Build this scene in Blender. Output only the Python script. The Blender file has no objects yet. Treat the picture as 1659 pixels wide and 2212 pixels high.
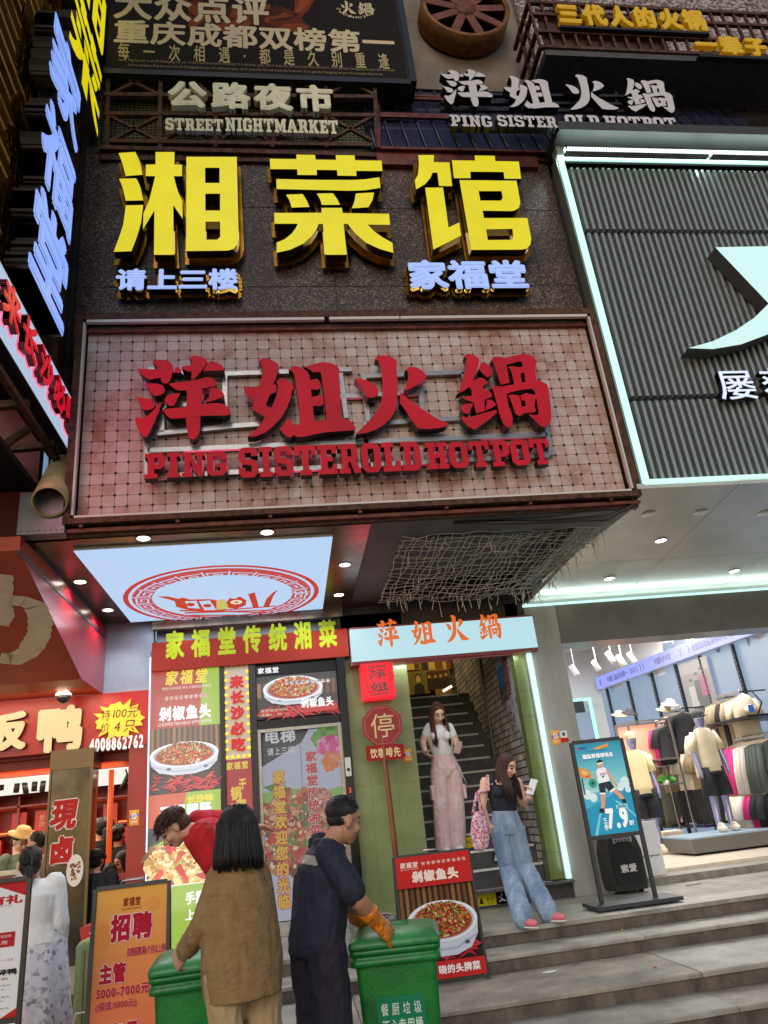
import bpy, math, random
from mathutils import Vector, Matrix, noise as mnoise
random.seed(11)
SC = bpy.context.scene
COL = SC.collection
# ------------------------------------------------------------------ camera
FPX, CX, CY = 1572.0, 829.5, 1106.0           # focal length and centre in a 1659 x 2212 frame
def _axes(yaw, pitch, roll):
    y, p, r = (math.radians(a) for a in (yaw, pitch, roll))
    f = Vector((math.sin(y)*math.cos(p), math.cos(y)*math.cos(p), math.sin(p)))
    rt = Vector((math.cos(y), -math.sin(y), 0)); up = rt.cross(f)
    return (rt*math.cos(r)+up*math.sin(r), up*math.cos(r)-rt*math.sin(r), f)
RT, UP, FW = _axes(9.017, 22.348, -6.362)
cam = bpy.data.cameras.new('camera'); cam.sensor_fit = 'HORIZONTAL'; cam.sensor_width = 36
cam.lens = 36*FPX/1659.0; cam.clip_start = .05; cam.clip_end = 500
camo = bpy.data.objects.new('camera', cam); COL.objects.link(camo)
camo.matrix_world = Matrix(((RT.x, UP.x, -FW.x, 0), (RT.y, UP.y, -FW.y, 0), (RT.z, UP.z, -FW.z, 0), (0, 0, 0, 1)))
SC.camera = camo
# ------------------------------------------------------------------ sky, sun, exposure
SKY, SUN = 0.12, 0.6
w = bpy.data.worlds.new('World'); SC.world = w; w.use_nodes = True
nt = w.node_tree; bg = nt.nodes['Background']; sk = nt.nodes.new('ShaderNodeTexSky'); sk.sky_type = 'NISHITA'
sk.sun_disc = False; sk.sun_elevation = math.radians(22); sk.sun_rotation = math.radians(200)
nt.links.new(sk.outputs[0], bg.inputs[0]); bg.inputs[1].default_value = SKY
sl = bpy.data.lights.new('sun', 'SUN'); sl.energy = SUN; sl.angle = math.radians(25); sl.color = (1, .97, .93)
so = bpy.data.objects.new('sun', sl); COL.objects.link(so)
so.rotation_euler = (math.radians(58), 0, math.radians(-14))
SC.view_settings.view_transform = 'Standard'; SC.view_settings.look = 'None'
SC.view_settings.exposure = 0.0; SC.view_settings.gamma = 1.0
SC.cycles.use_denoising = True
SC.cycles.max_bounces = 6; SC.cycles.diffuse_bounces = 3; SC.cycles.glossy_bounces = 3
SC.cycles.transmission_bounces = 4; SC.cycles.caustics_reflective = False; SC.cycles.caustics_refractive = False
SC.cycles.sample_clamp_indirect = 4.0

# ------------------------------------------------------------------ helpers
def ray(x, y): return RT*((x-CX)/FPX) - UP*((y-CY)/FPX) + FW
def PY(x, y, Y): d = ray(x, y); return d*(Y/d.y)
def PZ(x, y, z): d = ray(x, y); return d*(z/d.z)
def PX(x, y, X): d = ray(x, y); return d*(X/d.x)
V = Vector
def lin(c):
    out = []
    for v in c[:3]:
        v = v/255.0
        out.append(v/12.92 if v <= .04045 else ((v+.055)/1.055)**2.4)
    return tuple(out)
MATS = {}
def mk(name, c, rough=.6, metal=0, bump=0, bscale=60, var=0, vscale=8, emit=0, spec=.5, tint=None, stretch=None, trans=0, alpha=1, coat=0, detail=4, grime=0):
    """procedural material; c is an sRGB base colour"""
    if name in MATS: return MATS[name]
    m = bpy.data.materials.new(name); m.use_nodes = True; n = m.node_tree.nodes; l = m.node_tree.links
    b = n['Principled BSDF']; lc = lin(c)
    b.inputs['Base Color'].default_value = (*lc, 1); b.inputs['Roughness'].default_value = rough
    b.inputs['Metallic'].default_value = metal; b.inputs['Specular IOR Level'].default_value = spec
    if coat: b.inputs['Coat Weight'].default_value = coat
    if trans: b.inputs['Transmission Weight'].default_value = trans
    if emit >= .55: b.inputs['Base Color'].default_value = (*(v*.12 for v in lc), 1)
    if emit:
        b.inputs['Emission Color'].default_value = (*lc, 1); b.inputs['Emission Strength'].default_value = emit
    if var or bump:
        tc = n.new('ShaderNodeTexCoord'); src = tc.outputs['Object']
        if stretch:
            mp = n.new('ShaderNodeMapping'); mp.inputs['Scale'].default_value = stretch
            l.new(src, mp.inputs['Vector']); src = mp.outputs[0]
    if var:
        t = n.new('ShaderNodeTexNoise'); t.inputs['Scale'].default_value = vscale; t.inputs['Detail'].default_value = detail; t.inputs['Roughness'].default_value = .65
        l.new(src, t.inputs['Vector'])
        r = n.new('ShaderNodeValToRGB'); e = r.color_ramp.elements
        lo = tuple(v*(1-var) for v in lc); hi = tuple(min(1, v*(1+var)) for v in lc)
        if tint: lo = lin(tint)
        e[0].position = .35; e[0].color = (*lo, 1); e[1].position = .65; e[1].color = (*hi, 1)
        l.new(t.outputs[0], r.inputs[0])
        if emit < .55: l.new(r.outputs[0], b.inputs['Base Color'])
        if grime:      # stains and gum spots with edges of their own
            g = n.new('ShaderNodeTexNoise'); g.inputs['Scale'].default_value = 11; g.inputs['Detail'].default_value = 8; g.inputs['Roughness'].default_value = .75; l.new(tc.outputs['Object'], g.inputs['Vector'])
            gr = n.new('ShaderNodeValToRGB'); ge = gr.color_ramp.elements; ge[0].position = .56; ge[0].color = (1, 1, 1, 1); ge[1].position = .68; ge[1].color = (1-grime, 1-grime, 1-grime*1.05, 1)
            l.new(g.outputs[0], gr.inputs[0]); mx = n.new('ShaderNodeMix'); mx.data_type = 'RGBA'; mx.blend_type = 'MULTIPLY'; mx.inputs[0].default_value = 1
            l.new(r.outputs[0], mx.inputs[6]); l.new(gr.outputs[0], mx.inputs[7]); l.new(mx.outputs[2], b.inputs['Base Color'])
        if emit: l.new(r.outputs[0], b.inputs['Emission Color'])
    if bump:
        t2 = n.new('ShaderNodeTexNoise'); t2.inputs['Scale'].default_value = bscale; t2.inputs['Detail'].default_value = 3
        l.new(src, t2.inputs['Vector'])
        bp = n.new('ShaderNodeBump'); bp.inputs['Strength'].default_value = bump; bp.inputs['Distance'].default_value = .02
        l.new(t2.outputs[0], bp.inputs['Height']); l.new(bp.outputs[0], b.inputs['Normal'])
    MATS[name] = m; return m
def printmat(kind, strength=0, rough=.5):
    key = 'print_%s_%s' % (kind, strength)
    if key in MATS: return MATS[key]
    m = bpy.data.materials.new(key); m.use_nodes = True; n = m.node_tree.nodes; l = m.node_tree.links
    b = n['Principled BSDF']; a = n.new('ShaderNodeAttribute'); a.attribute_name = 'Col'
    if strength < .3: l.new(a.outputs['Color'], b.inputs['Base Color'])
    else:
        b.inputs['Base Color'].default_value = (.06, .06, .06, 1)
    b.inputs['Roughness'].default_value = rough
    if strength:
        l.new(a.outputs['Color'], b.inputs['Emission Color']); b.inputs['Emission Strength'].default_value = strength
    MATS[key] = m; return m

class MB:
    """collects faces, then becomes ONE mesh object"""
    def __init__(s): s.v = []; s.f = []; s.m = []; s.sm = []
    def add(s, vs, fs, mi=0, smooth=False):
        o = len(s.v); s.v.extend([tuple(p) for p in vs])
        for f in fs: s.f.append([i+o for i in f]); s.m.append(mi); s.sm.append(smooth)
    def quad(s, a, b, c, d, mi=0): s.add([a, b, c, d], [(0, 1, 2, 3)], mi)
    def hexa(s, p, mi=0):   # p: 4 bottom (ccw from above) + 4 top
        s.add(p, [(3, 2, 1, 0), (4, 5, 6, 7), (0, 1, 5, 4), (1, 2, 6, 5), (2, 3, 7, 6), (3, 0, 4, 7)], mi)
    def box(s, x0, x1, y0, y1, z0, z1, mi=0):
        s.hexa([(x0, y0, z0), (x1, y0, z0), (x1, y1, z0), (x0, y1, z0), (x0, y0, z1), (x1, y0, z1), (x1, y1, z1), (x0, y1, z1)], mi)
    def obox(s, M, sx, sy, sz, mi=0):      # box centred at M
        p = [M @ V((a*sx/2, b*sy/2, c*sz/2)) for c in (-1, 1) for a, b in ((-1, -1), (1, -1), (1, 1), (-1, 1))]
        s.hexa(p, mi)
    def bar(s, p, q, w, h=None, mi=0, up=V((0, 0, 1))):
        p = V(p); q = V(q); h = h or w; d = (q-p)
        if d.length < 1e-6: return
        d.normalize(); u = V(up)
        if abs(d.dot(u)) > .95: u = V((0, 1, 0))
        a = d.cross(u).normalized()*w/2; b = a.cross(d).normalized()*h/2
        s.hexa([p-a-b, p+a-b, q+a-b, q-a-b, p-a+b, p+a+b, q+a+b, q-a+b], mi)
    def tube(s, pts, r, n=8, mi=0, cap=True):
        pts = [V(p) for p in pts]; k = len(pts)
        rr = r if isinstance(r, (list, tuple)) else [r]*k
        ring = []; ref = V((0, 0, 1))
        d0 = (pts[1]-pts[0]).normalized()
        if abs(d0.dot(ref)) > .9: ref = V((1, 0, 0))
        a = d0.cross(ref).normalized(); vs = []
        for i, p in enumerate(pts):
            d = (pts[min(i+1, k-1)]-pts[max(i-1, 0)])
            d = d.normalized() if d.length > 1e-9 else d0
            a = (a-d*a.dot(d))
            a = a.normalized() if a.length > 1e-9 else d.orthogonal().normalized()
            b = d.cross(a)
            for j in range(n):
                t = 2*math.pi*j/n; vs.append(p+a*math.cos(t)*rr[i]+b*math.sin(t)*rr[i])
        fs = [(i*n+j, i*n+(j+1) % n, (i+1)*n+(j+1) % n, (i+1)*n+j) for i in range(k-1) for j in range(n)]
        if cap: fs.append(tuple(range(n-1, -1, -1))); fs.append(tuple((k-1)*n+j for j in range(n)))
        s.add(vs, fs, mi, True)
    def rings(s, rings, mi=0, cap=True, smooth=True):
        n = len(rings[0]); k = len(rings); vs = [p for r in rings for p in r]
        fs = [(i*n+j, i*n+(j+1) % n, (i+1)*n+(j+1) % n, (i+1)*n+j) for i in range(k-1) for j in range(n)]
        if cap: fs.append(tuple(range(n-1, -1, -1))); fs.append(tuple((k-1)*n+j for j in range(n)))
        s.add(vs, fs, mi, smooth)
    def lathe(s, c, ax, prof, n=24, mi=0, cap=True):   # prof: (dist along ax, radius)
        c = V(c); ax = V(ax).normalized(); a = ax.orthogonal().normalized(); b = ax.cross(a)
        s.rings([[c+ax*h+(a*math.cos(2*math.pi*j/n)+b*math.sin(2*math.pi*j/n))*max(r, 1e-4) for j in range(n)] for h, r in prof], mi, cap)
    def ell(s, c, rx, ry, rz, n=16, k=10, mi=0, R=None):
        c = V(c); rs = []
        for i in range(k+1):
            t = math.pi*(i/k-.5); t = max(-1.55, min(1.55, t)); ring = []
            for j in range(n):
                p = V((rx*math.cos(t)*math.cos(2*math.pi*j/n), ry*math.cos(t)*math.sin(2*math.pi*j/n), rz*math.sin(t)))
                ring.append(c+(R @ p if R else p))
            rs.append(ring)
        s.rings(rs, mi)
    def prism(s, fr, poly, d0, d1, mi=0, mside=None, holes=()):
        """polygon (frame u,v) from depth d0 (front) to d1; front and back faces tessellated"""
        v2, f2 = tess([poly]+list(holes)); n = len(v2)
        front = [fr(u, v, d0) for u, v in v2]; back = [fr(u, v, d1) for u, v in v2]
        s.add(front, [tuple(f) for f in f2], mi); s.add(back, [tuple(reversed(f)) for f in f2], mside if mside is not None else mi)
        for lp in [poly]+list(holes):
            m = len(lp)
            for i in range(m):
                a = lp[i]; b = lp[(i+1) % m]
                s.add([fr(a[0], a[1], d0), fr(a[0], a[1], d1), fr(b[0], b[1], d1), fr(b[0], b[1], d0)], [(0, 1, 2, 3)], mside if mside is not None else mi)
    def build(s, name, mats, parent=None, loc=None):
        me = bpy.data.meshes.new(name); me.from_pydata(s.v, [], s.f)
        if not isinstance(mats, (list, tuple)): mats = [mats]
        for m in mats: me.materials.append(m)
        me.polygons.foreach_set('material_index', s.m); me.polygons.foreach_set('use_smooth', s.sm)
        me.update(); o = bpy.data.objects.new(name, me); COL.objects.link(o)
        if parent is not None: o.parent = parent
        return o
def tess(loops):
    from mathutils.geometry import tessellate_polygon
    flat = [p for lp in loops for p in lp]
    f = tessellate_polygon([[V((p[0], p[1], 0)) for p in lp] for lp in loops])
    out = []
    for t in f:
        a, b, c = (flat[i] for i in t)
        cr = (b[0]-a[0])*(c[1]-a[1])-(b[1]-a[1])*(c[0]-a[0])
        out.append(t if cr > 0 else (t[0], t[2], t[1]))
    return flat, out
def smooth_loop(pts, k=3):
    """closed Catmull-Rom through the points"""
    n = len(pts); out = []
    for i in range(n):
        p0, p1, p2, p3 = (V(pts[(i+j) % n]) for j in (-1, 0, 1, 2))
        for s_ in range(k):
            t = s_/k
            out.append(tuple(.5*((2*p1)+(p2-p0)*t+(2*p0-5*p1+4*p2-p3)*t*t+(3*p1-p0-3*p2+p3)*t**3)))
    return out
# frames: (u to the right, v up, d outwards from the surface towards the viewer of it)
def FY(Y): return lambda u, v, d=0: V((u, Y-d, v))
def FX(X): return lambda u, v, d=0: V((X+d, u, v))          # wall facing +X, u runs into the depth
def FZ(z): return lambda u, v, d=0: V((u, v, z-d))          # ceiling seen from below
def FR(o, uu, vv):
    o = V(o); uu = V(uu).normalized(); vv = V(vv).normalized(); nn = uu.cross(vv)
    return lambda u, v, d=0: o+uu*u+vv*v+nn*d
def tag(o, label=None, cat=None, group=None, kind=None):
    if label: o['label'] = label
    if cat: o['category'] = cat
    if group: o['group'] = group
    if kind: o['kind'] = kind
    return o
def empty(name, loc=(0, 0, 0), label=None, cat=None, group=None):
    o = bpy.data.objects.new(name, None); COL.objects.link(o); o.location = loc; o.empty_display_size = .1
    return tag(o, label, cat, group)
def under(o, p):
    """parent keeping the part where it was built"""
    o.parent = p; o.matrix_parent_inverse = Matrix.Translation(p.location).inverted(); return o
_BUILD = MB.build
def _build(s, name, mats, parent=None, loc=None):
    o = _BUILD(s, name, mats)
    if parent is not None:
        off = V(parent.location) if parent.type == 'EMPTY' else V((0, 0, 0))
        o.parent = parent; o.matrix_parent_inverse = Matrix.Translation(-off)
    return o
MB.build = _build
# ---- type
_G = {}
def glyph(ch, bold=0):
    """flat glyph in em units; a heavier weight is built from shifted copies, each on its own thin layer k"""
    key = (ch, round(bold, 3))
    if key in _G: return _G[key]
    cu = bpy.data.curves.new('t', 'FONT'); cu.body = ch; cu.offset = 0; cu.resolution_u = 3
    o = bpy.data.objects.new('t', cu); me = bpy.data.meshes.new_from_object(o)
    v0 = [(p.co.x, p.co.y) for p in me.vertices]; f0 = []
    for p in me.polygons:
        f = list(p.vertices)
        a, b, c = (v0[i] for i in f[:3])
        f0.append(f if (b[0]-a[0])*(c[1]-a[1])-(b[1]-a[1])*(c[0]-a[0]) > 0 else f[::-1])
    bpy.data.objects.remove(o); bpy.data.curves.remove(cu); bpy.data.meshes.remove(me)
    vs = [(x, y, 0) for x, y in v0]; fs = list(f0); r = bold
    if r > .002:
        n = 4 if r < .02 else 8
        for k in range(n):
            a = 2*math.pi*(k+.5)/n; dx, dy = r*math.cos(a), r*math.sin(a); m = len(vs)
            vs += [(x+dx, y+dy, k+1) for x, y in v0]; fs += [[i+m for i in f] for f in f0]
    xs = [p[0] for p in vs] or [0, .3]
    adv = 1.0 if ord(ch) > 0x2000 else (max(xs)+.07 if vs else .3)
    _G[key] = (vs, fs, adv); return _G[key]
SLAB = {}
def layout(s, bold=0, vertical=False, gap=0, font=None):
    """flat text: vertices and faces in em units"""
    vs = []; fs = []; x = 0
    for ch in s:
        gv, gf, adv = glyph(ch, bold) if not (font and ch in font) else font[ch]
        o = len(vs)
        if vertical: vs += [(p[0], p[1]-x, p[2] if len(p) > 2 else 0) for p in gv]
        else: vs += [(p[0]+x, p[1], p[2] if len(p) > 2 else 0) for p in gv]
        fs += [[i+o for i in f] for f in gf]
        x += (1.0 if vertical else adv)+gap
    return vs, fs
def fit(vs, u0, v0, u1, v1, shear=0):
    xs = [p[0]+shear*p[1] for p in vs]; ys = [p[1] for p in vs]
    ax, bx, ay, by = min(xs), max(xs), min(ys), max(ys)
    sx = (u1-u0)/max(bx-ax, 1e-6); sy = (v1-v0)/max(by-ay, 1e-6)
    return [(u0+(x-ax)*sx, v0+(p[1]-ay)*sy, p[2] if len(p) > 2 else 0) for x, p in zip(xs, vs)]
def raised(mb, fr, vs, fs, d0, d1, mi=0, ms=1):
    """extrude flat faces from depth d1 (back) to d0 (front)"""
    vs = [p if len(p) > 2 else (p[0], p[1], 0) for p in vs]; st = .0005
    mb.add([fr(u, v, d0-st*k) for u, v, k in vs], fs, mi)
    cnt = {}
    for f in fs:
        for i in range(len(f)):
            a, b = f[i], f[(i+1) % len(f)]
            cnt[(a, b)] = 1
    for (a, b) in cnt:
        if (b, a) not in cnt:
            pa, pb = vs[a], vs[b]
            mb.add([fr(pa[0], pa[1], d0-st*pa[2]), fr(pa[0], pa[1], d1), fr(pb[0], pb[1], d1), fr(pb[0], pb[1], d0-st*pb[2])], [(0, 1, 2, 3)], ms)
class PF:
    """plane with axes; callable as a frame, and q(x, y) finds where a line of sight meets it"""
    def __init__(s, o, uu, vv):
        s.o = V(o); s.u = V(uu).normalized(); s.vv = V(vv).normalized(); s.n = s.u.cross(s.vv)
    def __call__(s, u, v, d=0): return s.o+s.u*u+s.vv*v+s.n*d
    def q(s, x, y):
        d = ray(x, y); p = d*(s.o.dot(s.n)/d.dot(s.n))-s.o
        return (p.dot(s.u), p.dot(s.vv))
    def qb(s, x0, y0, x1, y1):
        xm, ym = (x0+x1)/2, (y0+y1)/2
        return (s.q(x0, ym)[0], s.q(xm, y1)[1], s.q(x1, ym)[0], s.q(xm, y0)[1])
def wallY(Y): return PF((0, Y, 0), (1, 0, 0), (0, 0, 1))
class Print:
    """a printed sheet: flat coloured shapes lying on one another; fractions of the sheet, v measured from the top"""
    def __init__(s, fr, w, h): s.fr = fr; s.w = w; s.h = h; s.v = []; s.f = []; s.c = []; s.d = .001
    def p(s, x, y):
        a, b = s.fr.q(x, y); return (a/s.w, 1-b/s.h)
    def pb(s, x0, y0, x1, y1):
        a, b, c, d = s.fr.qb(x0, y0, x1, y1); return (a/s.w, 1-d/s.h, c/s.w, 1-b/s.h)
    def px(s, pts, col): return s.poly([s.p(*q) for q in pts], col)
    def _add(s, pts, faces, col, step=.00025):
        s.d += step; o = len(s.v); d = s.d
        s.v += [s.fr(p[0]*s.w, (1-p[1])*s.h, d+(p[2]*.00003 if len(p) > 2 else 0)) for p in pts]
        lc = lin(col)
        for f in faces: s.f.append([i+o for i in f]); s.c.append(lc)
    def poly(s, pts, col):
        v2, f = tess([pts]); s._add(v2, [t[::-1] for t in f], col); return s
    def holed(s, loops, col):
        v2, f = tess(loops); s._add(v2, [t[::-1] for t in f], col); return s
    def rect(s, u0, v0, u1, v1, col): return s.poly([(u0, v1), (u1, v1), (u1, v0), (u0, v0)], col)
    def ell(s, u, v, ru, rv, col, n=28, a0=0, a1=360, rot=0):
        pts = []
        for i in range(n):
            t = math.radians(a0+(a1-a0)*i/n); x, y = ru*math.cos(t), rv*math.sin(t)
            pts.append((u+x*math.cos(rot)-y*math.sin(rot)*s.h/s.w, v+x*math.sin(rot)*s.w/s.h+y*math.cos(rot)))
        return s.poly(pts, col)
    def text(s, t, u0, v0, u1, v1, col, bold=.02, vertical=False, gap=0, shear=0, outline=None, font=None, ow=.05):
        for b, c in (((bold+ow), outline), (bold, col)) if outline else ((bold, col),):
            vs, fs = layout(t, b, vertical, gap, font); g = ow*.5*(v1-v0)/max(1, (len(t) if vertical else 1)) if b != bold else 0
            P = fit(vs, u0-g*s.h/s.w, -v1-g, u1+g*s.h/s.w, -v0+g, shear)
            s._add([(p[0], -p[1], p[2]) for p in P], fs, c, .0004)
        return s
    def bits(s, n, u0, v0, u1, v1, cols, size, asp=1.0, inside=None, rnd=random):
        for i in range(n):
            for _ in range(20):
                u, v = rnd.uniform(u0, u1), rnd.uniform(v0, v1)
                if not inside or inside(u, v): break
            else: continue
            k = rnd.randint(4, 6); a = rnd.uniform(0, 6.28); r = size*rnd.uniform(.5, 1.2); q = asp*rnd.uniform(.7, 1.3)
            pts = []
            for j in range(k):
                t = 6.283*j/k; x, y = r*math.cos(t)*q, r*math.sin(t)
                pts.append((u+x*math.cos(a)-y*math.sin(a), v+(x*math.sin(a)+y*math.cos(a))*s.w/s.h))
            s._add(pts, [list(range(k))[::-1]], rnd.choice(cols), .000012)
        s.d += .0003; return s
    def build(s, name, parent=None, lit=0, rough=.5):
        me = bpy.data.meshes.new(name); me.from_pydata([tuple(p) for p in s.v], [], s.f)
        at = me.color_attributes.new('Col', 'FLOAT_COLOR', 'CORNER'); k = 0
        for p, c in zip(me.polygons, s.c):
            for _ in range(p.loop_total): at.data[k].color = (*c, 1); k += 1
        me.materials.append(printmat('lit' if lit else 'paper', lit, rough)); me.update()
        o = bpy.data.objects.new(name, me); COL.objects.link(o)
        if parent is not None:
            off = V(parent.location) if parent.type == 'EMPTY' else V((0, 0, 0))
            o.parent = parent; o.matrix_parent_inverse = Matrix.Translation(-off)
        return o
def lamp(kind, loc, energy, color=(1, 1, 1), size=.1, rot=None, spot=90, sy=None, name='lamp', parent=None):
    L = bpy.data.lights.new(name, kind); L.energy = energy; L.color = color
    if kind == 'AREA':
        L.size = size
        if sy: L.shape = 'RECTANGLE'; L.size_y = sy
    else: L.shadow_soft_size = size
    if kind == 'SPOT': L.spot_size = math.radians(spot); L.spot_blend = .6
    o = bpy.data.objects.new(name, L); COL.objects.link(o); o.location = loc
    if rot: o.rotation_euler = rot
    return o
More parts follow.
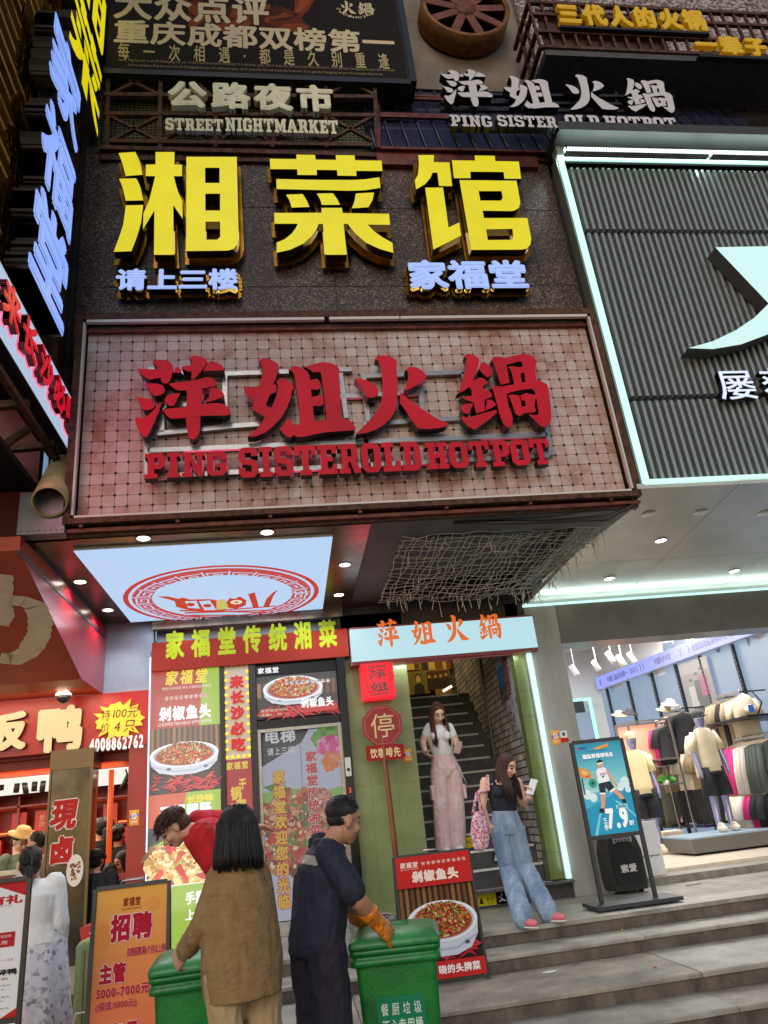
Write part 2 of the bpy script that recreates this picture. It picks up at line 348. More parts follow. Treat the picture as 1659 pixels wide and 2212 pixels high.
# ------------------------------------------------------------------ traced lettering
def _src(ox, oy, k): return lambda p: ((ox+p[0]/k)/1.84448, (oy+p[1]/k)/1.84448)
TR = {
'湘': (430, 580, 2.860, [
 [[(122,85),(312,72),(345,140),(372,210),(395,332),(203,348),(170,215)]],
 [[(128,378),(322,374),(350,425),(375,490),(402,625),(203,628),(172,490)]],
 [[(205,682),(402,678),(378,880),(350,980),(320,1070),(268,1204),(65,1212),(130,1040),(175,900)]],
 [[(543,75),(758,75),(758,217),(845,220),(845,350),(752,350),(770,430),(800,530),(848,635),(852,835),(745,680),(750,1246),(525,1246),(530,740),(400,955),(405,775),(470,625),(515,450),(540,350),(430,348),(435,217),(543,217)]],
 [[(895,130),(1468,130),(1490,1050),(1470,1130),(1430,1180),(1370,1198),(893,1204)],[(1108,255),(1272,255),(1272,428),(1108,428)],[(1110,550),(1278,550),(1278,742),(1110,742)],[(1112,868),(1280,868),(1280,1040),(1245,1075),(1112,1075)]]]),
'菜': (1040, 580, 2.860, [
 [[(100,150),(405,155),(402,103),(615,106),(622,160),(855,165),(852,108),(1065,112),(1072,168),(1375,172),(1382,290),(1085,288),(1088,346),(872,342),(866,280),(634,276),(636,336),(416,334),(412,270),(106,268)]],
 [[(174,382),(700,392),(1050,392),(1180,385),(1348,362),(1362,482),(1180,510),(1000,515),(700,508),(178,495)]],
 [[(285,560),(475,553),(520,625),(552,700),(350,708),(325,625)]],[[(636,548),(818,545),(865,605),(900,676),(694,678),(672,610)]],[[(1080,548),(1288,536),(1270,625),(1222,705),(1035,716),(1065,640)]],
 [[(150,770),(690,768),(690,712),(922,712),(930,772),(1458,780),(1470,905),(1215,903),(1290,980),(1380,1045),(1498,1112),(1508,1225),(1350,1180),(1200,1110),(1080,1010),(1020,940),(988,895),(940,893),(978,1246),(735,1246),(705,895),(655,895),(630,960),(570,1040),(480,1120),(330,1190),(180,1222),(176,1108),(270,1070),(350,1005),(395,945),(420,893),(155,893)]]]),
'馆': (1620, 580, 2.860, [
 [[(135,108),(312,108),(308,188),(488,192),(520,462),(370,460),(350,308),(296,308),(270,370),(210,440),(108,500),(94,400),(130,330),(140,230)]],
 [[(212,480),(415,478),(478,935),(600,876),(622,1025),(305,1186)]],
 [[(516,168),(780,172),(776,114),(1005,118),(1010,178),(1278,183),(1305,380),(1115,378),(1105,302),(725,298),(730,372),(540,372)]],
 [[(602,395),(1252,402),(1296,650),(1280,710),(1230,742),(1180,748),(865,743),(882,828),(1375,826),(1420,1060),(1410,1130),(1370,1175),(1310,1187),(738,1190)],[(820,520),(1082,520),(1095,600),(1075,628),(840,628)],[(905,955),(1205,950),(1218,1050),(1198,1075),(925,1078)]]]),
'萍': (520, 1400, 3.770, [
 [[(105,255),(300,268),(415,265),(390,215),(330,155),(430,122),(520,130),(595,155),(630,210),(640,270),(612,390),(575,465),(530,485),(480,470),(460,430),(450,392),(380,405),(295,422),(220,385),(150,325)]],
 [[(640,318),(680,232),(735,250),(765,295),(755,325),(690,322)]],
 [[(772,225),(915,205),(918,140),(885,100),(960,62),(1060,80),(1130,115),(1150,150),(1120,220),(1060,300),(1000,370),(940,432),(912,430),(918,305),(850,298),(775,262)]],
 [[(1090,292),(1140,215),(1200,145),(1290,165),(1370,210),(1410,268),(1380,285),(1200,292)]],
 [[(222,482),(400,485),(480,510),(518,570),(505,620),(450,660),(370,672),(320,640),(270,560)]],
 [[(90,682),(250,710),(340,745),(378,800),(340,860),(270,885),(195,882),(150,800)]],
 [[(80,990),(190,1005),(270,960),(370,860),(460,762),(462,800),(420,930),(350,1080),(290,1220),(240,1290),(190,1280),(130,1200),(80,1090),(68,1035)]],
 [[(570,488),(870,450),(1000,430),(1150,392),(1230,410),(1290,460),(1298,495),(1260,530),(1160,550),(1068,560),(1090,590),(1078,640),(1068,800),(1180,785),(1290,778),(1400,800),(1475,850),(1502,910),(1480,955),(1430,968),(1240,966),(1050,975),(850,1000),(610,1012),(540,965),(470,875),(640,855),(838,838),(850,640),(835,588),(720,592),(640,550)]],
 [[(748,630),(720,690),(655,820),(600,828),(530,790),(510,730),(545,680),(630,640)]],
 [[(1165,575),(1250,545),(1330,575),(1395,625),(1405,660),(1330,710),(1230,750),(1118,772),(1190,670),(1205,620)]],
 [[(832,1004),(1050,982),(1048,1150),(1030,1240),(980,1310),(930,1325),(880,1300),(855,1220),(838,1100)]]]),
'姐': (950, 1400, 3.318, [
 [[(268,115),(330,85),(420,105),(500,148),(535,185),(525,265),(490,360),(458,440),(502,442),(498,535),(415,572),(368,690),(380,730),(435,745),(480,650),(515,540),(522,440),(500,395),(565,355),(640,380),(710,430),(733,480),(708,520),(690,620),(640,750),(560,880),(460,990),(340,1080),(210,1128),(120,1125),(140,1105),(260,1010),(350,870),(190,770),(190,710),(210,640),(120,580),(75,520),(68,460),(85,455),(130,475),(275,470),(310,330),(318,230),(305,170)]],
 [[(665,238),(750,188),(835,216),(905,262),(935,305),(950,378),(1040,360),(1075,400),(1088,470),(1055,508),(960,500),(968,605),(1080,575),(1126,610),(1130,690),(1095,720),(982,720),(1005,925),(1165,900),(1136,600),(1110,400),(1090,290),(1060,268),(980,278),(955,245),(862,206),(990,170),(1110,140),(1220,155),(1300,190),(1338,240),(1330,320),(1340,560),(1368,888),(1440,900),(1510,945),(1548,1010),(1530,1045),(1400,1050),(1120,1072),(960,1105),(850,1130),(770,1130),(735,1105),(690,1140),(630,1120),(548,1035),(655,880),(735,975),(822,960),(800,720),(770,500),(740,310),(710,265)]]]),
'火': (1390, 1380, 3.770, [
 [[(395,185),(460,132),(560,140),(650,165),(705,205),(722,240),(715,330),(728,480),(732,700),(722,850),(690,980),(620,1090),(520,1180),(400,1250),(260,1300),(105,1322),(150,1270),(300,1120),(420,980),(480,850),(508,700),(508,560),(495,420),(470,270),(440,215)]],
 [[(85,495),(130,480),(250,500),(340,540),(410,600),(445,670),(435,730),(380,770),(290,770),(240,730),(200,640),(140,550)]],
 [[(845,355),(910,312),(980,308),(1060,335),(1130,390),(1168,440),(1150,490),(1060,560),(950,620),(825,668),(860,580),(890,480),(895,410),(880,370)]],
 [[(780,680),(850,750),(960,850),(1100,940),(1280,1060),(1500,1165),(1460,1200),(1350,1228),(1200,1238),(1040,1232),(940,1110),(860,980),(765,850),(770,740)]]]),
'鍋': (1780, 1380, 3.770, [
 [[(268,140),(325,108),(380,125),(450,150),(488,200),(478,290),(445,390),(395,510),(440,500),(500,465),(560,485),(618,540),(590,570),(540,590),(560,655),(620,660),(665,690),(682,740),(650,770),(565,800),(572,975),(440,1005),(405,845),(330,820),(215,762),(380,740),(370,640),(330,608),(270,660),(150,720),(200,640),(260,440),(290,280),(298,180)]],
 [[(515,240),(600,262),(650,290),(690,360),(685,420),(640,460),(590,455),(540,415),(485,340)]],
 [[(400,858),(360,950),(350,990),(320,1020),(260,1000),(215,950),(225,900),(270,865)]],
 [[(598,800),(670,805),(715,840),(738,880),(690,920),(580,965),(584,915),(604,860)]],
 [[(230,1045),(290,1070),(420,1045),(560,1000),(750,956),(755,995),(650,1090),(520,1180),(415,1252),(330,1210),(250,1130),(215,1080)]],
 [[(665,205),(710,155),(800,158),(870,180),(1000,142),(1130,115),(1230,125),(1300,160),(1335,210),(1330,350),(1345,512),(1430,530),(1500,570),(1528,630),(1540,760),(1560,900),(1568,1050),(1550,1140),(1510,1200),(1460,1222),(1400,1190),(1320,1110),(1225,1020),(1300,1035),(1370,1032),(1378,980),(1345,780),(1330,800),(1318,900),(1338,975),(1320,990),(1150,1010),(1120,1040),(1080,1048),(1030,1010),(990,900),(950,780),(918,750),(970,725),(1050,735),(1088,745),(1112,830),(1125,910),(1188,900),(1175,815),(1120,818),(1104,740),(1190,705),(1330,735),(1315,670),(1270,638),(1160,648),(1020,675),(895,715),(930,900),(970,1000),(992,1080),(985,1180),(950,1222),(900,1215),(840,1150),(800,1050),(760,900),(720,740),(695,660),(665,630),(710,600),(820,605),(1010,572),(980,420),(955,350),(918,318),(970,300),(1060,310),(1110,320),(1140,300),(1130,245),(1100,225),(1020,245),(895,280),(920,400),(942,550),(810,578),(760,420),(710,270)],[(1108,405),(1165,398),(1180,535),(1125,548)]]])}
TRY = {'湘': 5.86, '菜': 5.86, '馆': 5.86, '萍': 5.80, '姐': 5.80, '火': 5.80, '鍋': 5.80}
TW = {}      # strokes in true metres on their own plane
FONT = {}    # the same as flat glyphs, one em high
for ch, (ox, oy, k, strokes) in TR.items():
    f = _src(ox, oy, k); TW[ch] = []
    for loops in strokes:
        L = []
        for lp in loops:
            q = [PY(*f(p), TRY[ch]) for p in lp]; L.append([(a.x, a.z) for a in q])
        TW[ch].append(L)
    P = [p for L in TW[ch] for p in L[0]]
    x0, x1, z0, z1 = min(p[0] for p in P), max(p[0] for p in P), min(p[1] for p in P), max(p[1] for p in P)
    h = max(x1-x0, z1-z0); vs = []; fs = []
    for L in TW[ch]:
        v2, f2 = tess([[((p[0]-x0)/h, (p[1]-z0)/h) for p in lp] for lp in L]); o = len(vs)
        vs += v2; fs += [[i+o for i in t] for t in f2]
    FONT[ch] = (vs, fs, 1.12)
def _o(*p): return [list(q) for q in p]
_L = {
'I': [[(0,0),(.5,0),(.5,.17),(.38,.17),(.38,.83),(.5,.83),(.5,1),(0,1),(0,.83),(.12,.83),(.12,.17),(0,.17)]],
'P': [[(0,0),(.5,0),(.5,.17),(.38,.17),(.38,.36),(.62,.36),(.78,.5),(.78,.86),(.64,1),(0,1),(0,.83),(.12,.83),(.12,.17),(0,.17)],[(.38,.54),(.52,.54),(.52,.82),(.38,.82)]],
'N': [[(0,0),(.42,0),(.42,.17),(.33,.17),(.33,.62),(.62,0),(.80,0),(.80,.83),(.9,.83),(.9,1),(.5,1),(.5,.83),(.58,.83),(.58,.45),(.32,1),(0,1),(0,.83),(.1,.83),(.1,.17),(0,.17)]],
'T': [[(.2,0),(.66,0),(.66,.17),(.55,.17),(.55,.82),(.68,.82),(.68,.66),(.86,.66),(.86,1),(0,1),(0,.66),(.18,.66),(.18,.82),(.31,.82),(.31,.17),(.2,.17)]],
'E': [[(0,0),(.76,0),(.76,.34),(.58,.34),(.58,.18),(.38,.18),(.38,.42),(.6,.42),(.6,.58),(.38,.58),(.38,.82),(.58,.82),(.58,.68),(.76,.68),(.76,1),(0,1),(0,.83),(.12,.83),(.12,.17),(0,.17)]],
'R': [[(0,0),(.46,0),(.46,.17),(.38,.17),(.38,.38),(.48,.38),(.6,0),(.88,0),(.88,.17),(.82,.17),(.72,.44),(.8,.54),(.8,.87),(.66,1),(0,1),(0,.83),(.12,.83),(.12,.17),(0,.17)],[(.38,.56),(.54,.56),(.54,.82),(.38,.82)]],
'O': [[(.16,0),(.62,0),(.78,.16),(.78,.84),(.62,1),(.16,1),(0,.84),(0,.16)],[(.27,.2),(.51,.2),(.51,.8),(.27,.8)]],
'D': [[(0,0),(.62,0),(.8,.17),(.8,.83),(.62,1),(0,1),(0,.83),(.12,.83),(.12,.17),(0,.17)],[(.38,.19),(.54,.19),(.54,.81),(.38,.81)]],
'L': [[(0,0),(.74,0),(.74,.36),(.56,.36),(.56,.18),(.38,.18),(.38,.83),(.5,.83),(.5,1),(0,1),(0,.83),(.12,.83),(.12,.17),(0,.17)]],
'H': [[(0,0),(.42,0),(.42,.17),(.35,.17),(.35,.42),(.55,.42),(.55,.17),(.48,.17),(.48,0),(.9,0),(.9,.17),(.8,.17),(.8,.83),(.9,.83),(.9,1),(.48,1),(.48,.83),(.55,.83),(.55,.6),(.35,.6),(.35,.83),(.42,.83),(.42,1),(0,1),(0,.83),(.1,.83),(.1,.17),(0,.17)]],
'G': [[(.16,0),(.62,0),(.78,.16),(.78,.5),(.42,.5),(.42,.34),(.52,.34),(.52,.18),(.27,.2),(.27,.8),(.52,.8),(.52,.66),(.78,.66),(.78,.84),(.62,1),(.16,1),(0,.84),(0,.16)]],
'S': [[(.16,0),(.6,0),(.76,.14),(.76,.44),(.62,.58),(.26,.62),(.26,.82),(.5,.82),(.5,.7),(.76,.7),(.76,.86),(.6,1),(.16,1),(0,.86),(0,.58),(.14,.44),(.5,.4),(.5,.18),(.26,.18),(.26,.32),(0,.32),(0,.14)]],
'M': [[(0,0),(.4,0),(.4,.17),(.32,.17),(.32,.6),(.46,.12),(.6,.12),(.74,.6),(.74,.17),(.66,.17),(.66,0),(1.06,0),(1.06,.17),(.97,.17),(.97,.83),(1.06,.83),(1.06,1),(.72,1),(.53,.5),(.34,1),(0,1),(0,.83),(.1,.83),(.1,.17),(0,.17)]],
'A': [[(0,0),(.38,0),(.38,.17),(.31,.17),(.35,.3),(.57,.3),(.61,.17),(.54,.17),(.54,0),(.92,0),(.92,.17),(.85,.17),(.6,1),(.32,1),(.07,.17),(0,.17)],[(.4,.46),(.52,.46),(.46,.7)]],
'K': [[(0,0),(.42,0),(.42,.17),(.35,.17),(.35,.36),(.42,.42),(.56,0),(.9,0),(.9,.17),(.8,.17),(.62,.6),(.8,.83),(.88,.83),(.88,1),(.52,1),(.52,.83),(.35,.62),(.35,.83),(.42,.83),(.42,1),(0,1),(0,.83),(.1,.83),(.1,.17),(0,.17)]]}
for ch, loops in _L.items():
    v2, f2 = tess(loops); SLAB[ch] = (v2, [list(t) for t in f2], max(p[0] for p in v2)+.07)
SLAB[' '] = ([], [], .3)
def signword(parent, fr, t, box, d0, d1, mats, name='character', bold=.03, gap=.06, font=None, vertical=False, shear=0, each=True):
    """raised lettering: every character its own part, spread evenly over the box (u0,v0,u1,v1)"""
    if not each:
        vs, fs = layout(t, bold, vertical, gap, font); mb = MB(); raised(mb, fr, fit(vs, *box, shear), fs, d0, d1); return [mb.build(name, mats, parent)]
    pos = []; allv = []; x = 0
    for ch in t:
        gv, gf, adv = font[ch] if font and ch in font else glyph(ch, bold)
        q = [((p[0], p[1]-x, p[2] if len(p) > 2 else 0) if vertical else (p[0]+x, p[1], p[2] if len(p) > 2 else 0)) for p in gv]
        pos.append((len(allv), len(q), gf)); allv += q; x += (1 if vertical else adv)+gap
    P = fit(allv, *box, shear); out = []
    for o, n, gf in pos:
        if n == 0: continue
        mb = MB(); raised(mb, fr, P[o:o+n], gf, d0, d1); out.append(mb.build(name, mats, parent))
    return out
# ------------------------------------------------------------------ materials of the place
def mosaic(name, cols, scale, rough=.5, stretch=(1, 1, 1)):
    m = bpy.data.materials.new(name); m.use_nodes = True; n = m.node_tree.nodes; l = m.node_tree.links; b = n['Principled BSDF']
    tc = n.new('ShaderNodeTexCoord'); mp = n.new('ShaderNodeMapping'); mp.inputs['Scale'].default_value = stretch
    l.new(tc.outputs['Object'], mp.inputs[0])
    v = n.new('ShaderNodeTexVoronoi'); v.inputs['Scale'].default_value = scale; l.new(mp.outputs[0], v.inputs['Vector'])
    s = n.new('ShaderNodeSeparateColor'); l.new(v.outputs['Color'], s.inputs[0])
    big = n.new('ShaderNodeTexNoise'); big.inputs['Scale'].default_value = 1.6; big.inputs['Detail'].default_value = 5; l.new(tc.outputs['Object'], big.inputs['Vector'])
    mx = n.new('ShaderNodeMath'); mx.operation = 'MULTIPLY_ADD'; mx.inputs[1].default_value = .75; l.new(s.outputs[0], mx.inputs[0])
    ms = n.new('ShaderNodeMath'); ms.operation = 'MULTIPLY'; ms.inputs[1].default_value = .45; l.new(big.outputs[0], ms.inputs[0]); l.new(ms.outputs[0], mx.inputs[2])
    r = n.new('ShaderNodeValToRGB'); e = r.color_ramp.elements
    while len(e) < len(cols): e.new(.5)
    for i, (p, c) in enumerate(cols): e[i].position = p; e[i].color = (*lin(c), 1)
    l.new(mx.outputs[0], r.inputs[0]); l.new(r.outputs[0], b.inputs['Base Color']); b.inputs['Roughness'].default_value = rough
    bp = n.new('ShaderNodeBump'); bp.inputs['Strength'].default_value = .5; bp.inputs['Distance'].default_value = .01
    l.new(s.outputs[1], bp.inputs['Height']); l.new(bp.outputs[0], b.inputs['Normal'])
    MATS[name] = m; return m
def brickmat(name, c1, c2, mortar, w, h, ms=.01, rough=.7, bump=.5, plane='XZ', var=.3, off=.5, grime=None):
    m = bpy.data.materials.new(name); m.use_nodes = True; n = m.node_tree.nodes; l = m.node_tree.links; b = n['Principled BSDF']
    tc = n.new('ShaderNodeTexCoord'); sp = n.new('ShaderNodeSeparateXYZ'); cb = n.new('ShaderNodeCombineXYZ'); l.new(tc.outputs['Object'], sp.inputs[0])
    l.new(sp.outputs[plane[0]], cb.inputs[0]); l.new(sp.outputs[plane[1]], cb.inputs[1])
    t = n.new('ShaderNodeTexBrick'); t.offset = off; l.new(cb.outputs[0], t.inputs['Vector'])
    t.inputs['Color1'].default_value = (*lin(c1), 1); t.inputs['Color2'].default_value = (*lin(c2), 1); t.inputs['Mortar'].default_value = (*lin(mortar), 1)
    t.inputs['Scale'].default_value = 1; t.inputs['Brick Width'].default_value = w; t.inputs['Row Height'].default_value = h; t.inputs['Mortar Size'].default_value = ms; t.inputs['Mortar Smooth'].default_value = .2
    nz = n.new('ShaderNodeTexNoise'); nz.inputs['Scale'].default_value = 5; nz.inputs['Detail'].default_value = 6; l.new(tc.outputs['Object'], nz.inputs['Vector'])
    mr = n.new('ShaderNodeMapRange'); mr.inputs['From Min'].default_value = .3; mr.inputs['From Max'].default_value = .7; mr.inputs['To Min'].default_value = 1-var; mr.inputs['To Max'].default_value = 1+var*.6; l.new(nz.outputs[0], mr.inputs[0])
    mx = n.new('ShaderNodeMix'); mx.data_type = 'RGBA'; mx.blend_type = 'MULTIPLY'; mx.inputs[0].default_value = 1
    l.new(t.outputs['Color'], mx.inputs[6]); l.new(mr.outputs[0], mx.inputs[7]); l.new(mx.outputs[2], b.inputs['Base Color'])
    b.inputs['Roughness'].default_value = rough
    bp = n.new('ShaderNodeBump'); bp.inputs['Strength'].default_value = bump; bp.inputs['Distance'].default_value = .01; bp.invert = True
    l.new(t.outputs['Fac'], bp.inputs['Height']); l.new(bp.outputs[0], b.inputs['Normal'])
    MATS[name] = m; return m
def signtile():
    """square glazed tiles with clipped corners, dark diamonds at the crossings, brown stains"""
    m = bpy.data.materials.new('sign_tile'); m.use_nodes = True; n = m.node_tree.nodes; l = m.node_tree.links; b = n['Principled BSDF']
    def M(op, a, c=None, d=None):
        k = n.new('ShaderNodeMath'); k.operation = op
        for i, x in enumerate((a, c, d)):
            if x is None: continue
            if isinstance(x, (int, float)): k.inputs[i].default_value = x
            else: l.new(x, k.inputs[i])
        return k.outputs[0]
    tc = n.new('ShaderNodeTexCoord'); sp = n.new('ShaderNodeSeparateXYZ'); l.new(tc.outputs['Object'], sp.inputs[0])
    T = .1065
    def cell(o):
        a = M('MULTIPLY', o, 1/T); i = M('ROUND', a); return M('ABSOLUTE', M('SUBTRACT', a, i)), i
    ux, ix = cell(sp.outputs['X']); uz, iz = cell(sp.outputs['Z'])
    line = M('LESS_THAN', M('MINIMUM', ux, uz), .022)
    par = M('MODULO', M('ABSOLUTE', M('ADD', ix, iz)), 2)
    rad = M('MULTIPLY_ADD', par, .045, .135)
    dia = M('LESS_THAN', M('ADD', ux, uz), rad)
    nz = n.new('ShaderNodeTexNoise'); nz.inputs['Scale'].default_value = 2.2; nz.inputs['Detail'].default_value = 7; nz.inputs['Roughness'].default_value = .7; nz.inputs['Distortion'].default_value = .6; l.new(tc.outputs['Object'], nz.inputs['Vector'])
    wn = n.new('ShaderNodeTexWhiteNoise'); wn.noise_dimensions = '2D'; cb = n.new('ShaderNodeCombineXYZ')
    l.new(M('FLOOR', M('MULTIPLY', sp.outputs['X'], 1/T)), cb.inputs[0]); l.new(M('FLOOR', M('MULTIPLY', sp.outputs['Z'], 1/T)), cb.inputs[1]); l.new(cb.outputs[0], wn.inputs['Vector'])
    r = n.new('ShaderNodeValToRGB'); e = r.color_ramp.elements; e.new(.5)
    for q, (p, c) in zip(e, ((.36, (206, 188, 184)), (.55, (188, 154, 144)), (.72, (152, 98, 80)))): q.position = p; q.color = (*lin(c), 1)
    l.new(M('MULTIPLY_ADD', wn.outputs[0], .17, M('SUBTRACT', nz.outputs[0], .07)), r.inputs[0])
    m1 = n.new('ShaderNodeMix'); m1.data_type = 'RGBA'; l.new(line, m1.inputs[0]); l.new(r.outputs[0], m1.inputs[6]); m1.inputs[7].default_value = (*lin((96, 62, 50)), 1)
    m2 = n.new('ShaderNodeMix'); m2.data_type = 'RGBA'; l.new(dia, m2.inputs[0]); l.new(m1.outputs[2], m2.inputs[6]); m2.inputs[7].default_value = (*lin((46, 26, 34)), 1)
    l.new(m2.outputs[2], b.inputs['Base Color']); b.inputs['Roughness'].default_value = .48
    bp = n.new('ShaderNodeBump'); bp.inputs['Strength'].default_value = .4; bp.inputs['Distance'].default_value = .004; bp.invert = True
    l.new(M('MAXIMUM', line, dia), bp.inputs['Height']); l.new(bp.outputs[0], b.inputs['Normal'])
    MATS['sign_tile'] = m; return m
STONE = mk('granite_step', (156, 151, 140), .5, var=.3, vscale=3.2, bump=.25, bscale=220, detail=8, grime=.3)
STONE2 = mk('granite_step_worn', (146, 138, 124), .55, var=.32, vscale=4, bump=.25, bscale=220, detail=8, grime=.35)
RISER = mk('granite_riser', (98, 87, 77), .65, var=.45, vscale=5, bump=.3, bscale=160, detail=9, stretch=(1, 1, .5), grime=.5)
PAVE = brickmat('street_paving', (136, 133, 126), (124, 121, 114), (80, 77, 73), .6, .3, .006, .6, .3, 'XY')
LANDM = brickmat('landing_paving', (142, 139, 128), (134, 131, 121), (92, 88, 82), .6, .6, .005, .42, .25, 'XY', var=.35)
GREEN2 = brickmat('green_tile_shaded', (98, 110, 56), (90, 102, 52), (70, 78, 44), .30, .30, .004, .3, .4, 'XZ', var=.12, off=0)  # same tile with shade put into its colour, against the edge strip's light
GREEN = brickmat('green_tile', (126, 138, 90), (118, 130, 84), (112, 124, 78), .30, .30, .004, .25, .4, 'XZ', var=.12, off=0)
GREENY = brickmat('green_tile_return', (150, 166, 104), (142, 158, 98), (112, 124, 78), .30, .30, .004, .25, .4, 'YZ', var=.12, off=0)
BRICK = brickmat('grey_brick', (190, 182, 172), (146, 139, 132), (44, 40, 38), .27, .085, .009, .8, 1.0, 'YZ', var=.45)
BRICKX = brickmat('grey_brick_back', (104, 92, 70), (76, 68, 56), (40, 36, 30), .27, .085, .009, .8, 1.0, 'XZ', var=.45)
MOSAIC = mosaic('brown_mosaic', ((.15, (26, 18, 15)), (.5, (54, 39, 33)), (.8, (78, 60, 51)), (.95, (140, 120, 106))), 80, .5)
MOSAIC2 = mosaic('pink_grey_stone', ((.2, (60, 46, 44)), (.55, (120, 102, 98)), (.85, (182, 168, 168))), 30, .6)
TILE = signtile()
BLACK = mk('black_metal', (26, 25, 26), .4, bump=.05)
DARK = mk('dark_grey_metal', (58, 58, 60), .45, var=.2, vscale=6)
RUST = mk('rusty_steel', (84, 52, 36), .65, .3, bump=.3, bscale=90, var=.6, vscale=14)
RUSTRED = mk('rusty_red_beam', (110, 56, 46), .5, .3, bump=.2, var=.45, vscale=10)
STEEL = mk('brushed_steel', (150, 146, 144), .34, .95, var=.2, vscale=9, stretch=(1, 1, 14))
CANMET = mk('canopy_sheet_metal', (124, 106, 92), .27, .75, var=.4, vscale=2.4, bump=.06, bscale=5)
CANMET2 = mk('canopy_grey_board', (76, 76, 74), .55, .1, var=.25, vscale=3)
PLAST = mk('grey_plaster', (128, 116, 106), .9, bump=.35, bscale=40, var=.25, vscale=2)
SOFF = mk('soffit_panel', (206, 205, 196), .28, .25, var=.12, vscale=1.2)
GREYP = mk('grey_alu_panel', (158, 158, 154), .32, .35, var=.1, vscale=2, stretch=(4, 4, .4))
DFASC = mk('dark_fascia_panel', (106, 103, 99), .3, .35, var=.12, vscale=2)
WHITEP = mk('white_panel', (214, 214, 216), .4, var=.05)
REDP = mk('red_panel', (150, 22, 26), .3, var=.12, vscale=2)
REDGL = mk('red_gloss_panel', (150, 20, 32), .3, .1, var=.15, vscale=1.5, coat=.15)
REDIN = mk('red_interior', (150, 26, 20), .45, var=.15, vscale=3)
CREAM = mk('cream_panel', (226, 196, 150), .5)
LEDW = mk('led_strip_white', (204, 252, 240), .5, emit=1.15)
LEDC = mk('led_panel_cold', (206, 232, 255), .5, emit=2.5)
DOWNL = mk('downlight_lens', (255, 246, 230), .4, emit=9)
LIDARK = mk('lamp_rim', (150, 140, 120), .3, .6)
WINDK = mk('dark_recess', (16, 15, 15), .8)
# ------------------------------------------------------------------ ground and steps
Yc = 8.8; ZL = -1.065
mb = MB(); mb.box(-40, 40, -40, 40, -1.66, -1.56); tag(mb.build('street', PAVE), kind='structure')
def stair_slab(name, y0, z, zb, y1=14.):
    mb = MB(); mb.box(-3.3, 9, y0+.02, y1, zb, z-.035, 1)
    js = [-3.3]; rg = random.Random(int(z*1000))
    while js[-1] < 9: js.append(js[-1]+rg.uniform(1.5, 2.4))
    js = sorted([j for j in js if abs(j-2.93) > .6]+[2.93+.12*(z+1.2)])
    for i, (a, b) in enumerate(zip(js, js[1:])):       # long tread stones with a small worn nosing
        c = rg.choice((0, 0, 2)); dz = rg.uniform(0, .004)
        mb.hexa([(a+.004, y0+.006, z-.035), (b-.004, y0+.006, z-.035), (b-.004, y1, z-.035), (a+.004, y1, z-.035), (a+.004, y0+.012, z-dz), (b-.004, y0+.012, z-dz), (b-.004, y1, z-dz), (a+.004, y1, z-dz)], c)
        mb.hexa([(a+.004, y0, z-.033), (b-.004, y0, z-.033), (b-.004, y0+.006, z-.033), (a+.004, y0+.006, z-.033), (a+.004, y0, z-dz-.008), (b-.004, y0, z-dz-.008), (b-.004, y0+.0118, z-dz-.0005), (a+.004, y0+.0118, z-dz-.0005)], c)
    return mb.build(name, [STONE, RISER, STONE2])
for y0, z, zb in ((5.5, -1.44, -1.56), (5.95, -1.315, -1.44), (6.86, -1.19, -1.315)):
    tag(stair_slab('stone_step', y0, z, zb), kind='structure')
mb = MB(); mb.box(-9, 12, 7.27, 8.8, -1.19, ZL-.035, 1)
for a, b in ((-9, -1.1), (-1.096, .9), (.904, 2.93), (2.934, 4.9), (4.904, 12)): mb.box(a, b, 7.25, 7.6, ZL-.035, ZL, 0)
mb.box(-9, 12, 7.604, 8.8, ZL-.035, ZL-.002, 2)
mb.box(-9, 3.3, 8.8, 13, -1.3, ZL-.004, 2)
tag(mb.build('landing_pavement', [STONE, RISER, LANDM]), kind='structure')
# ------------------------------------------------------------------ the restaurant building
W88 = wallY(8.8); F61 = wallY(6.1)
b1 = empty('restaurant_building', (.6, 8.8, ZL), 'restaurant front with brown mosaic upper wall, canopy and green tiled entrance', 'building')
mb = MB(); mb.box(-1.86, 3.40, 6.1, 6.3, 4.3, 7.06); mb.build('mosaic_wall', MOSAIC, b1)
mb = MB()
for x in (-1.2, .72, 2.98): mb.box(x, x+.008, 6.0975, 6.0999, 4.55, 7.0)
for z in (5.12, 6.2): mb.box(-1.85, 3.39, 6.0970, 6.0974, z, z+.007)
mb.build('panel_joint', WINDK, b1)
mb = MB(); mb.box(-2.2, 14, 6.72, 7.0, 2.6, 16); mb.build('upper_wall', mk('upper_wall_dark', (54, 46, 42), .9, bump=.4, var=.4), b1)
# green tile piers either side of the stair
mb = MB(); mb.box(.70, 1.46, 8.8, 8.95, ZL, 2.3)
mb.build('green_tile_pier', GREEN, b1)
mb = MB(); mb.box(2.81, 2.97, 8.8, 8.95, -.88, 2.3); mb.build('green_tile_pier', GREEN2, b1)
mb = MB(); mb.box(-2.25, -1.53, 8.80, 8.95, 1.55, 2.42); mb.box(-1.52, .72, 8.95, 9.05, ZL, 2.42); mb.build('wall_panel', mk('cool_grey_panel', (164, 174, 190), .35, .2, var=.08), b1)
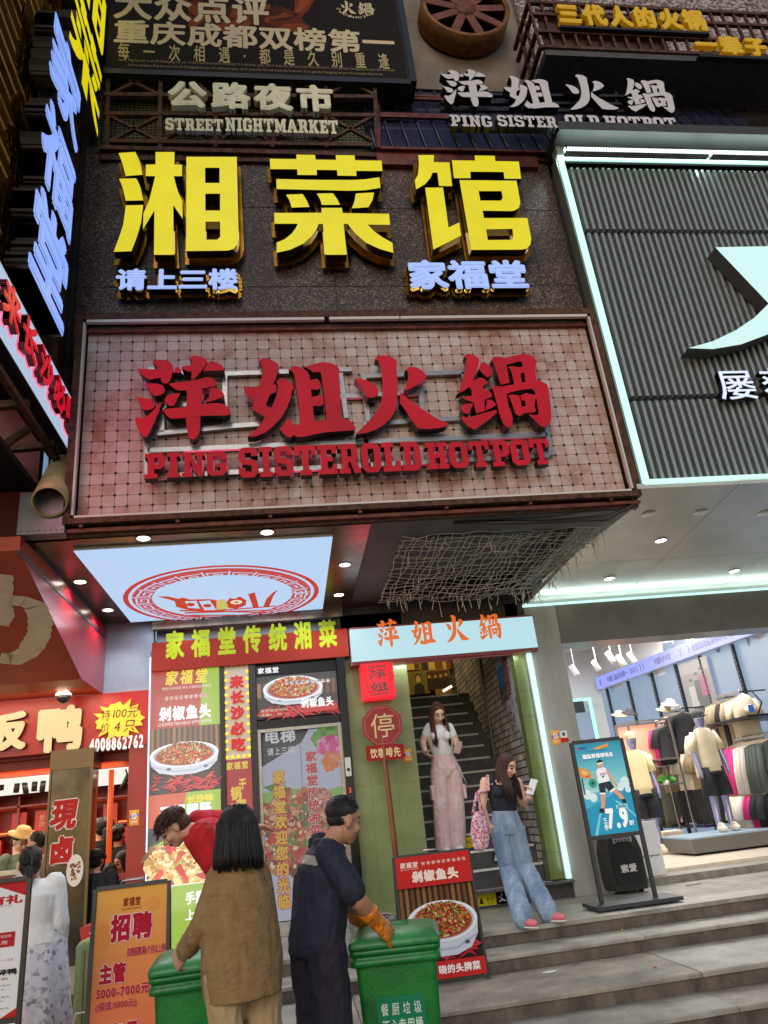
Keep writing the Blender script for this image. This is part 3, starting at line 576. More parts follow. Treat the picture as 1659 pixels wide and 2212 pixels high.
# stair up to the first floor, with its side walls
mb = MB(); RI, TRD, NS = .185, .235, 15
for k in range(NS):
    z = -.89+RI*k; y = 8.8+TRD*k
    x9 = 3.03 if k == 0 else 3.02
    mb.box(1.30, x9, y+.012, y+TRD+.2, z-RI-(.2 if k else 0), z-.02, 0)
    mb.box(1.30, x9, y-(.15 if k == 0 else 0), y+TRD+.012, z-.02, z, 2)
    mb.box(1.31, 2.82, y-.004, y+.006, z-.022, z+.003, 1)
STC = mk('stair_stone', (66, 66, 67), .5, var=.3, vscale=6, bump=.2, bscale=120)
mb.build('staircase', [STC, mk('stair_nosing', (206, 206, 200), .4), mk('stair_tread', (70, 70, 69), .5, var=.25, vscale=6)], b1)
ytop, ztop = 8.8+TRD*NS, -.89+RI*(NS-1)
mb = MB(); mb.hexa([(2.83, 8.951, -1), (3.03, 8.951, -1), (3.3, 14, -1), (3.12, 14, -1), (2.83, 8.951, 6), (3.03, 8.951, 6), (3.3, 14, 6), (3.12, 14, 6)])
mb.build('stair_wall', BRICK, b1)
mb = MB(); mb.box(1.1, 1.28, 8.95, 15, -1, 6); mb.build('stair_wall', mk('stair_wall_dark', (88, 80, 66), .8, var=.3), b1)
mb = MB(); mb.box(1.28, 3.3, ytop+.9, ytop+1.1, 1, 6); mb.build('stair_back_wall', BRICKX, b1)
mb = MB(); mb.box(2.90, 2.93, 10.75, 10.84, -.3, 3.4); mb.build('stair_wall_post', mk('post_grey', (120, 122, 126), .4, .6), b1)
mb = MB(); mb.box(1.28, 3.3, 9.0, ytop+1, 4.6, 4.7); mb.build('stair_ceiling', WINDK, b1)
# canopy: dark metal soffit, light box on the left, open louvre recess on the right
mb = MB(); mb.box(-2.12, .83, 6.0, 8.79, 2.40, 2.46, 0)
mb.box(.832, 1.2, 6.0, 8.79, 2.395, 2.46, 1)
mb.hexa([(2.9, 6.0, 2.395), (3.31, 6.0, 2.395), (3.06, 8.79, 2.395), (2.9, 8.79, 2.395), (2.9, 6.0, 2.46), (3.31, 6.0, 2.46), (3.06, 8.79, 2.46), (2.9, 8.79, 2.46)], 1)
mb.box(1.2, 2.9, 6.0, 6.40, 2.395, 2.46, 1); mb.box(1.2, 2.9, 8.55, 8.79, 2.395, 2.46, 1)
mb.build('canopy_soffit', [CANMET, CANMET2], b1)
mb = MB()
for i in range(44): mb.box(1.2, 2.9, 6.41+i*.048, 6.44+i*.048, 2.60, 2.62)
mb.box(1.2, 2.9, 6.4, 8.55, 2.72, 2.74, 1)
mb.box(1.17, 1.2, 6.4, 8.55, 2.46, 2.74, 0); mb.box(2.9, 2.93, 6.4, 8.55, 2.46, 2.74, 0)
mb.build('louvre_ceiling', [mk('louvre_grey', (108, 110, 108), .5), WINDK], b1)
mb = MB(); mb.box(-2.12, -1.75, 5.86, 6.05, 2.40, 2.78); mb.build('duct_cover', mk('grey_sheet_cover', (128, 132, 140), .4, .5, var=.15), b1)
mb = MB()
for k in range(8): mb.lathe((-2.08+k*.045, 5.858, 2.43), (0, 1, 0), [(-.004, .006), (.002, .006)], 6)
mb.build('rivet', STEEL, b1)
mb = MB(); mb.box(.62, 3.05, 8.8, 8.94, 2.06, 2.95); mb.build('header_wall', CANMET2, b1)
mb = MB(); mb.box(-1.53, .73, 8.66, 8.8, 1.955, 2.0); mb.box(-1.53, .73, 8.70, 8.8, 2.27, 2.40); mb.build('fascia_trim', CANMET, b1)
# ------------------------------------------------------------------ big pvc pipe
p = empty('vent_pipe', (-2.0, 6.0, 2.9), 'yellowish plastic vent pipe end beside the tiled hotpot sign', 'pipe')
mb = MB(); PV = mk('pvc_yellowed', (176, 166, 118), .35, var=.15)
a = PY(106, 1085, 5.75); c = PY(145, 1000, 6.5); d = (c-a).normalized()
mb.lathe(a, d, [(0, .125), (0, .138), (.9, .138)], 28, 0, False); mb.lathe(a, d, [(0.001, .125), (.9, .125)], 28, 1, False)
mb.build('pipe_wall', [PV, mk('pvc_inside', (150, 136, 92), .5)], p)
# ------------------------------------------------------------------ hotpot sign
hs = empty('hotpot_sign', (.7, 6.0, 2.45), 'large tiled sign panel with red 萍姐火鍋 letters in a rusty frame', 'shop sign')
x0, x1, z0, z1 = -1.735, 3.33, 2.50, 4.58
mb = MB(); mb.box(x0+.05, x1-.05, 5.97, 6.02, z0+.03, z1-.03); mb.build('tile_panel', TILE, hs)
mb = MB()
for zz, ww in ((z0, .03), (z1, .04)): mb.box(x0-.03, x1+.03, 5.84, 6.02, zz-ww, zz+ww-.01, 0)
mb.box(x0-.03, x0+.03, 5.84, 6.02, z0+.021, z1-.041, 0); mb.box(x1-.03, x1+.03, 5.84, 6.02, z0+.021, z1-.041, 0)
mb.box(x0-.03, x1+.03, 5.90, 5.96, z0-.085, z0-.055, 1); mb.box(x0-.03, x1+.03, 5.95, 6.03, z0-.10, z0-.031, 0)
for k in range(7): mb.box(x0+.1+k*.78, x0+.13+k*.78, 5.86, 5.95, z0-.055, z0-.031, 1)
mb.box(x0+.05, x1-.05, 5.92, 5.968, z1-.13, z1-.10, 1)
mb.build('frame', [RUST, RUSTRED], hs)
mb = MB(); TB = mk('white_tube', (216, 206, 200), .35)
mb.box(x0+.031, x0+.05, 5.85, 5.90, z0+.05, z1-.07); mb.box(x1-.05, x1-.031, 5.85, 5.90, z0+.05, z1-.07)
for a, b in ((x0+.06, .55), (.6, 1.3), (1.31, x1-.06)): mb.box(a, b, 5.842, 5.88, z1-.075, z1-.045)
mb.box(x0+.06, x1-.06, 5.842, 5.88, z0+.022, z0+.04)
mb.build('tube_strip', TB, hs)
# rails that carry the letters
mb = MB(); R5 = lambda x, y: PY(x, y, 5.93)
def rail(x0_, y0_, x1_, y1_): mb.bar(R5(x0_, y0_), R5(x1_, y1_), .045, .045, up=V((0, 1, 0)))
for q in ((335, 880, 480, 870), (320, 800, 480, 815), (340, 938, 480, 925), (480, 810, 760, 800), (470, 925, 560, 918), (780, 815, 1000, 806), (785, 918, 1000, 905),
          (486, 805, 486, 920), (735, 808, 748, 905), (785, 812, 795, 915), (905, 810, 915, 918), (835, 812, 845, 905), (1000, 806, 1010, 905), (350, 810, 350, 935),
          (318, 940, 318, 1030), (750, 945, 752, 1015), (790, 945, 795, 1012), (1178, 920, 1190, 985), (320, 1032, 1185, 985), (320, 975, 1180, 940), (700, 860, 905, 850)): rail(*q)
mb.build('mounting_rail', STEEL, hs)
REDF = mk('red_letter_face', (172, 12, 34), .55, var=.14, vscale=2.2, emit=.32, spec=.25)
BKSD = mk('letter_side_black', (24, 21, 24), .35)
F0 = PF((0, 0, 0), (1, 0, 0), (0, 0, 1))       # depth = -Y
for ch in '萍姐火鍋':
    mb = MB()
    for i, L in enumerate(TW[ch]): mb.prism(F0, L[0], -5.80+.0006*i, -5.90, 0, 1, L[1:])
    mb.build('character', [REDF, BKSD], hs)
f58 = wallY(5.80)
q0, q1 = f58.q(312, 1030), f58.q(1190, 1000)
for t, bx in (('PING', (312, 977, 490, 1030)), ('SISTEROLD', (515, 960, 910, 1024)), ('HOTPOT', (920, 952, 1190, 1008))):
    # each word follows the level of its plane
    a, b, c, d = f58.qb(*bx); signword(hs, f58, t, (a, b, c, d), 0, -.09, [REDF, BKSD], 'letter', font=SLAB, gap=.0)
for x, z, e in ((-.55, 3.05, 5), (-1.1, 3.0, 3), (.2, 2.95, 3.5), (1.3, 3.0, 2.2), (-.45, 3.7, 2.5), (.75, 3.7, 2), (2.2, 3.1, 1.5), (1.55, 3.65, 1.2)):      # the red halo of the lit letters
    lamp('AREA', (x, 5.945, z), e*.18, (1, .12, .26), .5, (math.radians(-90), 0, 0), sy=.25)
# ------------------------------------------------------------------ yellow 湘菜馆 letters with gold back plates
YEL = mk('yellow_acrylic_lit', (228, 213, 16), .4, emit=.93, var=.05, vscale=2.5)
GOLD = mk('gold_mirror_plate', (150, 104, 30), .25, .9, var=.35, vscale=7)
YSD = mk('letter_side_bronze', (52, 38, 22), .3, .6)
ys = empty('yellow_letter_sign', (.5, 6.1, 5.6), 'lit yellow 湘菜馆 letters on gold back plates over the brown mosaic wall', 'shop sign')
for ch in '湘菜馆':
    mb = MB(); bp = MB()
    for i, L in enumerate(TW[ch]):
        mb.prism(F0, L[0], -5.86+.0006*i, -5.96, 0, 1, L[1:])
        cx = sum(p[0] for p in L[0])/len(L[0]); cz = sum(p[1] for p in L[0])/len(L[0])
        # plate a little larger than the stroke
        n_ = len(L[0]); g = .045; out = []
        ar = sum(L[0][k][0]*L[0][(k+1) % n_][1]-L[0][(k+1) % n_][0]*L[0][k][1] for k in range(n_)); sg = -1 if ar > 0 else 1
        for k in range(n_):
            a, b, c = V(L[0][k-1]), V(L[0][k]), V(L[0][(k+1) % n_])
            e1 = (b-a).normalized(); e2 = (c-b).normalized()
            nn = V((-(e1.y+e2.y), e1.x+e2.x))*sg
            nn = nn.normalized() if nn.length > 1e-6 else V((0, 0))
            out.append(tuple(b+nn*g))
        bp.prism(F0, out, -6.01-.001*i, -6.03-.001*i, 0)
    o = mb.build('character', [YEL, YSD], ys); bp.build('back_plate', GOLD, o)
for x in (-.55, 1.05, 2.35):
    lamp('AREA', (x, 5.99, 4.95), 3.0, (1, .72, .2), 1.1, (math.radians(-70), 0, 0), sy=.06)
    lamp('AREA', (x, 5.985, 5.6), 2.2, (1, .75, .25), 1.1, (math.radians(-90), 0, 0), sy=.3)
# small blue-white letters
BLU = mk('blue_white_acrylic_lit', (168, 192, 255), .4, emit=.95)
for nm, t, bx in (('left', '请上三楼', (250, 580, 514, 626)), ('right', '家福堂', (882, 561, 1138, 624))):
    f = wallY(5.93); bs = empty('small_letter_sign', f(*f.q((bx[0]+bx[2])/2, bx[3])), 'small lit blue-white %s, %s' % (t, 'four characters below the leftmost yellow character' if nm == 'left' else 'three characters below the rightmost yellow character'), 'shop sign')
    bb = f.qb(*bx); signword(bs, f, t, bb, 0, -.07, [BLU, YSD], bold=.045, gap=.02)
    f2 = wallY(6.02); w_ = bb[2]-bb[0]
    vs, fs = layout(t, .12, False, .02); mb = MB(); raised(mb, f2, fit(vs, bb[0]-.04, bb[1]-.04, bb[2]+.04, bb[3]+.03), fs, 0, -.02, 0, 0); mb.build('back_plate', GOLD, bs)
    lamp('AREA', ((bb[0]+bb[2])/2, 6.0, bb[1]-.06), .8, (1, .75, .25), w_*.8, (math.radians(-70), 0, 0), sy=.05)
# ------------------------------------------------------------------ truss sign 公路夜市
tr = empty('night_market_sign', (-.3, 6.1, 7.1), 'rusty lattice truss carrying pale 公路夜市 STREET NIGHTMARKET letters', 'sign')
f = wallY(6.08); mb = MB()
def tb(x0_, y0_, x1_, y1_, w_=.05, F_=None): F_ = F_ or f; mb.bar(F_(*F_.q(x0_, y0_)), F_(*F_.q(x1_, y1_)), w_, w_, up=V((0, 1, 0)))
for y in ((150, 165), (207, 212), (248, 252), (307, 316)): tb(225, y[0], 812, y[1], .055)
for x in ((234, 232), (347, 346), (467, 466), (588, 588), (703, 705), (808, 814)): tb(x[0], 150, x[1], 320, .045)
for a, b in ((234, 347), (588, 703), (703, 810)):
    tb(a, 152, b, 207, .035); tb(a, 207, b, 152, .035)
for a, b in ((234, 347), (703, 810)):
    tb(a, 250, b, 308, .035); tb(a, 308, b, 250, .035)
for a, b in ((347, 407), (467, 527), (588, 645)): tb(a, 308, b, 272, .035); tb(b, 272, b+58, 308, .035)
for a in (347, 467, 588): tb(a, 165, a+50, 152, .03); tb(a+50, 152, a+110, 207, .03)
tb(215, 322, 1190, 348, .06); tb(215, 345, 830, 352, .05)
mb.build('truss_frame', RUST, tr)
mb = MB(); g = wallY(6.4)
a, b, c, d = g.qb(205, 182, 825, 352)
mb.box(a, c, 6.42, 6.45, b-.3, d+.1, 1)
n_ = int((c-a)/.05)
for i in range(n_): mb.box(a+i*(c-a)/n_, a+i*(c-a)/n_+.014, 6.40, 6.408, b-.3, d)
for i in range(int((d-b+.3)/.045)): mb.box(a, c, 6.392, 6.4, b-.3+i*.045, b-.3+i*.045+.012)
mb.build('wire_mesh', [mk('mesh_grey_green', (136, 132, 104), .6), mk('mesh_backing', (58, 56, 40), .9)], tr)
PALE = mk('pale_cream_letter', (238, 232, 196), .5, var=.12, vscale=5)
f = wallY(5.98)
signword(tr, f, '公路夜市', f.qb(362, 178, 720, 236), 0, -.09, [PALE, PALE], bold=.05, gap=.12)
signword(tr, f, 'STREET', f.qb(357, 256, 482, 282), 0, -.05, [PALE, PALE], 'letter', font=SLAB, gap=0)
signword(tr, f, 'NIGHTMARKET', f.qb(487, 257, 730, 286), 0, -.05, [PALE, PALE], 'letter', font=SLAB, gap=0)
# ------------------------------------------------------------------ dark billboard
bb_ = empty('dark_billboard', (-.3, 6.0, 8.0), 'dark billboard with cream slogan 重庆成都双榜第一 in a black frame', 'billboard')
f = wallY(6.0); a, b, c, d = f.qb(233, -60, 862, 158)
zb = f.q(548, 160)[1]; za = zb+1.6
mb = MB(); mb.box(a, c+.02, 6.02, 6.3, zb, za); mb.box(c+.02, c+.10, 5.99, 6.3, zb-.03, za); mb.box(a-.02, c+.02, 5.99, 6.3, zb-.08, zb-.001)
mb.build('frame', BLACK, bb_)
fr = PF((a, 6.018, zb), (1, 0, 0), (0, 0, 1)); P = Print(fr, c-a, za-zb); DKB = (20, 12, 9)
P.rect(0, 0, 1, 1, DKB)
P.px([(640, -40), (690, -20), (668, 20), (640, 48), (590, 58), (635, 30)], (120, 50, 24)); P.px([(648, -40), (684, -20), (662, 14), (630, 40), (645, 10)], (150, 70, 34))
P.bits(60, *P.p(420, 20), *P.p(640, 60), [(96, 36, 16), (70, 24, 12), (130, 60, 30)], .02, 3)
CR = (214, 196, 164)
P.text('大众点评', *P.pb(246, -14, 580, 48), CR, .032, gap=.02)
P.text('重庆成都双榜第一', *P.pb(246, 55, 850, 106), CR, .032, gap=.02)
P.text('每一次相遇·都是久别重逢', *P.pb(254, 104, 838, 139), (190, 170, 130), .015, gap=1.1)
for k, (yy, t) in enumerate(((129, 'Sister Ping hot pot is an old Chongqing hot pot. It has a certain position in history. It is delicious, spicy, full of desire for life and tastes like fireworks. It is a genuine Chongqing hot pot that everyone'), (139, 'likes to eatSister Ping hot pot is an old Chongqing hot pot. It is delicious, spicy, full of desire for life and tastes like fireworks. It is a genuine Chongqing hot pot that everyone likes to eat'))):
    P.text(t, *P.pb(256+k*20, yy+9, 850-k*25, yy+16), (160, 144, 112), .0)
P.text('火鍋', *P.pb(735, 4, 806, 32), CR, .04, font=FONT)
cx_, cy_ = P.p(768, 12)
for i, ch in enumerate('OLD·HOTPOT'):
    t = math.radians(158-i*15.2); r = .068; u, v = cx_+r*math.cos(t), cy_+r*P.w/P.h*math.sin(t)
    P.text(ch, u-.008, v-.012, u+.008, v+.012, CR, .02)
P.build('poster', bb_, 0, .95)
# ------------------------------------------------------------------ plaster wall, drum wheel
mb = MB(); f = wallY(6.6); a, b, c, d = f.qb(870, -120, 1160, 200); mb.box(a-.15, c, 6.6, 6.72, f.q(1000, 195)[1], d+1.0); mb.build('plaster_wall', PLAST, b1)
wl = empty('drum_wheel', PY(1000, 40, 6.4), 'rusty spoked drum wheel fixed to the grey plaster wall', 'wheel')
WR = mk('wheel_rust', (128, 82, 34), .6, .25, bump=.3, var=.4, vscale=9); WS = mk('wheel_spoke_rust', (112, 62, 46), .6, .2, bump=.3, var=.4, vscale=12)
ctr = PY(1006, 12, 6.26); mb = MB()
mb.lathe(ctr, (0, 1, 0), [(0, .56), (0, .62), (.30, .62), (.30, .56), (.02, .56)], 48, 0, False); mb.build('rim', WR, wl)
mb = MB(); mb.lathe(ctr, (0, 1, 0), [(.02, .001), (.02, .13), (.12, .15)], 24); mb.build('hub', WS, wl)
for k in range(9):
    t = 2*math.pi*k/9+.1; mb = MB(); e = V((math.cos(t), 0, math.sin(t)))
    mb.bar(ctr+e*.12+V((0, .05, 0)), ctr+e*.57+V((0, .05, 0)), .12, .03, up=V((0, 1, 0))); mb.build('spoke', WS, wl)
mb = MB(); mb.lathe(ctr, (0, 1, 0), [(.28, .001), (.28, .56)], 32); mb.build('back_disc', WINDK, wl)
# ------------------------------------------------------------------ blue tile roof with the unlit white sign
rf = empty('blue_tile_roof', (2.2, 6.3, 7.1), 'low blue metal tile roof with rusty rails beside the truss', 'roof')
a = PY(812, 322, 6.02); c = PY(815, 196, 6.55); mb = MB(); xr = 6.5
BT = mk('blue_roof_tile', (44, 42, 66), .4, .2, var=.35, vscale=6)
mb.quad((a.x-.05, a.y, a.z), (xr, a.y, a.z), (xr, c.y, c.z), (a.x-.05, c.y, c.z))
k = 0; x = a.x
while x < xr:
    mb.tube([(x, a.y-.005, a.z+.012), (x, c.y, c.z+.012)], .022, 6); x += .20
for q in (.33, .66, .97):
    p_ = a.lerp(c, q); mb.box(a.x-.05, xr, p_.y-.012, p_.y+.03, p_.z-.03, p_.z+.012)
mb.build('roof_tiles', BT, rf)
mb = MB()
for y, yy in ((206, 6.4), (212, 6.35), (247, 6.2), (252, 6.2), (321, 6.0)):
    p_ = PY(830, y, yy); mb.bar((p_.x-.05, yy, p_.z), (xr if y > 300 else 2.4, yy, p_.z), .035, .035)
mb.bar(PY(814, 196, 6.3), PY(818, 322, 6.0), .05); mb.box(a.x, 3.25, 6.03, 6.1, a.z-.22, a.z-.03)
mb.build('rail', RUSTRED, rf)
ws = empty('white_letter_sign', (2.9, 5.98, 7.3), 'unlit white 萍姐火鍋 PING SISTER OLD HOTPOT letters above the roof edge', 'shop sign')
f = wallY(5.62); WL = mk('white_letter_unlit', (206, 202, 206), .5); mb = MB()
for y in (205, 222, 238, 281): tb(952 if y < 240 else 972, y, 1455, y+6, .04, wallY(5.75))
for x in (985, 1060, 1150, 1240, 1330, 1420): tb(x, 200, x+6, 285, .03, wallY(5.77))
mb.build('rail', BLACK, ws)
signword(ws, f, '萍姐火鍋', f.qb(958, 157, 1448, 236), 0, -.10, [WL, BKSD], font=FONT, gap=.08)
signword(ws, f, 'PING', f.qb(973, 249, 1062, 273), 0, -.08, [WL, BKSD], 'letter', font=SLAB, gap=0)
signword(ws, f, 'SISTER', f.qb(1075, 250, 1202, 274), 0, -.08, [WL, BKSD], 'letter', font=SLAB, gap=0)
signword(ws, f, 'OLD HOTPOT', f.qb(1222, 251, 1460, 277), 0, -.08, [WL, BKSD], 'letter', font=SLAB, gap=0)
# ------------------------------------------------------------------ balcony, upper right
mb = MB(); f = wallY(6.5); a = f.qb(1120, -100, 1700, 170); mb.box(a[0], 12, 6.5, 6.715, a[1]-.3, a[3]+1.2); mb.build('stone_wall', MOSAIC2, b1)
bl = empty('balcony', (5.2, 6.0, 8.0), 'grey balcony slab with rusty railing at the upper right', 'balcony')
c0 = PY(1180, 118, 5.85); zb = c0.z; mb = MB(); xb0, xb1 = c0.x, 9.2
mb.box(xb0, xb1, 5.85, 6.49, zb, zb+.10); mb.build('slab', mk('balcony_soffit', (74, 72, 74), .7, var=.2), bl)
mb = MB(); zt = zb+1.05
for z in (zb+.13, zb+.42, zt-.06, zt-.3): mb.bar((xb0-.05, 5.85, z), (xb1, 5.85, z), .05); mb.bar((xb0-.05, 5.85, z), (xb0-.05, 6.48, z), .05)
x = xb0-.05
while x < xb1: mb.bar((x, 5.85, zb+.1), (x, 5.85, zt), .03); x += .17
for y in (6.05, 6.25): mb.bar((xb0-.05, y, zb+.1), (xb0-.05, y, zt), .03)
mb.build('railing', RUST, bl)
mb = MB(); mb.box(xb0+.05, xb0+1.75, 5.90, 5.92, zb+.1, zt-.1); mb.build('railing_board', mk('rust_board', (60, 34, 26), .6, var=.4), bl)
f = wallY(5.76); YL = mk('yellow_foam_letter', (214, 170, 20), .55, emit=.12)
for t, bx in (('三代人的火锅', (1207, 13, 1520, 58)), ('一辈子', (1503, 78, 1655, 117))):
    ls = empty('balcony_letters', f(*f.q(bx[0], bx[3])), 'chunky yellow %s letters, %s' % (t, 'upper row of six on the balcony railing' if len(t) > 3 else 'lower row of three at the balcony corner by the frame edge'), 'letter sign')
    signword(ls, f, t, f.qb(*bx), 0, -.07, [YL, YL], bold=.06, gap=.14)
    q = f.qb(*bx); mb = MB(); mb.box(q[0], q[2], 5.77, 5.84, q[1]-.05, q[1]-.01); mb.build('shelf', BLACK, ls)
# ------------------------------------------------------------------ sportswear shop next door
b2 = empty('sportswear_shop', (4.5, 8.8, ZL), 'grey panelled sportswear shop with bright open front and slatted sign above', 'building')
Fx = wallY(5.85)
xl = Fx.q(1205, 345)[0]; zt = Fx.q(1400, 350)[1]; zbm = Fx.q(1385, 1050)[1]; XR = 9.0
xs = empty('slatted_sign', (6, 5.85, zbm), 'huge slatted dark sign in a white light frame with a big X logo', 'shop sign')
SLM = mk('slat_metal', (150, 156, 156), .4, .3, var=.06)
g1, g2 = Fx.q(1260, 492)[1], Fx.q(1360, 856)[1]
for a, c in ((zbm+.05, g2-.03), (g2+.03, g1-.03), (g1+.03, zt-.06)):
    mb = MB(); x = xl+.07
    while x < XR:
        mb.box(x, x+.034, 5.895, 5.965, a, c); x += .078
    mb.build('slat_row', SLM, xs)
mb = MB(); mb.box(xl+.03, XR, 5.97, 6.0, zbm, zt); mb.build('back_panel', mk('sign_back_dark', (44, 48, 50), .5), xs)
mb = MB(); mb.box(xl+.01, XR, 6.001, 6.5, zbm+.02, zt); mb.box(xl-.02, xl+.03, 5.86, 6.0, zbm, zt+.05); mb.build('sign_casing', mk('sign_casing_grey', (110, 116, 108), .4, .3), xs)
mb = MB(); mb.box(xl, xl+.062, 5.83, 5.858, zbm+.06, zt); mb.box(xl, XR, 5.83, 5.86, zt+.001, zt+.06); mb.box(xl, XR, 5.83, 5.86, zbm, zbm+.058); mb.build('light_frame', LEDW, xs)
zh = PY(1400, 326, 5.70).z
hz0, hz1 = PY(1400, 284, 5.6).z, PY(1300, 264, 5.6).z
mb = MB(); mb.box(xl-.03, XR, 5.60, 6.4, hz0, hz1, 0); mb.box(xl, XR, 5.82, 5.95, zt+.07, hz0-.001, 1); mb.build('header', [mk('header_dark', (62, 60, 58), .5), mk('header_grey', (150, 160, 154), .5)], xs)
wash = empty('wall_washer_lamp', (5, 5.7, zh), 'long bright led wall washer bar above the slatted sign', 'lamp')
mb = MB()
for a, c in ((xl+.04, 5.2), (5.24, 6.9)): mb.box(a, c, 5.70, 5.78, zh-.03, zh+.03)
mb.build('lamp_body', STEEL, wash)
mb = MB(); x = xl+.06
while x < 6.9:
    mb.box(x, x+.02, 5.685, 5.699, zh-.022, zh+.018); x += .034
mb.build('led_row', mk('led_dot', (225, 246, 255), .4, emit=3), wash)
lamp('AREA', (5.6, 5.74, zt+.05), 90, (.74, 1, .97), 4.4, (math.radians(9), 0, 0), sy=.04)
# X logo
LOGO = mk('logo_face_lit', (208, 242, 238), .4, emit=.98); fl = wallY(5.72)
LQ = lambda pts: [fl.q(*p) for p in pts]
for pts in ([(1545, 534), (1700, 531), (1780, 605), (1700, 668), (1660, 655)], [(1487, 752), (1540, 737), (1590, 713), (1630, 686), (1663, 653), (1725, 682), (1700, 704), (1659, 722), (1600, 744), (1540, 754)], [(1668, 650), (1735, 600), (1800, 540), (1890, 500), (1850, 570), (1790, 625), (1730, 672)], [(1730, 684), (1780, 660), (1880, 745), (1790, 745)]):
    mb = MB(); mb.prism(fl, LQ(pts), 0, -.17, 0, 1); mb.build('logo', [LOGO, mk('logo_side_grey', (92, 92, 90), .4)], xs)
WLT = mk('white_letter_lit', (226, 238, 255), .4, emit=1.0)
fl = wallY(5.80); signword(xs, fl, '屡获', fl.qb(1550, 797, 1725, 861), 0, -.07, [WLT, BKSD], bold=.01, gap=.12)
# soffit, fascia, pilaster
mb = MB()
def sof(x0, x1, y0, y1):
    z = lambda y: 2.53-(y-5.83)*.098
    fx = lambda x, y: x if x > 3.2 else 3.325-(y-5.83)*.088
    mb.hexa([(fx(x0, y0), y0, z(y0)), (fx(x1, y0), y0, z(y0)), (fx(x1, y1), y1, z(y1)), (fx(x0, y1), y1, z(y1)), (fx(x0, y0), y0, z(y0)+.05), (fx(x1, y0), y0, z(y0)+.05), (fx(x1, y1), y1, z(y1)+.05), (fx(x0, y1), y1, z(y1)+.05)])
for a, c in ((3.0, 4.35), (4.356, 5.7), (5.706, 7.1), (7.106, 9)):
    for y0, y1 in ((5.83, 7.5), (7.506, 8.8)): sof(a, c, y0, y1)
mb.build('soffit', SOFF, b2)
mb = MB(); mb.box(3.03, 3.44, 8.72, 8.95, ZL, 2.22); mb.build('pilaster', GREYP, b2)
mb = MB(); mb.box(3.06, 9, 8.722, 8.95, 1.80, 2.221); mb.box(3.441, 9, 8.70, 9.1, 1.72, 1.797); mb.build('fascia', DFASC, b2)
mb = MB(); mb.box(3.45, 9, 8.70, 8.75, 2.222, 2.262); mb.box(3.03, 3.45, 8.70, 8.75, 2.222, 2.262); mb.build('cove_strip', LEDW, b2)
lamp('AREA', (5.8, 8.55, 2.16), 10, (.75, 1, .96), 5.4, (math.radians(-150), 0, 0), sy=.05)
mb = MB(); mb.box(2.975, 3.028, 8.73, 8.76, -.88, 1.66); mb.build('edge_light_strip', LEDW, b2)
mb = MB(); mb.box(2.972, 3.03, 8.761, 8.95, -.88, 1.7); mb.build('edge_channel', WHITEP, b2)
lamp('AREA', (2.99, 8.66, .4), 1.6, (.75, 1, .96), .04, (math.radians(90), 0, 0), sy=2.4)
def downlight(x, y, z, col=(1, .95, .85), e=10, r=.062, label=None, group=None, tilt=0, on=True, spot=110):
    d = empty('downlight', (x, y, z), label, 'ceiling light', group); mb = MB()
    mb.lathe((x, y, z+.004), (0, 0, -1), [(0, r*1.28), (.005, r*1.24), (.006, r)], 20); mb.build('rim', LIDARK if on else SOFF, d)
    mb = MB(); mb.lathe((x, y, z-.001), (0, 0, -1), [(0, r), (.002, r*.98), (.003, .001)], 20); mb.build('lens', DOWNL if on else SOFF, d)
    if on and e: lamp('SPOT', (x, y, z-.03), e, col, .05, (0, 0, 0), spot)
    return d
zs = lambda y: 2.53-(y-5.83)*.098
for k, (px, py, on) in enumerate(((1427, 1167, 1), (1316, 1249, 1), (1586, 1233, 1), (1400, 1110, 0), (1513, 1107, 0), (1652, 1108, 0))):
    # meet the sloping soffit
    lo, hi = 5.0, 12.0
    for _ in range(40):
        m = (lo+hi)/2; q = PY(px, py, m)
        if q.z > zs(m): lo = lo; hi = m
        else: lo = m
    y = min(max((lo+hi)/2, 6.0), 8.6); q = PY(px, py, y)
    downlight(q.x, y, zs(y)-.005, (1, .93, .82), 24, .058, ('lit' if on else 'unlit dark') + ' round downlight in the grey shop soffit, ' + ('just right of the string net', 'nearest the white sign over the stairs', 'deepest in at the right', 'beside the black cables', 'middle of the front row', 'rightmost at the frame edge')[k], 'downlights in the grey soffit', on=bool(on))
# ---------------- interior: a deep bright room
FLZ = -.95
wx = lambda y: 7.78-(y-8.8)*.118            # right-hand wall runs back slightly inwards
mb = MB(); mb.box(3.3, 9.5, 8.8, 9.15, -1.19, -.99, 0); mb.box(3.3, 9.5, 9.15, 16.2, -1.19, FLZ, 1)
tag(mb.build('shop_floor', [mk('threshold_granite', (126, 122, 114), .5, var=.3, vscale=9, bump=.1), mk('shop_floor_tile', (206, 194, 176), .3, var=.06)]), kind='structure')
mb = MB(); mb.box(3.25, 3.44, 8.951, 16, ZL, 2.9); mb.box(3.44, 9.2, 15.8, 16, FLZ, 2.9)
mb.hexa([(wx(8.95)+.02, 8.96, FLZ), (9.3, 8.96, FLZ), (9.3, 15.79, FLZ), (wx(15.79)+.02, 15.79, FLZ), (wx(8.95)+.02, 8.96, 2.9), (9.3, 8.96, 2.9), (9.3, 15.79, 2.9), (wx(15.79)+.02, 15.79, 2.9)])
mb.build('interior_wall', mk('shop_wall_white', (206, 204, 206), .6), b2)
mb = MB(); mb.box(3.44, 9.2, 8.95, 15.8, 2.9, 3.0); mb.build('interior_ceiling', mk('shop_ceiling', (186, 186, 186), .7), b2)
def along(y, off, z): return V((wx(y)-off, y, z))
def pw(px, py, off):      # where a line of sight meets the plane 'off' in front of the right-hand wall
    d = ray(px, py); t = (7.78+8.8*.118-off)/(d.x+.118*d.y); return d*t
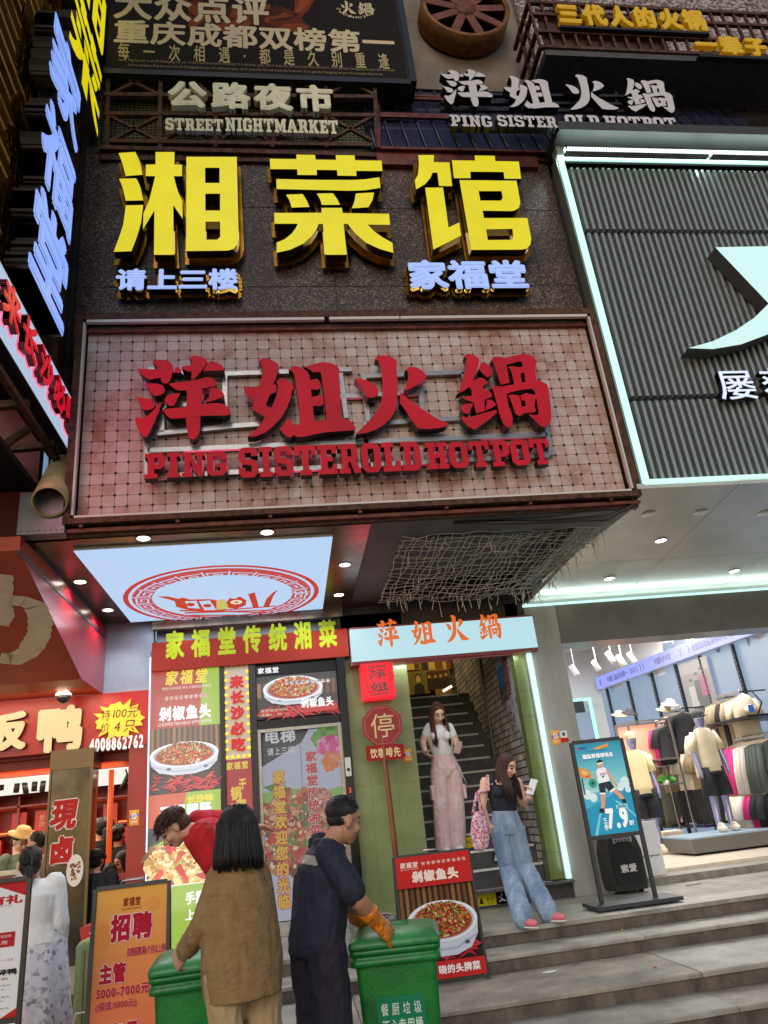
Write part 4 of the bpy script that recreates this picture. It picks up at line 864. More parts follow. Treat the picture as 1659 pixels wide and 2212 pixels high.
frw = PF(along(15.6, .03, FLZ), along(9, .03, 0)-along(15.6, .03, 0), (0, 0, 1)); LW = (along(9, .03, 0)-along(15.6, .03, 0)).length
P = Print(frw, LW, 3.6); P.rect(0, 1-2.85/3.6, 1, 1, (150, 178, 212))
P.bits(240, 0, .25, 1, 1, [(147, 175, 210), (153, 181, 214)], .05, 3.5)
mb = MB()
P.build('blue_wall_panel', b2, .62)  # wall brightness put in as a glow of the panel itself
mb = MB(); st = PF(along(15.7, .16, 2.02), along(9, .16, 0)-along(15.7, .16, 0), (0, 0, 1)); LL = (along(9, 0, 0)-along(15.7, 0, 0)).length
P = Print(st, LL, .26); P.rect(0, 0, 1, 1, (150, 160, 255))
for u, t in ((.02, 'X'), (.07, '中国儿童运动第一（2021）》》'), (.34, '中国跑步专家'), (.46, 'X'), (.5, '》全国运动童装领导者（2021）')): P.text(t, u, .25, u+len(t)*.0135, .75, (70, 70, 150), .03)
ss = empty('light_box_strip', along(12.5, .1, 2.0), 'long violet-blue lit strip with small white printed text along the shop wall', 'light strip'); P.build('lit_face', ss, .95)
mb = MB(); mb.obox(Matrix.Translation(along(12.35, .08, 2.15)) @ Matrix.Rotation(math.atan2(6.6, -.78), 4, 'Z'), LL, .12, .26); mb.build('casing', WHITEP, ss)
UPM = mk('upright_black', (34, 34, 38), .4, .4)
k = 0
for px in (1303, 1335, 1385, 1442, 1500, 1560, 1640):
    q = pw(px, 1600, .08); u = empty('wall_upright', (q.x, q.y, FLZ), 'black slotted upright on the blue shop wall', 'display post', 'uprights along the shop wall')
    mb = MB(); mb.bar((q.x, q.y, FLZ), (q.x, q.y, 2.0), .05, .05); mb.build('post', UPM, u)
    mb = MB()
    for i in range(40): mb.box(q.x-.035, q.x-.026, q.y-.03, q.y-.02, FLZ+.2+i*.065, FLZ+.23+i*.065)
    mb.build('slot_row', STEEL, u)
# ceiling lines at the mouth, track spots
mb = MB(); mb.box(3.45, 8.5, 9.12, 9.15, 2.0, 2.03); mb.box(3.45, 8.5, 9.7, 9.73, 2.25, 2.275); mb.build('ceiling_light_line', LEDW, b2)
mb = MB(); mb.box(3.44, 8.4, 9.1, 9.75, 2.32, 2.36); mb.box(3.44, 8.4, 9.15, 9.17, 2.0, 2.32); mb.build('bulkhead', mk('bulkhead_white', (190, 188, 184), .5), b2)
mb = MB()
for y in (10.6, 11.8, 13.0, 14.2): mb.box(3.5, 7.2, y, y+.04, 2.72, 2.75)
for x in (4.0, 4.9, 5.8): mb.box(x, x+.05, 10, 15.5, 2.78, 2.82)
mb.build('ceiling_track', DARK, b2)
for k, (px, py, y) in enumerate(((1322, 1425, 11.0), (1345, 1432, 11.0), (1368, 1425, 11.6), (1243, 1452, 12.4), (1290, 1442, 12.6))):
    q = PY(px, py, y); s_ = empty('track_spotlight', q, 'white track spotlight under the shop ceiling, ' + ('glowing, third from the left', 'unlit, beside the glowing one', 'unlit, rightmost', 'hanging at the far left', 'small one against the far wall')[k], 'spotlight', 'track spotlights in the sports shop')
    mb = MB(); d = V((.25, -.2, -.75)).normalized(); mb.lathe(q, d, [(-.14, .001), (-.14, .045), (.06, .05), (.06, .04)], 14); mb.build('body', WHITEP, s_)
    mb = MB(); mb.lathe(q, d, [(.05, .04), (.055, .001)], 14); mb.build('lens', DOWNL if k == 0 else LIDARK, s_)
    mb = MB(); mb.bar(q, (q.x, q.y, 2.75), .015); mb.build('stem', WHITEP, s_)
for x, y, e in ((4.6, 10.4, 95), (6.4, 10.2, 110), (6.2, 12.4, 150), (4.4, 14.0, 80)):
    lamp('AREA', (x, y, 2.68), e, (1, .96, .9), 1.6, (0, 0, 0), sy=.5)
# far doorway with a lit teal frame
dr = empty('back_doorway', (4.6, 15.7, FLZ), 'dark doorway with teal light frame at the back of the sports shop', 'doorway')
f = wallY(15.6); a = f.qb(1238, 1508, 1304, 1800)
mb = MB(); mb.box(a[0], a[2]-.15, 15.62, 15.7, FLZ, a[3]-.05); mb.build('opening', mk('doorway_dark', (30, 34, 42), .6), dr)
mb = MB(); mb.box(a[0]-.1, a[2], 15.55, 15.6, a[3]-.04, a[3]); mb.box(a[2]-.05, a[2], 15.55, 15.6, FLZ, a[3]-.041); mb.build('lit_frame', mk('led_teal', (150, 255, 235), .5, emit=1.8), dr)
mb = MB(); mb.box(a[2]-.55, a[2]-.1, 15.5, 15.55, FLZ, a[3]-.3); mb.build('side_panel', mk('door_blue_grey', (120, 138, 160), .5), dr)
# wall poster of three models
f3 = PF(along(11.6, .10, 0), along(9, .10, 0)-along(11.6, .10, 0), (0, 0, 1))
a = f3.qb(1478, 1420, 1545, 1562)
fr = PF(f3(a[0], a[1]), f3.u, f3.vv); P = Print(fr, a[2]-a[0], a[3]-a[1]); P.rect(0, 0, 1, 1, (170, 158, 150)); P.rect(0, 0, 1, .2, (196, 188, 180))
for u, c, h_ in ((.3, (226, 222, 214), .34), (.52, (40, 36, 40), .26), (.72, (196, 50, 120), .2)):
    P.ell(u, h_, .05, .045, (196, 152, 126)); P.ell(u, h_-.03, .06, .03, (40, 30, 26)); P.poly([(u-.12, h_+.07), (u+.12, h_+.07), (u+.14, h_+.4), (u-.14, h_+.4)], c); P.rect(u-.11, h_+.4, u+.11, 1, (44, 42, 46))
wp = empty('wall_poster', fr(.3, .5), 'tall poster of three standing models on the sports shop wall', 'poster'); P.build('poster_sheet', wp, .6)  # shop light put into the sheet as its own glow
# garments
def garment(name, q, wd, ht, mat_, label, group, kind='shirt', yaw=0, parts=None):
    """hangs from q; wd across, ht down; the hanger hooks over the rail"""
    g = empty(name, q, label, 'garment', group)
    R = Matrix.Rotation(yaw, 3, 'Z'); mb = MB(); n = 22; rs = []
    rng = random.Random(int(q.x*977+q.y*131+q.z*37))
    ph = rng.uniform(0, 6)
    for i, (t, wf, th) in enumerate(((0, .12, .4), (.03, .3, .8), (.07, .86, 1), (.14, 1.0, 1.1), (.3, .86, 1.1), (.6, .84, 1.2), (.85, .88, 1.3), (1, .9, 1.35))):
        if kind == 'trousers': wf = (.8, .82, .84, .86, .9, .94, .98, 1.0)[i]
        ring = []
        for j in range(n):
            a = 2*math.pi*j/n; r = 1+.18*math.sin(5*a+ph)*t+.1*math.sin(9*a+ph*2)*t
            ring.append(q+R @ V((math.cos(a)*wd/2*wf, math.sin(a)*.032*th*r, -.06-ht*t+.012*math.sin(3*a+ph)*t)))
        rs.append(ring)
    mb.rings(rs)
    mb.build('cloth', mat_, g)
    if kind in ('shirt', 'coat'):
        for s_ in (-1, 1):
            sb = MB(); L = .30 if kind == 'shirt' else .62
            sb.tube([q+R @ V((s_*wd*.40, 0, -.06-ht*.09)), q+R @ V((s_*wd*.53, .01, -.06-ht*.09-L*.5)), q+R @ V((s_*wd*.58, .0, -.06-ht*.09-L))], [.042, .047, .050], 10); sb.build('sleeve', mat_, g)
    hb = MB(); hb.tube([q+V((0, 0, -.05)), q+V((0, 0, .02)), q+V((.02, 0, .045)), q+V((.035, 0, .02))], .005, 6); hb.bar(q+R @ V((-wd*.36, 0, -.10)), q+V((0, 0, -.05)), .012); hb.bar(q+R @ V((wd*.36, 0, -.10)), q+V((0, 0, -.05)), .012); hb.build('hanger', STEEL, g)
    return g
CL = {'cream': mk('cloth_cream', (206, 194, 170), .9, bump=.2, bscale=30, var=.06), 'white': mk('cloth_white', (208, 202, 194), .9, bump=.2, bscale=30), 'tan': mk('cloth_khaki', (142, 124, 100), .9, bump=.2, bscale=30, var=.08), 'pink': mk('cloth_magenta', (204, 40, 116), .9, bump=.2, bscale=30), 'black': mk('cloth_black', (30, 30, 34), .9, bump=.2, bscale=30), 'green': mk('cloth_dark_green_grey', (70, 78, 74), .8, bump=.2, bscale=30), 'olive': mk('cloth_olive', (84, 84, 70), .9, bump=.2, bscale=30)}
NM = {'cream': 'cream', 'white': 'white', 'tan': 'khaki', 'pink': 'magenta', 'black': 'black', 'green': 'dark green-grey', 'olive': 'olive grey'}
yaw_w = math.radians(-25)
def rail(name, pts, label, z):
    r_ = empty('clothes_rail', pts[0], label, 'clothes rail'); mb = MB(); a, b = V(pts[0]), V(pts[1])
    mb.bar(a, b, .03); mb.build('bar', STEEL, r_); mb = MB(); mb.bar(a, a+V((.45, .05, 0)), .02); mb.bar(b, b+V((.45, .05, 0)), .02); mb.build('bracket', UPM, r_)
def run(off, x0, y0, x1, y1, names, ht, where, kind='shirt', lab=''):
    a, b = pw(x0, y0, off), pw(x1, y1, off); b.z = a.z = (a.z+b.z)/2
    rail('clothes_rail', (a, b), 'metal clothes rail holding the %s' % where, 0)
    names = [c for c in names for _ in (0, 1)]
    for i, c in enumerate(names):
        q = a.lerp(b, (i+.5)/len(names))
        garment('hanging_' + ('trousers' if kind == 'trousers' else 'shirt'), q, random.uniform(.36, .44) if kind != 'trousers' else .32, ht*random.uniform(.94, 1.06), CL[c],
                '%s %s on a hanger in the %s' % (NM[c], 'trousers' if kind == 'trousers' else 'top', where), where, kind, yaw_w+random.uniform(-.12, .12))
run(.55, 1395, 1622, 1440, 1612, ['white', 'white', 'pink', 'pink', 'tan', 'tan'], .72, 'rail row nearest the display case')
run(.62, 1396, 1695, 1445, 1690, ['black', 'olive', 'black', 'olive', 'black', 'olive'], .62, 'dark lower row nearest the display case', 'trousers')
run(.55, 1436, 1540, 1472, 1530, ['white', 'white', 'cream', 'black', 'black'], .70, 'high rail below the straw hats')
run(.55, 1470, 1615, 1530, 1604, ['cream', 'cream', 'cream', 'tan', 'tan', 'tan'], .76, 'middle rail row with khaki tops')
run(.62, 1475, 1700, 1565, 1690, ['black', 'black', 'black', 'black', 'black', 'black'], .5, 'black skirts row above the shoe shelf', 'trousers')
run(.70, 1545, 1505, 1600, 1498, ['tan', 'tan', 'black', 'tan', 'cream'], .78, 'upper rail row beside the backpack')
run(.85, 1585, 1600, 1665, 1585, ['pink', 'pink', 'white', 'white', 'green', 'green', 'green'], .85, 'front rail row at the right edge', 'coat')
run(.95, 1590, 1705, 1672, 1695, ['cream', 'cream', 'white', 'pink', 'black', 'black'], .66, 'low rail row at the right edge')
run(.78, 1398, 1568, 1440, 1560, ['white', 'cream', 'pink', 'black'], .62, 'extra rail row above the pink tops')
run(.80, 1500, 1572, 1556, 1562, ['cream', 'white', 'tan', 'black', 'green'], .66, 'rail row left of the right mannequin')
# mannequins
MAN = mk('mannequin_silver', (150, 152, 190), .2, .6)
def mannequin(q, h, top, bot, label, capm):
    m_ = empty('mannequin', q, label, 'mannequin'); s = h/1.75; L = lambda x, y, z: q+V((x*s, y*s, z*s))
    mb = MB()
    mb.rings([[L(math.cos(a)*rx, math.sin(a)*ry, z) for a in [2*math.pi*j/16 for j in range(16)]] for z, rx, ry in ((.86, .10, .08), (.95, .155, .10), (1.1, .125, .085), (1.3, .16, .105), (1.42, .15, .08), (1.47, .055, .05), (1.52, .05, .05), (1.55, .065, .08), (1.63, .075, .095), (1.72, .06, .075), (1.75, .02, .02))])
    for sx in (-1, 1):
        mb.tube([L(.085*sx, 0, .92), L(.095*sx, -.01, .5), L(.10*sx, .02, .1), L(.10*sx, .0, .06)], [.085*s, .058*s, .038*s, .035*s], 12)
        mb.tube([L(.165*sx, 0, 1.42), L(.22*sx, .01, 1.15), L(.23*sx, -.05, .92), L(.225*sx, -.07, .84), L(.22*sx, -.08, .76)], [.05*s, .042*s, .03*s, .032*s, .012*s], 10)
    mb.build('body', MAN, m_)
    def shell(prof, name, mt):
        b = MB(); b.rings([[L(math.cos(a)*rx*(1+.05*math.sin(6*a)), math.sin(a)*ry, z) for a in [2*math.pi*j/24 for j in range(24)]] for z, rx, ry in prof]); return b
    b = shell(((.80, .19, .125), (.95, .178, .12), (1.2, .165, .115), (1.38, .175, .105), (1.46, .12, .075), (1.48, .065, .055)), 'shirt', top)
    for sx in (-1, 1): b.tube([L(.15*sx, 0, 1.41), L(.215*sx, 0, 1.25), L(.235*sx, 0, 1.15)], [.058*s, .060*s, .062*s], 12)
    b.build('shirt', top, m_)
    b = shell(((.86, .17, .12), (.80, .2, .135)), 'shorts', bot)
    for sx in (-1, 1): b.tube([L(.085*sx, 0, .9), L(.1*sx, 0, .7), L(.11*sx, 0, .5)], [.105*s, .115*s, .125*s], 14)
    b.build('shorts', bot, m_)
    for sx in (-1, 1):
        b = MB(); b.ell(L(.10*sx, -.05, .05), .05*s, .13*s, .055*s); b.ell(L(.10*sx, -.04, .09), .042*s, .08*s, .05*s); b.build('shoe', mk('shoe_cream', (214, 204, 184), .6, bump=.3), m_)
    b = MB(); b.ell(L(0, 0, 1.68), .09*s, .11*s, .085*s); b.ell(L(-.02, -.13, 1.65), .08*s, .09*s, .012*s); b.build('cap', capm, m_)
    return m_
q = PZ(1545, 1800, FLZ+.22); pl = empty('display_plinth', (q.x, q.y, FLZ), 'low grey display plinth with light blue top under the right mannequin', 'plinth')
mb = MB(); mb.box(q.x-.55, q.x+.75, q.y-.35, q.y+.55, FLZ+.03, FLZ+.20, 0); mb.box(q.x-.552, q.x+.752, q.y-.352, q.y+.552, FLZ+.20, FLZ+.22, 1); mb.build('plinth_body', [mk('plinth_grey', (96, 94, 90), .5), mk('plinth_top_blue', (140, 160, 178), .35)], pl)
mannequin(q+V((.22, .05, 0)), 1.66, CL['cream'], CL['black'], 'silver mannequin in cream tee, black shorts and dark cap on the plinth', mk('cap_dark', (44, 48, 46), .8))
q2 = PZ(1378, 1800, FLZ); q2 = V((q2.x*11.2/q2.y, 11.2, FLZ)); mannequin(V((PY(1372, 1640, 11.0).x, 11.0, FLZ)), 1.7, mk('cloth_butter', (232, 214, 170), .9, bump=.2, bscale=30), CL['black'], 'silver mannequin in butter coloured top and beige cap left of the display case', mk('cap_beige', (196, 178, 152), .8))
mannequin(V((PY(1252, 1640, 13.2).x, 13.2, FLZ)), 1.62, CL['white'], CL['black'], 'far mannequin in white by the teal lit doorway', mk('cap_white', (220, 214, 205), .8))
# backpack on a shelf
q = pw(1610, 1552, .75); sh = empty('wall_shelf', q, 'black shelf under the white backpack on the shop wall', 'shelf'); mb = MB(); mb.box(q.x-.35, q.x+.9, q.y-.6, q.y+.5, q.z-.03, q.z); mb.build('board', UPM, sh)
BKS = .8
bk = empty('backpack', q, 'white fleecy backpack with blue tag standing on the black shelf', 'backpack'); mb = MB()
mb.rings([[q+V((math.cos(a)*rx, math.sin(a)*ry-.1, z)) for a in [2*math.pi*j/20 for j in range(20)]] for z, rx, ry in ((0.002, .11, .06), (.04, .14, .09), (.15, .14, .10), (.27, .12, .09), (.33, .07, .06), (.35, .02, .02))]); mb.build('bag_body', CL['cream'], bk)
mb = MB(); mb.ell(q+V((0, -.20, .10)), .10, .03, .08); mb.build('front_pocket', CL['cream'], bk); mb = MB(); mb.box(q.x-.05, q.x+.03, q.y-.235, q.y-.225, q.z+.07, q.z+.17); mb.build('tag', mk('tag_blue', (40, 100, 220), .5), bk)
mb = MB(); mb.tube([q+V((.17, -.1, .05)), q+V((.26, -.12, .2)), q+V((.15, -.1, .4))], .012, 6); mb.build('strap', CL['black'], bk)
# straw hats
for k, (px, py) in enumerate(((1437, 1535), (1448, 1523), (1338, 1546), (1360, 1542))):
    q = pw(px, py, .9); h_ = empty('sun_hat', q, '%s sun hat displayed in the sports shop, %s' % (('beige', 'pale pink', 'sand coloured', 'dark grey')[k], ('front one on the high arm', 'top one on the high arm', 'left of the pair over the mannequin', 'right of the pair over the mannequin')[k]), 'hat', 'hats on display')
    mb = MB(); mb.lathe(q, (.1, -.35, 1), [(0, .15), (.01, .155), (.03, .085), (.08, .075), (.10, .04), (.105, .001)], 24); mb.build('hat_body', mk('hat_%d' % k, ((206, 186, 160), (226, 204, 186), (190, 172, 146), (52, 50, 54))[k], .85, bump=.2), h_)
# glass display case with pink board, shoes, plant
q = V((pw(1395, 1600, 1.2).x, pw(1395, 1600, 1.2).y, FLZ)); dc = empty('display_case', q, 'chrome framed display case with pink back board and shoes', 'display case'); mb = MB()
for x in (-.38, .38):
    for y in (-.25, .25): mb.bar(q+V((x, y, 0)), q+V((x, y, 1.95)), .03)
for z in (1.95, 1.3, .9):
    for y in (-.25, .25): mb.bar(q+V((-.38, y, z)), q+V((.38, y, z)), .025)
    for x in (-.38, .38): mb.bar(q+V((x, -.25, z)), q+V((x, .25, z)), .025)
mb.build('case_frame', STEEL, dc); mb = MB(); mb.box(q.x-.37, q.x+.37, q.y+.26, q.y+.28, .3, .98); mb.build('back_board', mk('board_salmon', (232, 160, 132), .6), dc)
mb = MB(); mb.box(q.x-.37, q.x+.37, q.y-.24, q.y+.24, FLZ+1.3, FLZ+1.315); mb.box(q.x-.37, q.x+.37, q.y-.24, q.y+.24, FLZ+.9, FLZ+.915); mb.build('case_shelf', WHITEP, dc)
def shoe(q, c, label, yaw=0):
    s_ = empty('sports_shoe', q, label, 'shoe', 'shoes on display'); R = Matrix.Rotation(yaw, 3, 'Z'); mb = MB(); mb.ell(q+V((0, 0, .03)), .13, .05, .03, R=R); mb.build('sole', CL['white'], s_)
    mb = MB(); mb.ell(q+V((0, 0, .06)), .12, .046, .045, R=R); mb.ell(q+R @ V((-.06, 0, .10)), .05, .04, .05, R=R); mb.build('upper', mk('shoe_'+label[:12].replace(' ', '_'), c, .6, bump=.3), s_)
shoe(q+V((-.1, -.1, 1.317)), (206, 200, 196), 'light grey sports shoe in the chrome display case', .3)
for k, (px, c, l) in enumerate(((1470, (214, 170, 160), 'pinkish white trainer first on the low wall shelf'), (1484, (196, 150, 140), 'rose beige trainer second on the low wall shelf'), (1503, (110, 120, 108), 'grey green trainer third on the low wall shelf'), (1523, (70, 84, 86), 'dark teal trainer last on the low wall shelf'))):
    shoe(pw(px, 1777, .55), c, l, 1.9)
a, b = pw(1448, 1783, .55), pw(1540, 1779, .55); ls = empty('shoe_shelf', a, 'thin black low shelf carrying four trainers', 'shelf'); mb = MB(); mb.bar((a.x, a.y, a.z-.015), (b.x, b.y, a.z-.015), .3, .03); mb.build('board', UPM, ls)
pp_ = q+V((.05, -.3, .92)); pt = empty('potted_plant', pp_, 'small bright green plant in the display case', 'plant'); mb = MB()
for i in range(40):
    a = random.uniform(0, 6.28); e = random.uniform(.2, 1.2); d = V((math.cos(a)*math.cos(e), math.sin(a)*math.cos(e), math.sin(e))); t = pp_+d*.05; s_ = d.orthogonal()*.02; mb.quad(t-s_, t+d*.06-s_*1.4, t+d*.13, t+d*.06+s_*1.4)
mb.build('leaves', mk('leaf_green', (70, 140, 50), .6), pt); mb = MB(); mb.lathe(pp_, (0, 0, 1), [(-.02, .05), (.05, .06)], 12); mb.build('pot', WHITEP, pt)
# white partition, cream box
q = PZ(1412, 1885, -.99); pn = empty('white_partition', (q.x, 8.98, -.99), 'plain white standing partition with a small line of Chinese text beside the speaker', 'partition')
f = wallY(8.95); a = f.qb(1350, 1775, 1440, 1888); fr = PF((a[0], 8.95, -.99), (1, .12, 0), (0, 0, 1)); w_, h_ = a[2]-a[0]-.04, a[3]+.99
mb = MB(); mb.prism(fr, [(0, 0), (w_, 0), (w_, h_), (0, h_)], 0, -.06); mb.build('board', WHITEP, pn)
P = Print(fr, w_, h_); P.text('扫码加入特步会员', .34, .62, .92, .655, (50, 50, 60), .03); P.build('lettering', pn)
q = PZ(1455, 1838, FLZ); cb_ = empty('cream_box', q, 'small cream box on the shop floor behind the partition', 'box'); mb = MB(); mb.box(q.x-.16, q.x+.16, q.y-.12, q.y+.15, FLZ+.001, FLZ+.24); mb.build('carton', mk('carton_cream', (214, 196, 176), .7), cb_)
mb = MB(); mb.box(q.x-.165, q.x+.165, q.y-.125, q.y+.155, FLZ+.24, FLZ+.27); mb.build('lid', mk('carton_cream2', (206, 188, 168), .7), cb_)
# ------------------------------------------------------------------ food pictures (printed)
REDS = [(196, 40, 24), (220, 70, 30), (176, 28, 20), (230, 110, 50), (150, 30, 20)]; GRN = [(90, 140, 40), (140, 180, 60), (60, 110, 40)]
def chilis(P, n, u0, v0, u1, v1, size):
    for _ in range(n):
        u, v = random.uniform(u0, u1), random.uniform(v0, v1); a = random.uniform(-.9, .9); L = size*random.uniform(.7, 1.3); w_ = size*.16; q = P.w/P.h
        dx, dy = L*math.cos(a), L*math.sin(a); nx, ny = -w_*math.sin(a), w_*math.cos(a); c = random.choice([(190, 30, 44), (160, 20, 34), (214, 60, 66)])
        P.poly([(u-dx, v-dy*q), (u+nx-dx*.3, v+(ny-dy*.3)*q), (u+nx*.6+dx*.5, v+(ny*.6+dy*.5)*q), (u+dx, v+dy*q), (u-nx+dx*.2, v+(-ny+dy*.2)*q)], c)
def fishbowl(P, cx, cy, rx, ry, tilt=0, n=260, backdrop=True, box=(0, 0, 1, 1), depth=1.0):
    u0, v0, u1, v1 = box
    if backdrop:
        P.rect(u0, v0, u1, v1, (62, 34, 20)); m = 13
        for k in range(m): P.rect(u0+(u1-u0)*(k+.15)/m, v0, u0+(u1-u0)*(k+.7)/m, v0+(v1-v0)*.42, random.choice([(132, 92, 52), (112, 74, 40), (150, 108, 62)]))
        P.rect(u0, v0+(v1-v0)*.42, u1, v1, (44, 26, 24)); chilis(P, 70, u0+.04*(u1-u0), v0+(v1-v0)*.74, u1-.04*(u1-u0), v1-.03*(v1-v0), .085*(u1-u0))
    W1, W2, W3 = (236, 238, 244), (206, 210, 222), (178, 182, 198); s = depth
    P.poly([(cx-rx, cy), (cx-rx*.95, cy+ry*1.0*s), (cx-rx*.72, cy+ry*1.75*s), (cx-rx*.3, cy+ry*2.1*s), (cx+rx*.3, cy+ry*2.1*s), (cx+rx*.72, cy+ry*1.75*s), (cx+rx*.95, cy+ry*1.0*s), (cx+rx, cy)], W2)
    P.poly([(cx-rx*.97, cy+ry*.9*s), (cx-rx*.3, cy+ry*1.62*s), (cx+rx*.3, cy+ry*1.62*s), (cx+rx*.97, cy+ry*.9*s), (cx+rx*.9, cy+ry*1.15*s), (cx+rx*.3, cy+ry*1.78*s), (cx-rx*.3, cy+ry*1.78*s), (cx-rx*.9, cy+ry*1.15*s)], W3)
    for q in (-.45, .62): P.ell(cx+rx*q, cy+ry*1.42*s, rx*.07, ry*.10, (90, 84, 92))
    P.ell(cx, cy, rx, ry, W1, 40); P.ell(cx, cy+ry*.02, rx*.90, ry*.86, W3, 40); P.ell(cx, cy+ry*.06, rx*.84, ry*.78, (176, 70, 30), 36); P.ell(cx-rx*.02, cy+ry*.0, rx*.7, ry*.72, (150, 52, 26), 30)
    ins = lambda u, v: ((u-cx)/(rx*.76))**2+((v-cy+ry*.12)/(ry*.78))**2 < 1
    P.bits(n//6, cx-rx, cy-ry, cx+rx, cy+ry, [(226, 214, 196), (200, 180, 160), (60, 62, 76), (80, 80, 90)], rx*.10, 1.6, lambda u, v: ((u-cx)/(rx*.62))**2+((v-cy+ry*.10)/(ry*.62))**2 < 1)
    P.bits(n, cx-rx, cy-ry, cx+rx, cy+ry, REDS*2+[(120, 40, 26), (90, 30, 24)]+GRN+[(240, 150, 80), (250, 220, 190)], rx*.038, 1.3, ins); P.bits(n, cx-rx, cy-ry, cx+rx, cy+ry, REDS+GRN+[(250, 220, 170), (100, 34, 24)], rx*.02, 1.3, ins)
def stirfry(P, u0, v0, u1, v1, n=150):
    P.rect(u0, v0, u1, v1, (36, 38, 52)); r = (u1-u0)
    ins = lambda u, v: ((u-(u0+u1)/2)/(r*.6))**2+((v-v1+.0)/((v1-v0)*.86))**2 < 1
    P.bits(n//2, u0, v0+(v1-v0)*.2, u1, v1, [(120, 70, 20), (150, 96, 30)], r*.07, 1.6, ins)
    P.bits(n, u0, v0+(v1-v0)*.1, u1, v1, [(214, 160, 66), (236, 196, 110), (190, 130, 44), (246, 222, 160)], r*.045, 1.7, ins)
    P.bits(n, u0, v0+(v1-v0)*.1, u1, v1, [(252, 236, 190), (226, 176, 84), (170, 110, 36)], r*.02, 1.5, ins)
    P.bits(14, u0, v0+(v1-v0)*.2, u1, v1, [(200, 24, 20), (226, 50, 30)], r*.05, 2.2, ins)
    for _ in range(9):
        u, v = random.uniform(u0+r*.15, u1-r*.15), random.uniform(v0+(v1-v0)*.1, v0+(v1-v0)*.75); L = r*random.uniform(.08, .16); a = random.uniform(-.9, -.2)
        P.poly([(u-L*math.cos(a), v-L*math.sin(a)*P.w/P.h), (u, v-.004), (u+L*math.cos(a), v+L*math.sin(a)*P.w/P.h), (u, v+.006)], random.choice([(150, 196, 80), (190, 220, 130)]))
CAL = (232, 204, 60)
# ------------------------------------------------------------------ tall poster light box
X0, X1 = -1.525, -.765; f = PF((X0, 8.70, ZL+.02), (1, 0, 0), (0, 0, 1)); Hh = 1.945-ZL-.02
pb_ = empty('poster_light_box', (-1.15, 8.72, ZL), 'tall backlit menu light box with fish head and stir fry pictures', 'light box')
mb = MB(); mb.box(X0-.012, X1+.012, 8.704, 8.78, ZL+.001, 1.955); mb.build('box_casing', STEEL, pb_)
mb = MB(); mb.box(X0-.024, X0-.013, 8.69, 8.71, ZL+.01, 1.94); mb.build('edge_light', mk('edge_led', (214, 236, 255), .5, emit=1.6), pb_)
P = Print(f, X1-X0, Hh); RB, GB = (176, 62, 48), (150, 184, 50)
def yv(y): return P.p(400, y)[1]
P.rect(0, 0, 1, 1, RB); v1 = yv(1570)
P.poly([(.78, 0), (.70, v1), (1, v1), (1, 0)], GB)
P.text('家福堂', *P.pb(357, 1446, 449, 1478), (238, 216, 60), .03, gap=.15, shear=.12)
P.text('老长沙的味道·来长沙最想念的味道', *P.pb(350, 1481, 456, 1488), (236, 220, 210), 0)
for k in range(9): u, v = P.p(360+k*10.6, 1509-k*.9); P.ell(u, v, .026, .0085, (226, 200, 190), 16)
P.text('鲜香爽辣正宗湖南味', *P.pb(356, 1500, 449, 1510), RB, 0, gap=.35)
P.text('剁椒鱼头', *P.pb(344, 1523, 456, 1555), (250, 250, 255), .045, gap=.08)
P.text('CHOPPED FISH HEAD WITH PEPPER', *P.pb(342, 1558, 458, 1565), (240, 230, 220), .01)
v2 = yv(1712); cx_, cy_ = P.p(399, 1637); fishbowl(P, cx_, cy_-.012, .49, .045, n=420, box=(0, v1, 1, v2), depth=.75)
v3 = yv(1782); P.rect(0, v2, 1, v3+.02, (206, 84, 54)); P.poly([(.52, v2), (.44, v3), (1, v3), (1, v2)], GB)
P.text('干锅肥肠', *P.pb(346, 1736, 458, 1772), (250, 250, 255), .045, gap=.06); P.text('长沙味', *P.pb(405, 1716, 462, 1733), (244, 214, 50), .04)
v4 = yv(1908); stirfry(P, 0, v3, 1, v4, 260); P.rect(0, v4, 1, 1, GB)
P.text('手撕鸡', *P.pb(402, 1922, 465, 1950), (250, 250, 250), .04, gap=.05); P.text('上三楼', *P.pb(402, 1960, 465, 1984), (250, 250, 250), .04); P.rect(0, v4, 1, v4+.004, (240, 236, 220))
P.build('poster_sheet', pb_, 1.0)
lamp('AREA', (-1.15, 8.6, .4), 5, (1, .9, .85), .7, (math.radians(90), 0, 0), sy=2.2)
# ------------------------------------------------------------------ red banner over the entrance
f = PF((-1.52, 8.655, 1.765), (1, 0, 0), (0, 0, 1)); bn = empty('red_banner_sign', (-.4, 8.66, 1.765), 'red banner board with yellow-green 家福堂传统湘菜 over the lift entrance', 'shop sign')
mb = MB(); mb.box(-1.52, .765, 8.657, 8.76, 1.765, 2.10); mb.build('board', mk('banner_edge', (120, 40, 32), .5), bn)
P = Print(f, 2.285, .335); P.rect(0, 0, 1, 1, (150, 46, 34)); P.text('家福堂传统湘菜', *P.pb(358, 1350, 728, 1411), (176, 196, 40), .04, gap=.38); P.build('lettering', bn)
for k, (px, py) in enumerate(((397, 1355), (527, 1346), (655, 1337))):
    q = PY(px, py, 8.45); downlight(q.x, 8.42, 2.395, (1, .86, .6), 8, .055, ('left', 'middle', 'right')[k]+' one of three warm downlights just above the red banner', 'downlights over the banner', spot=120)
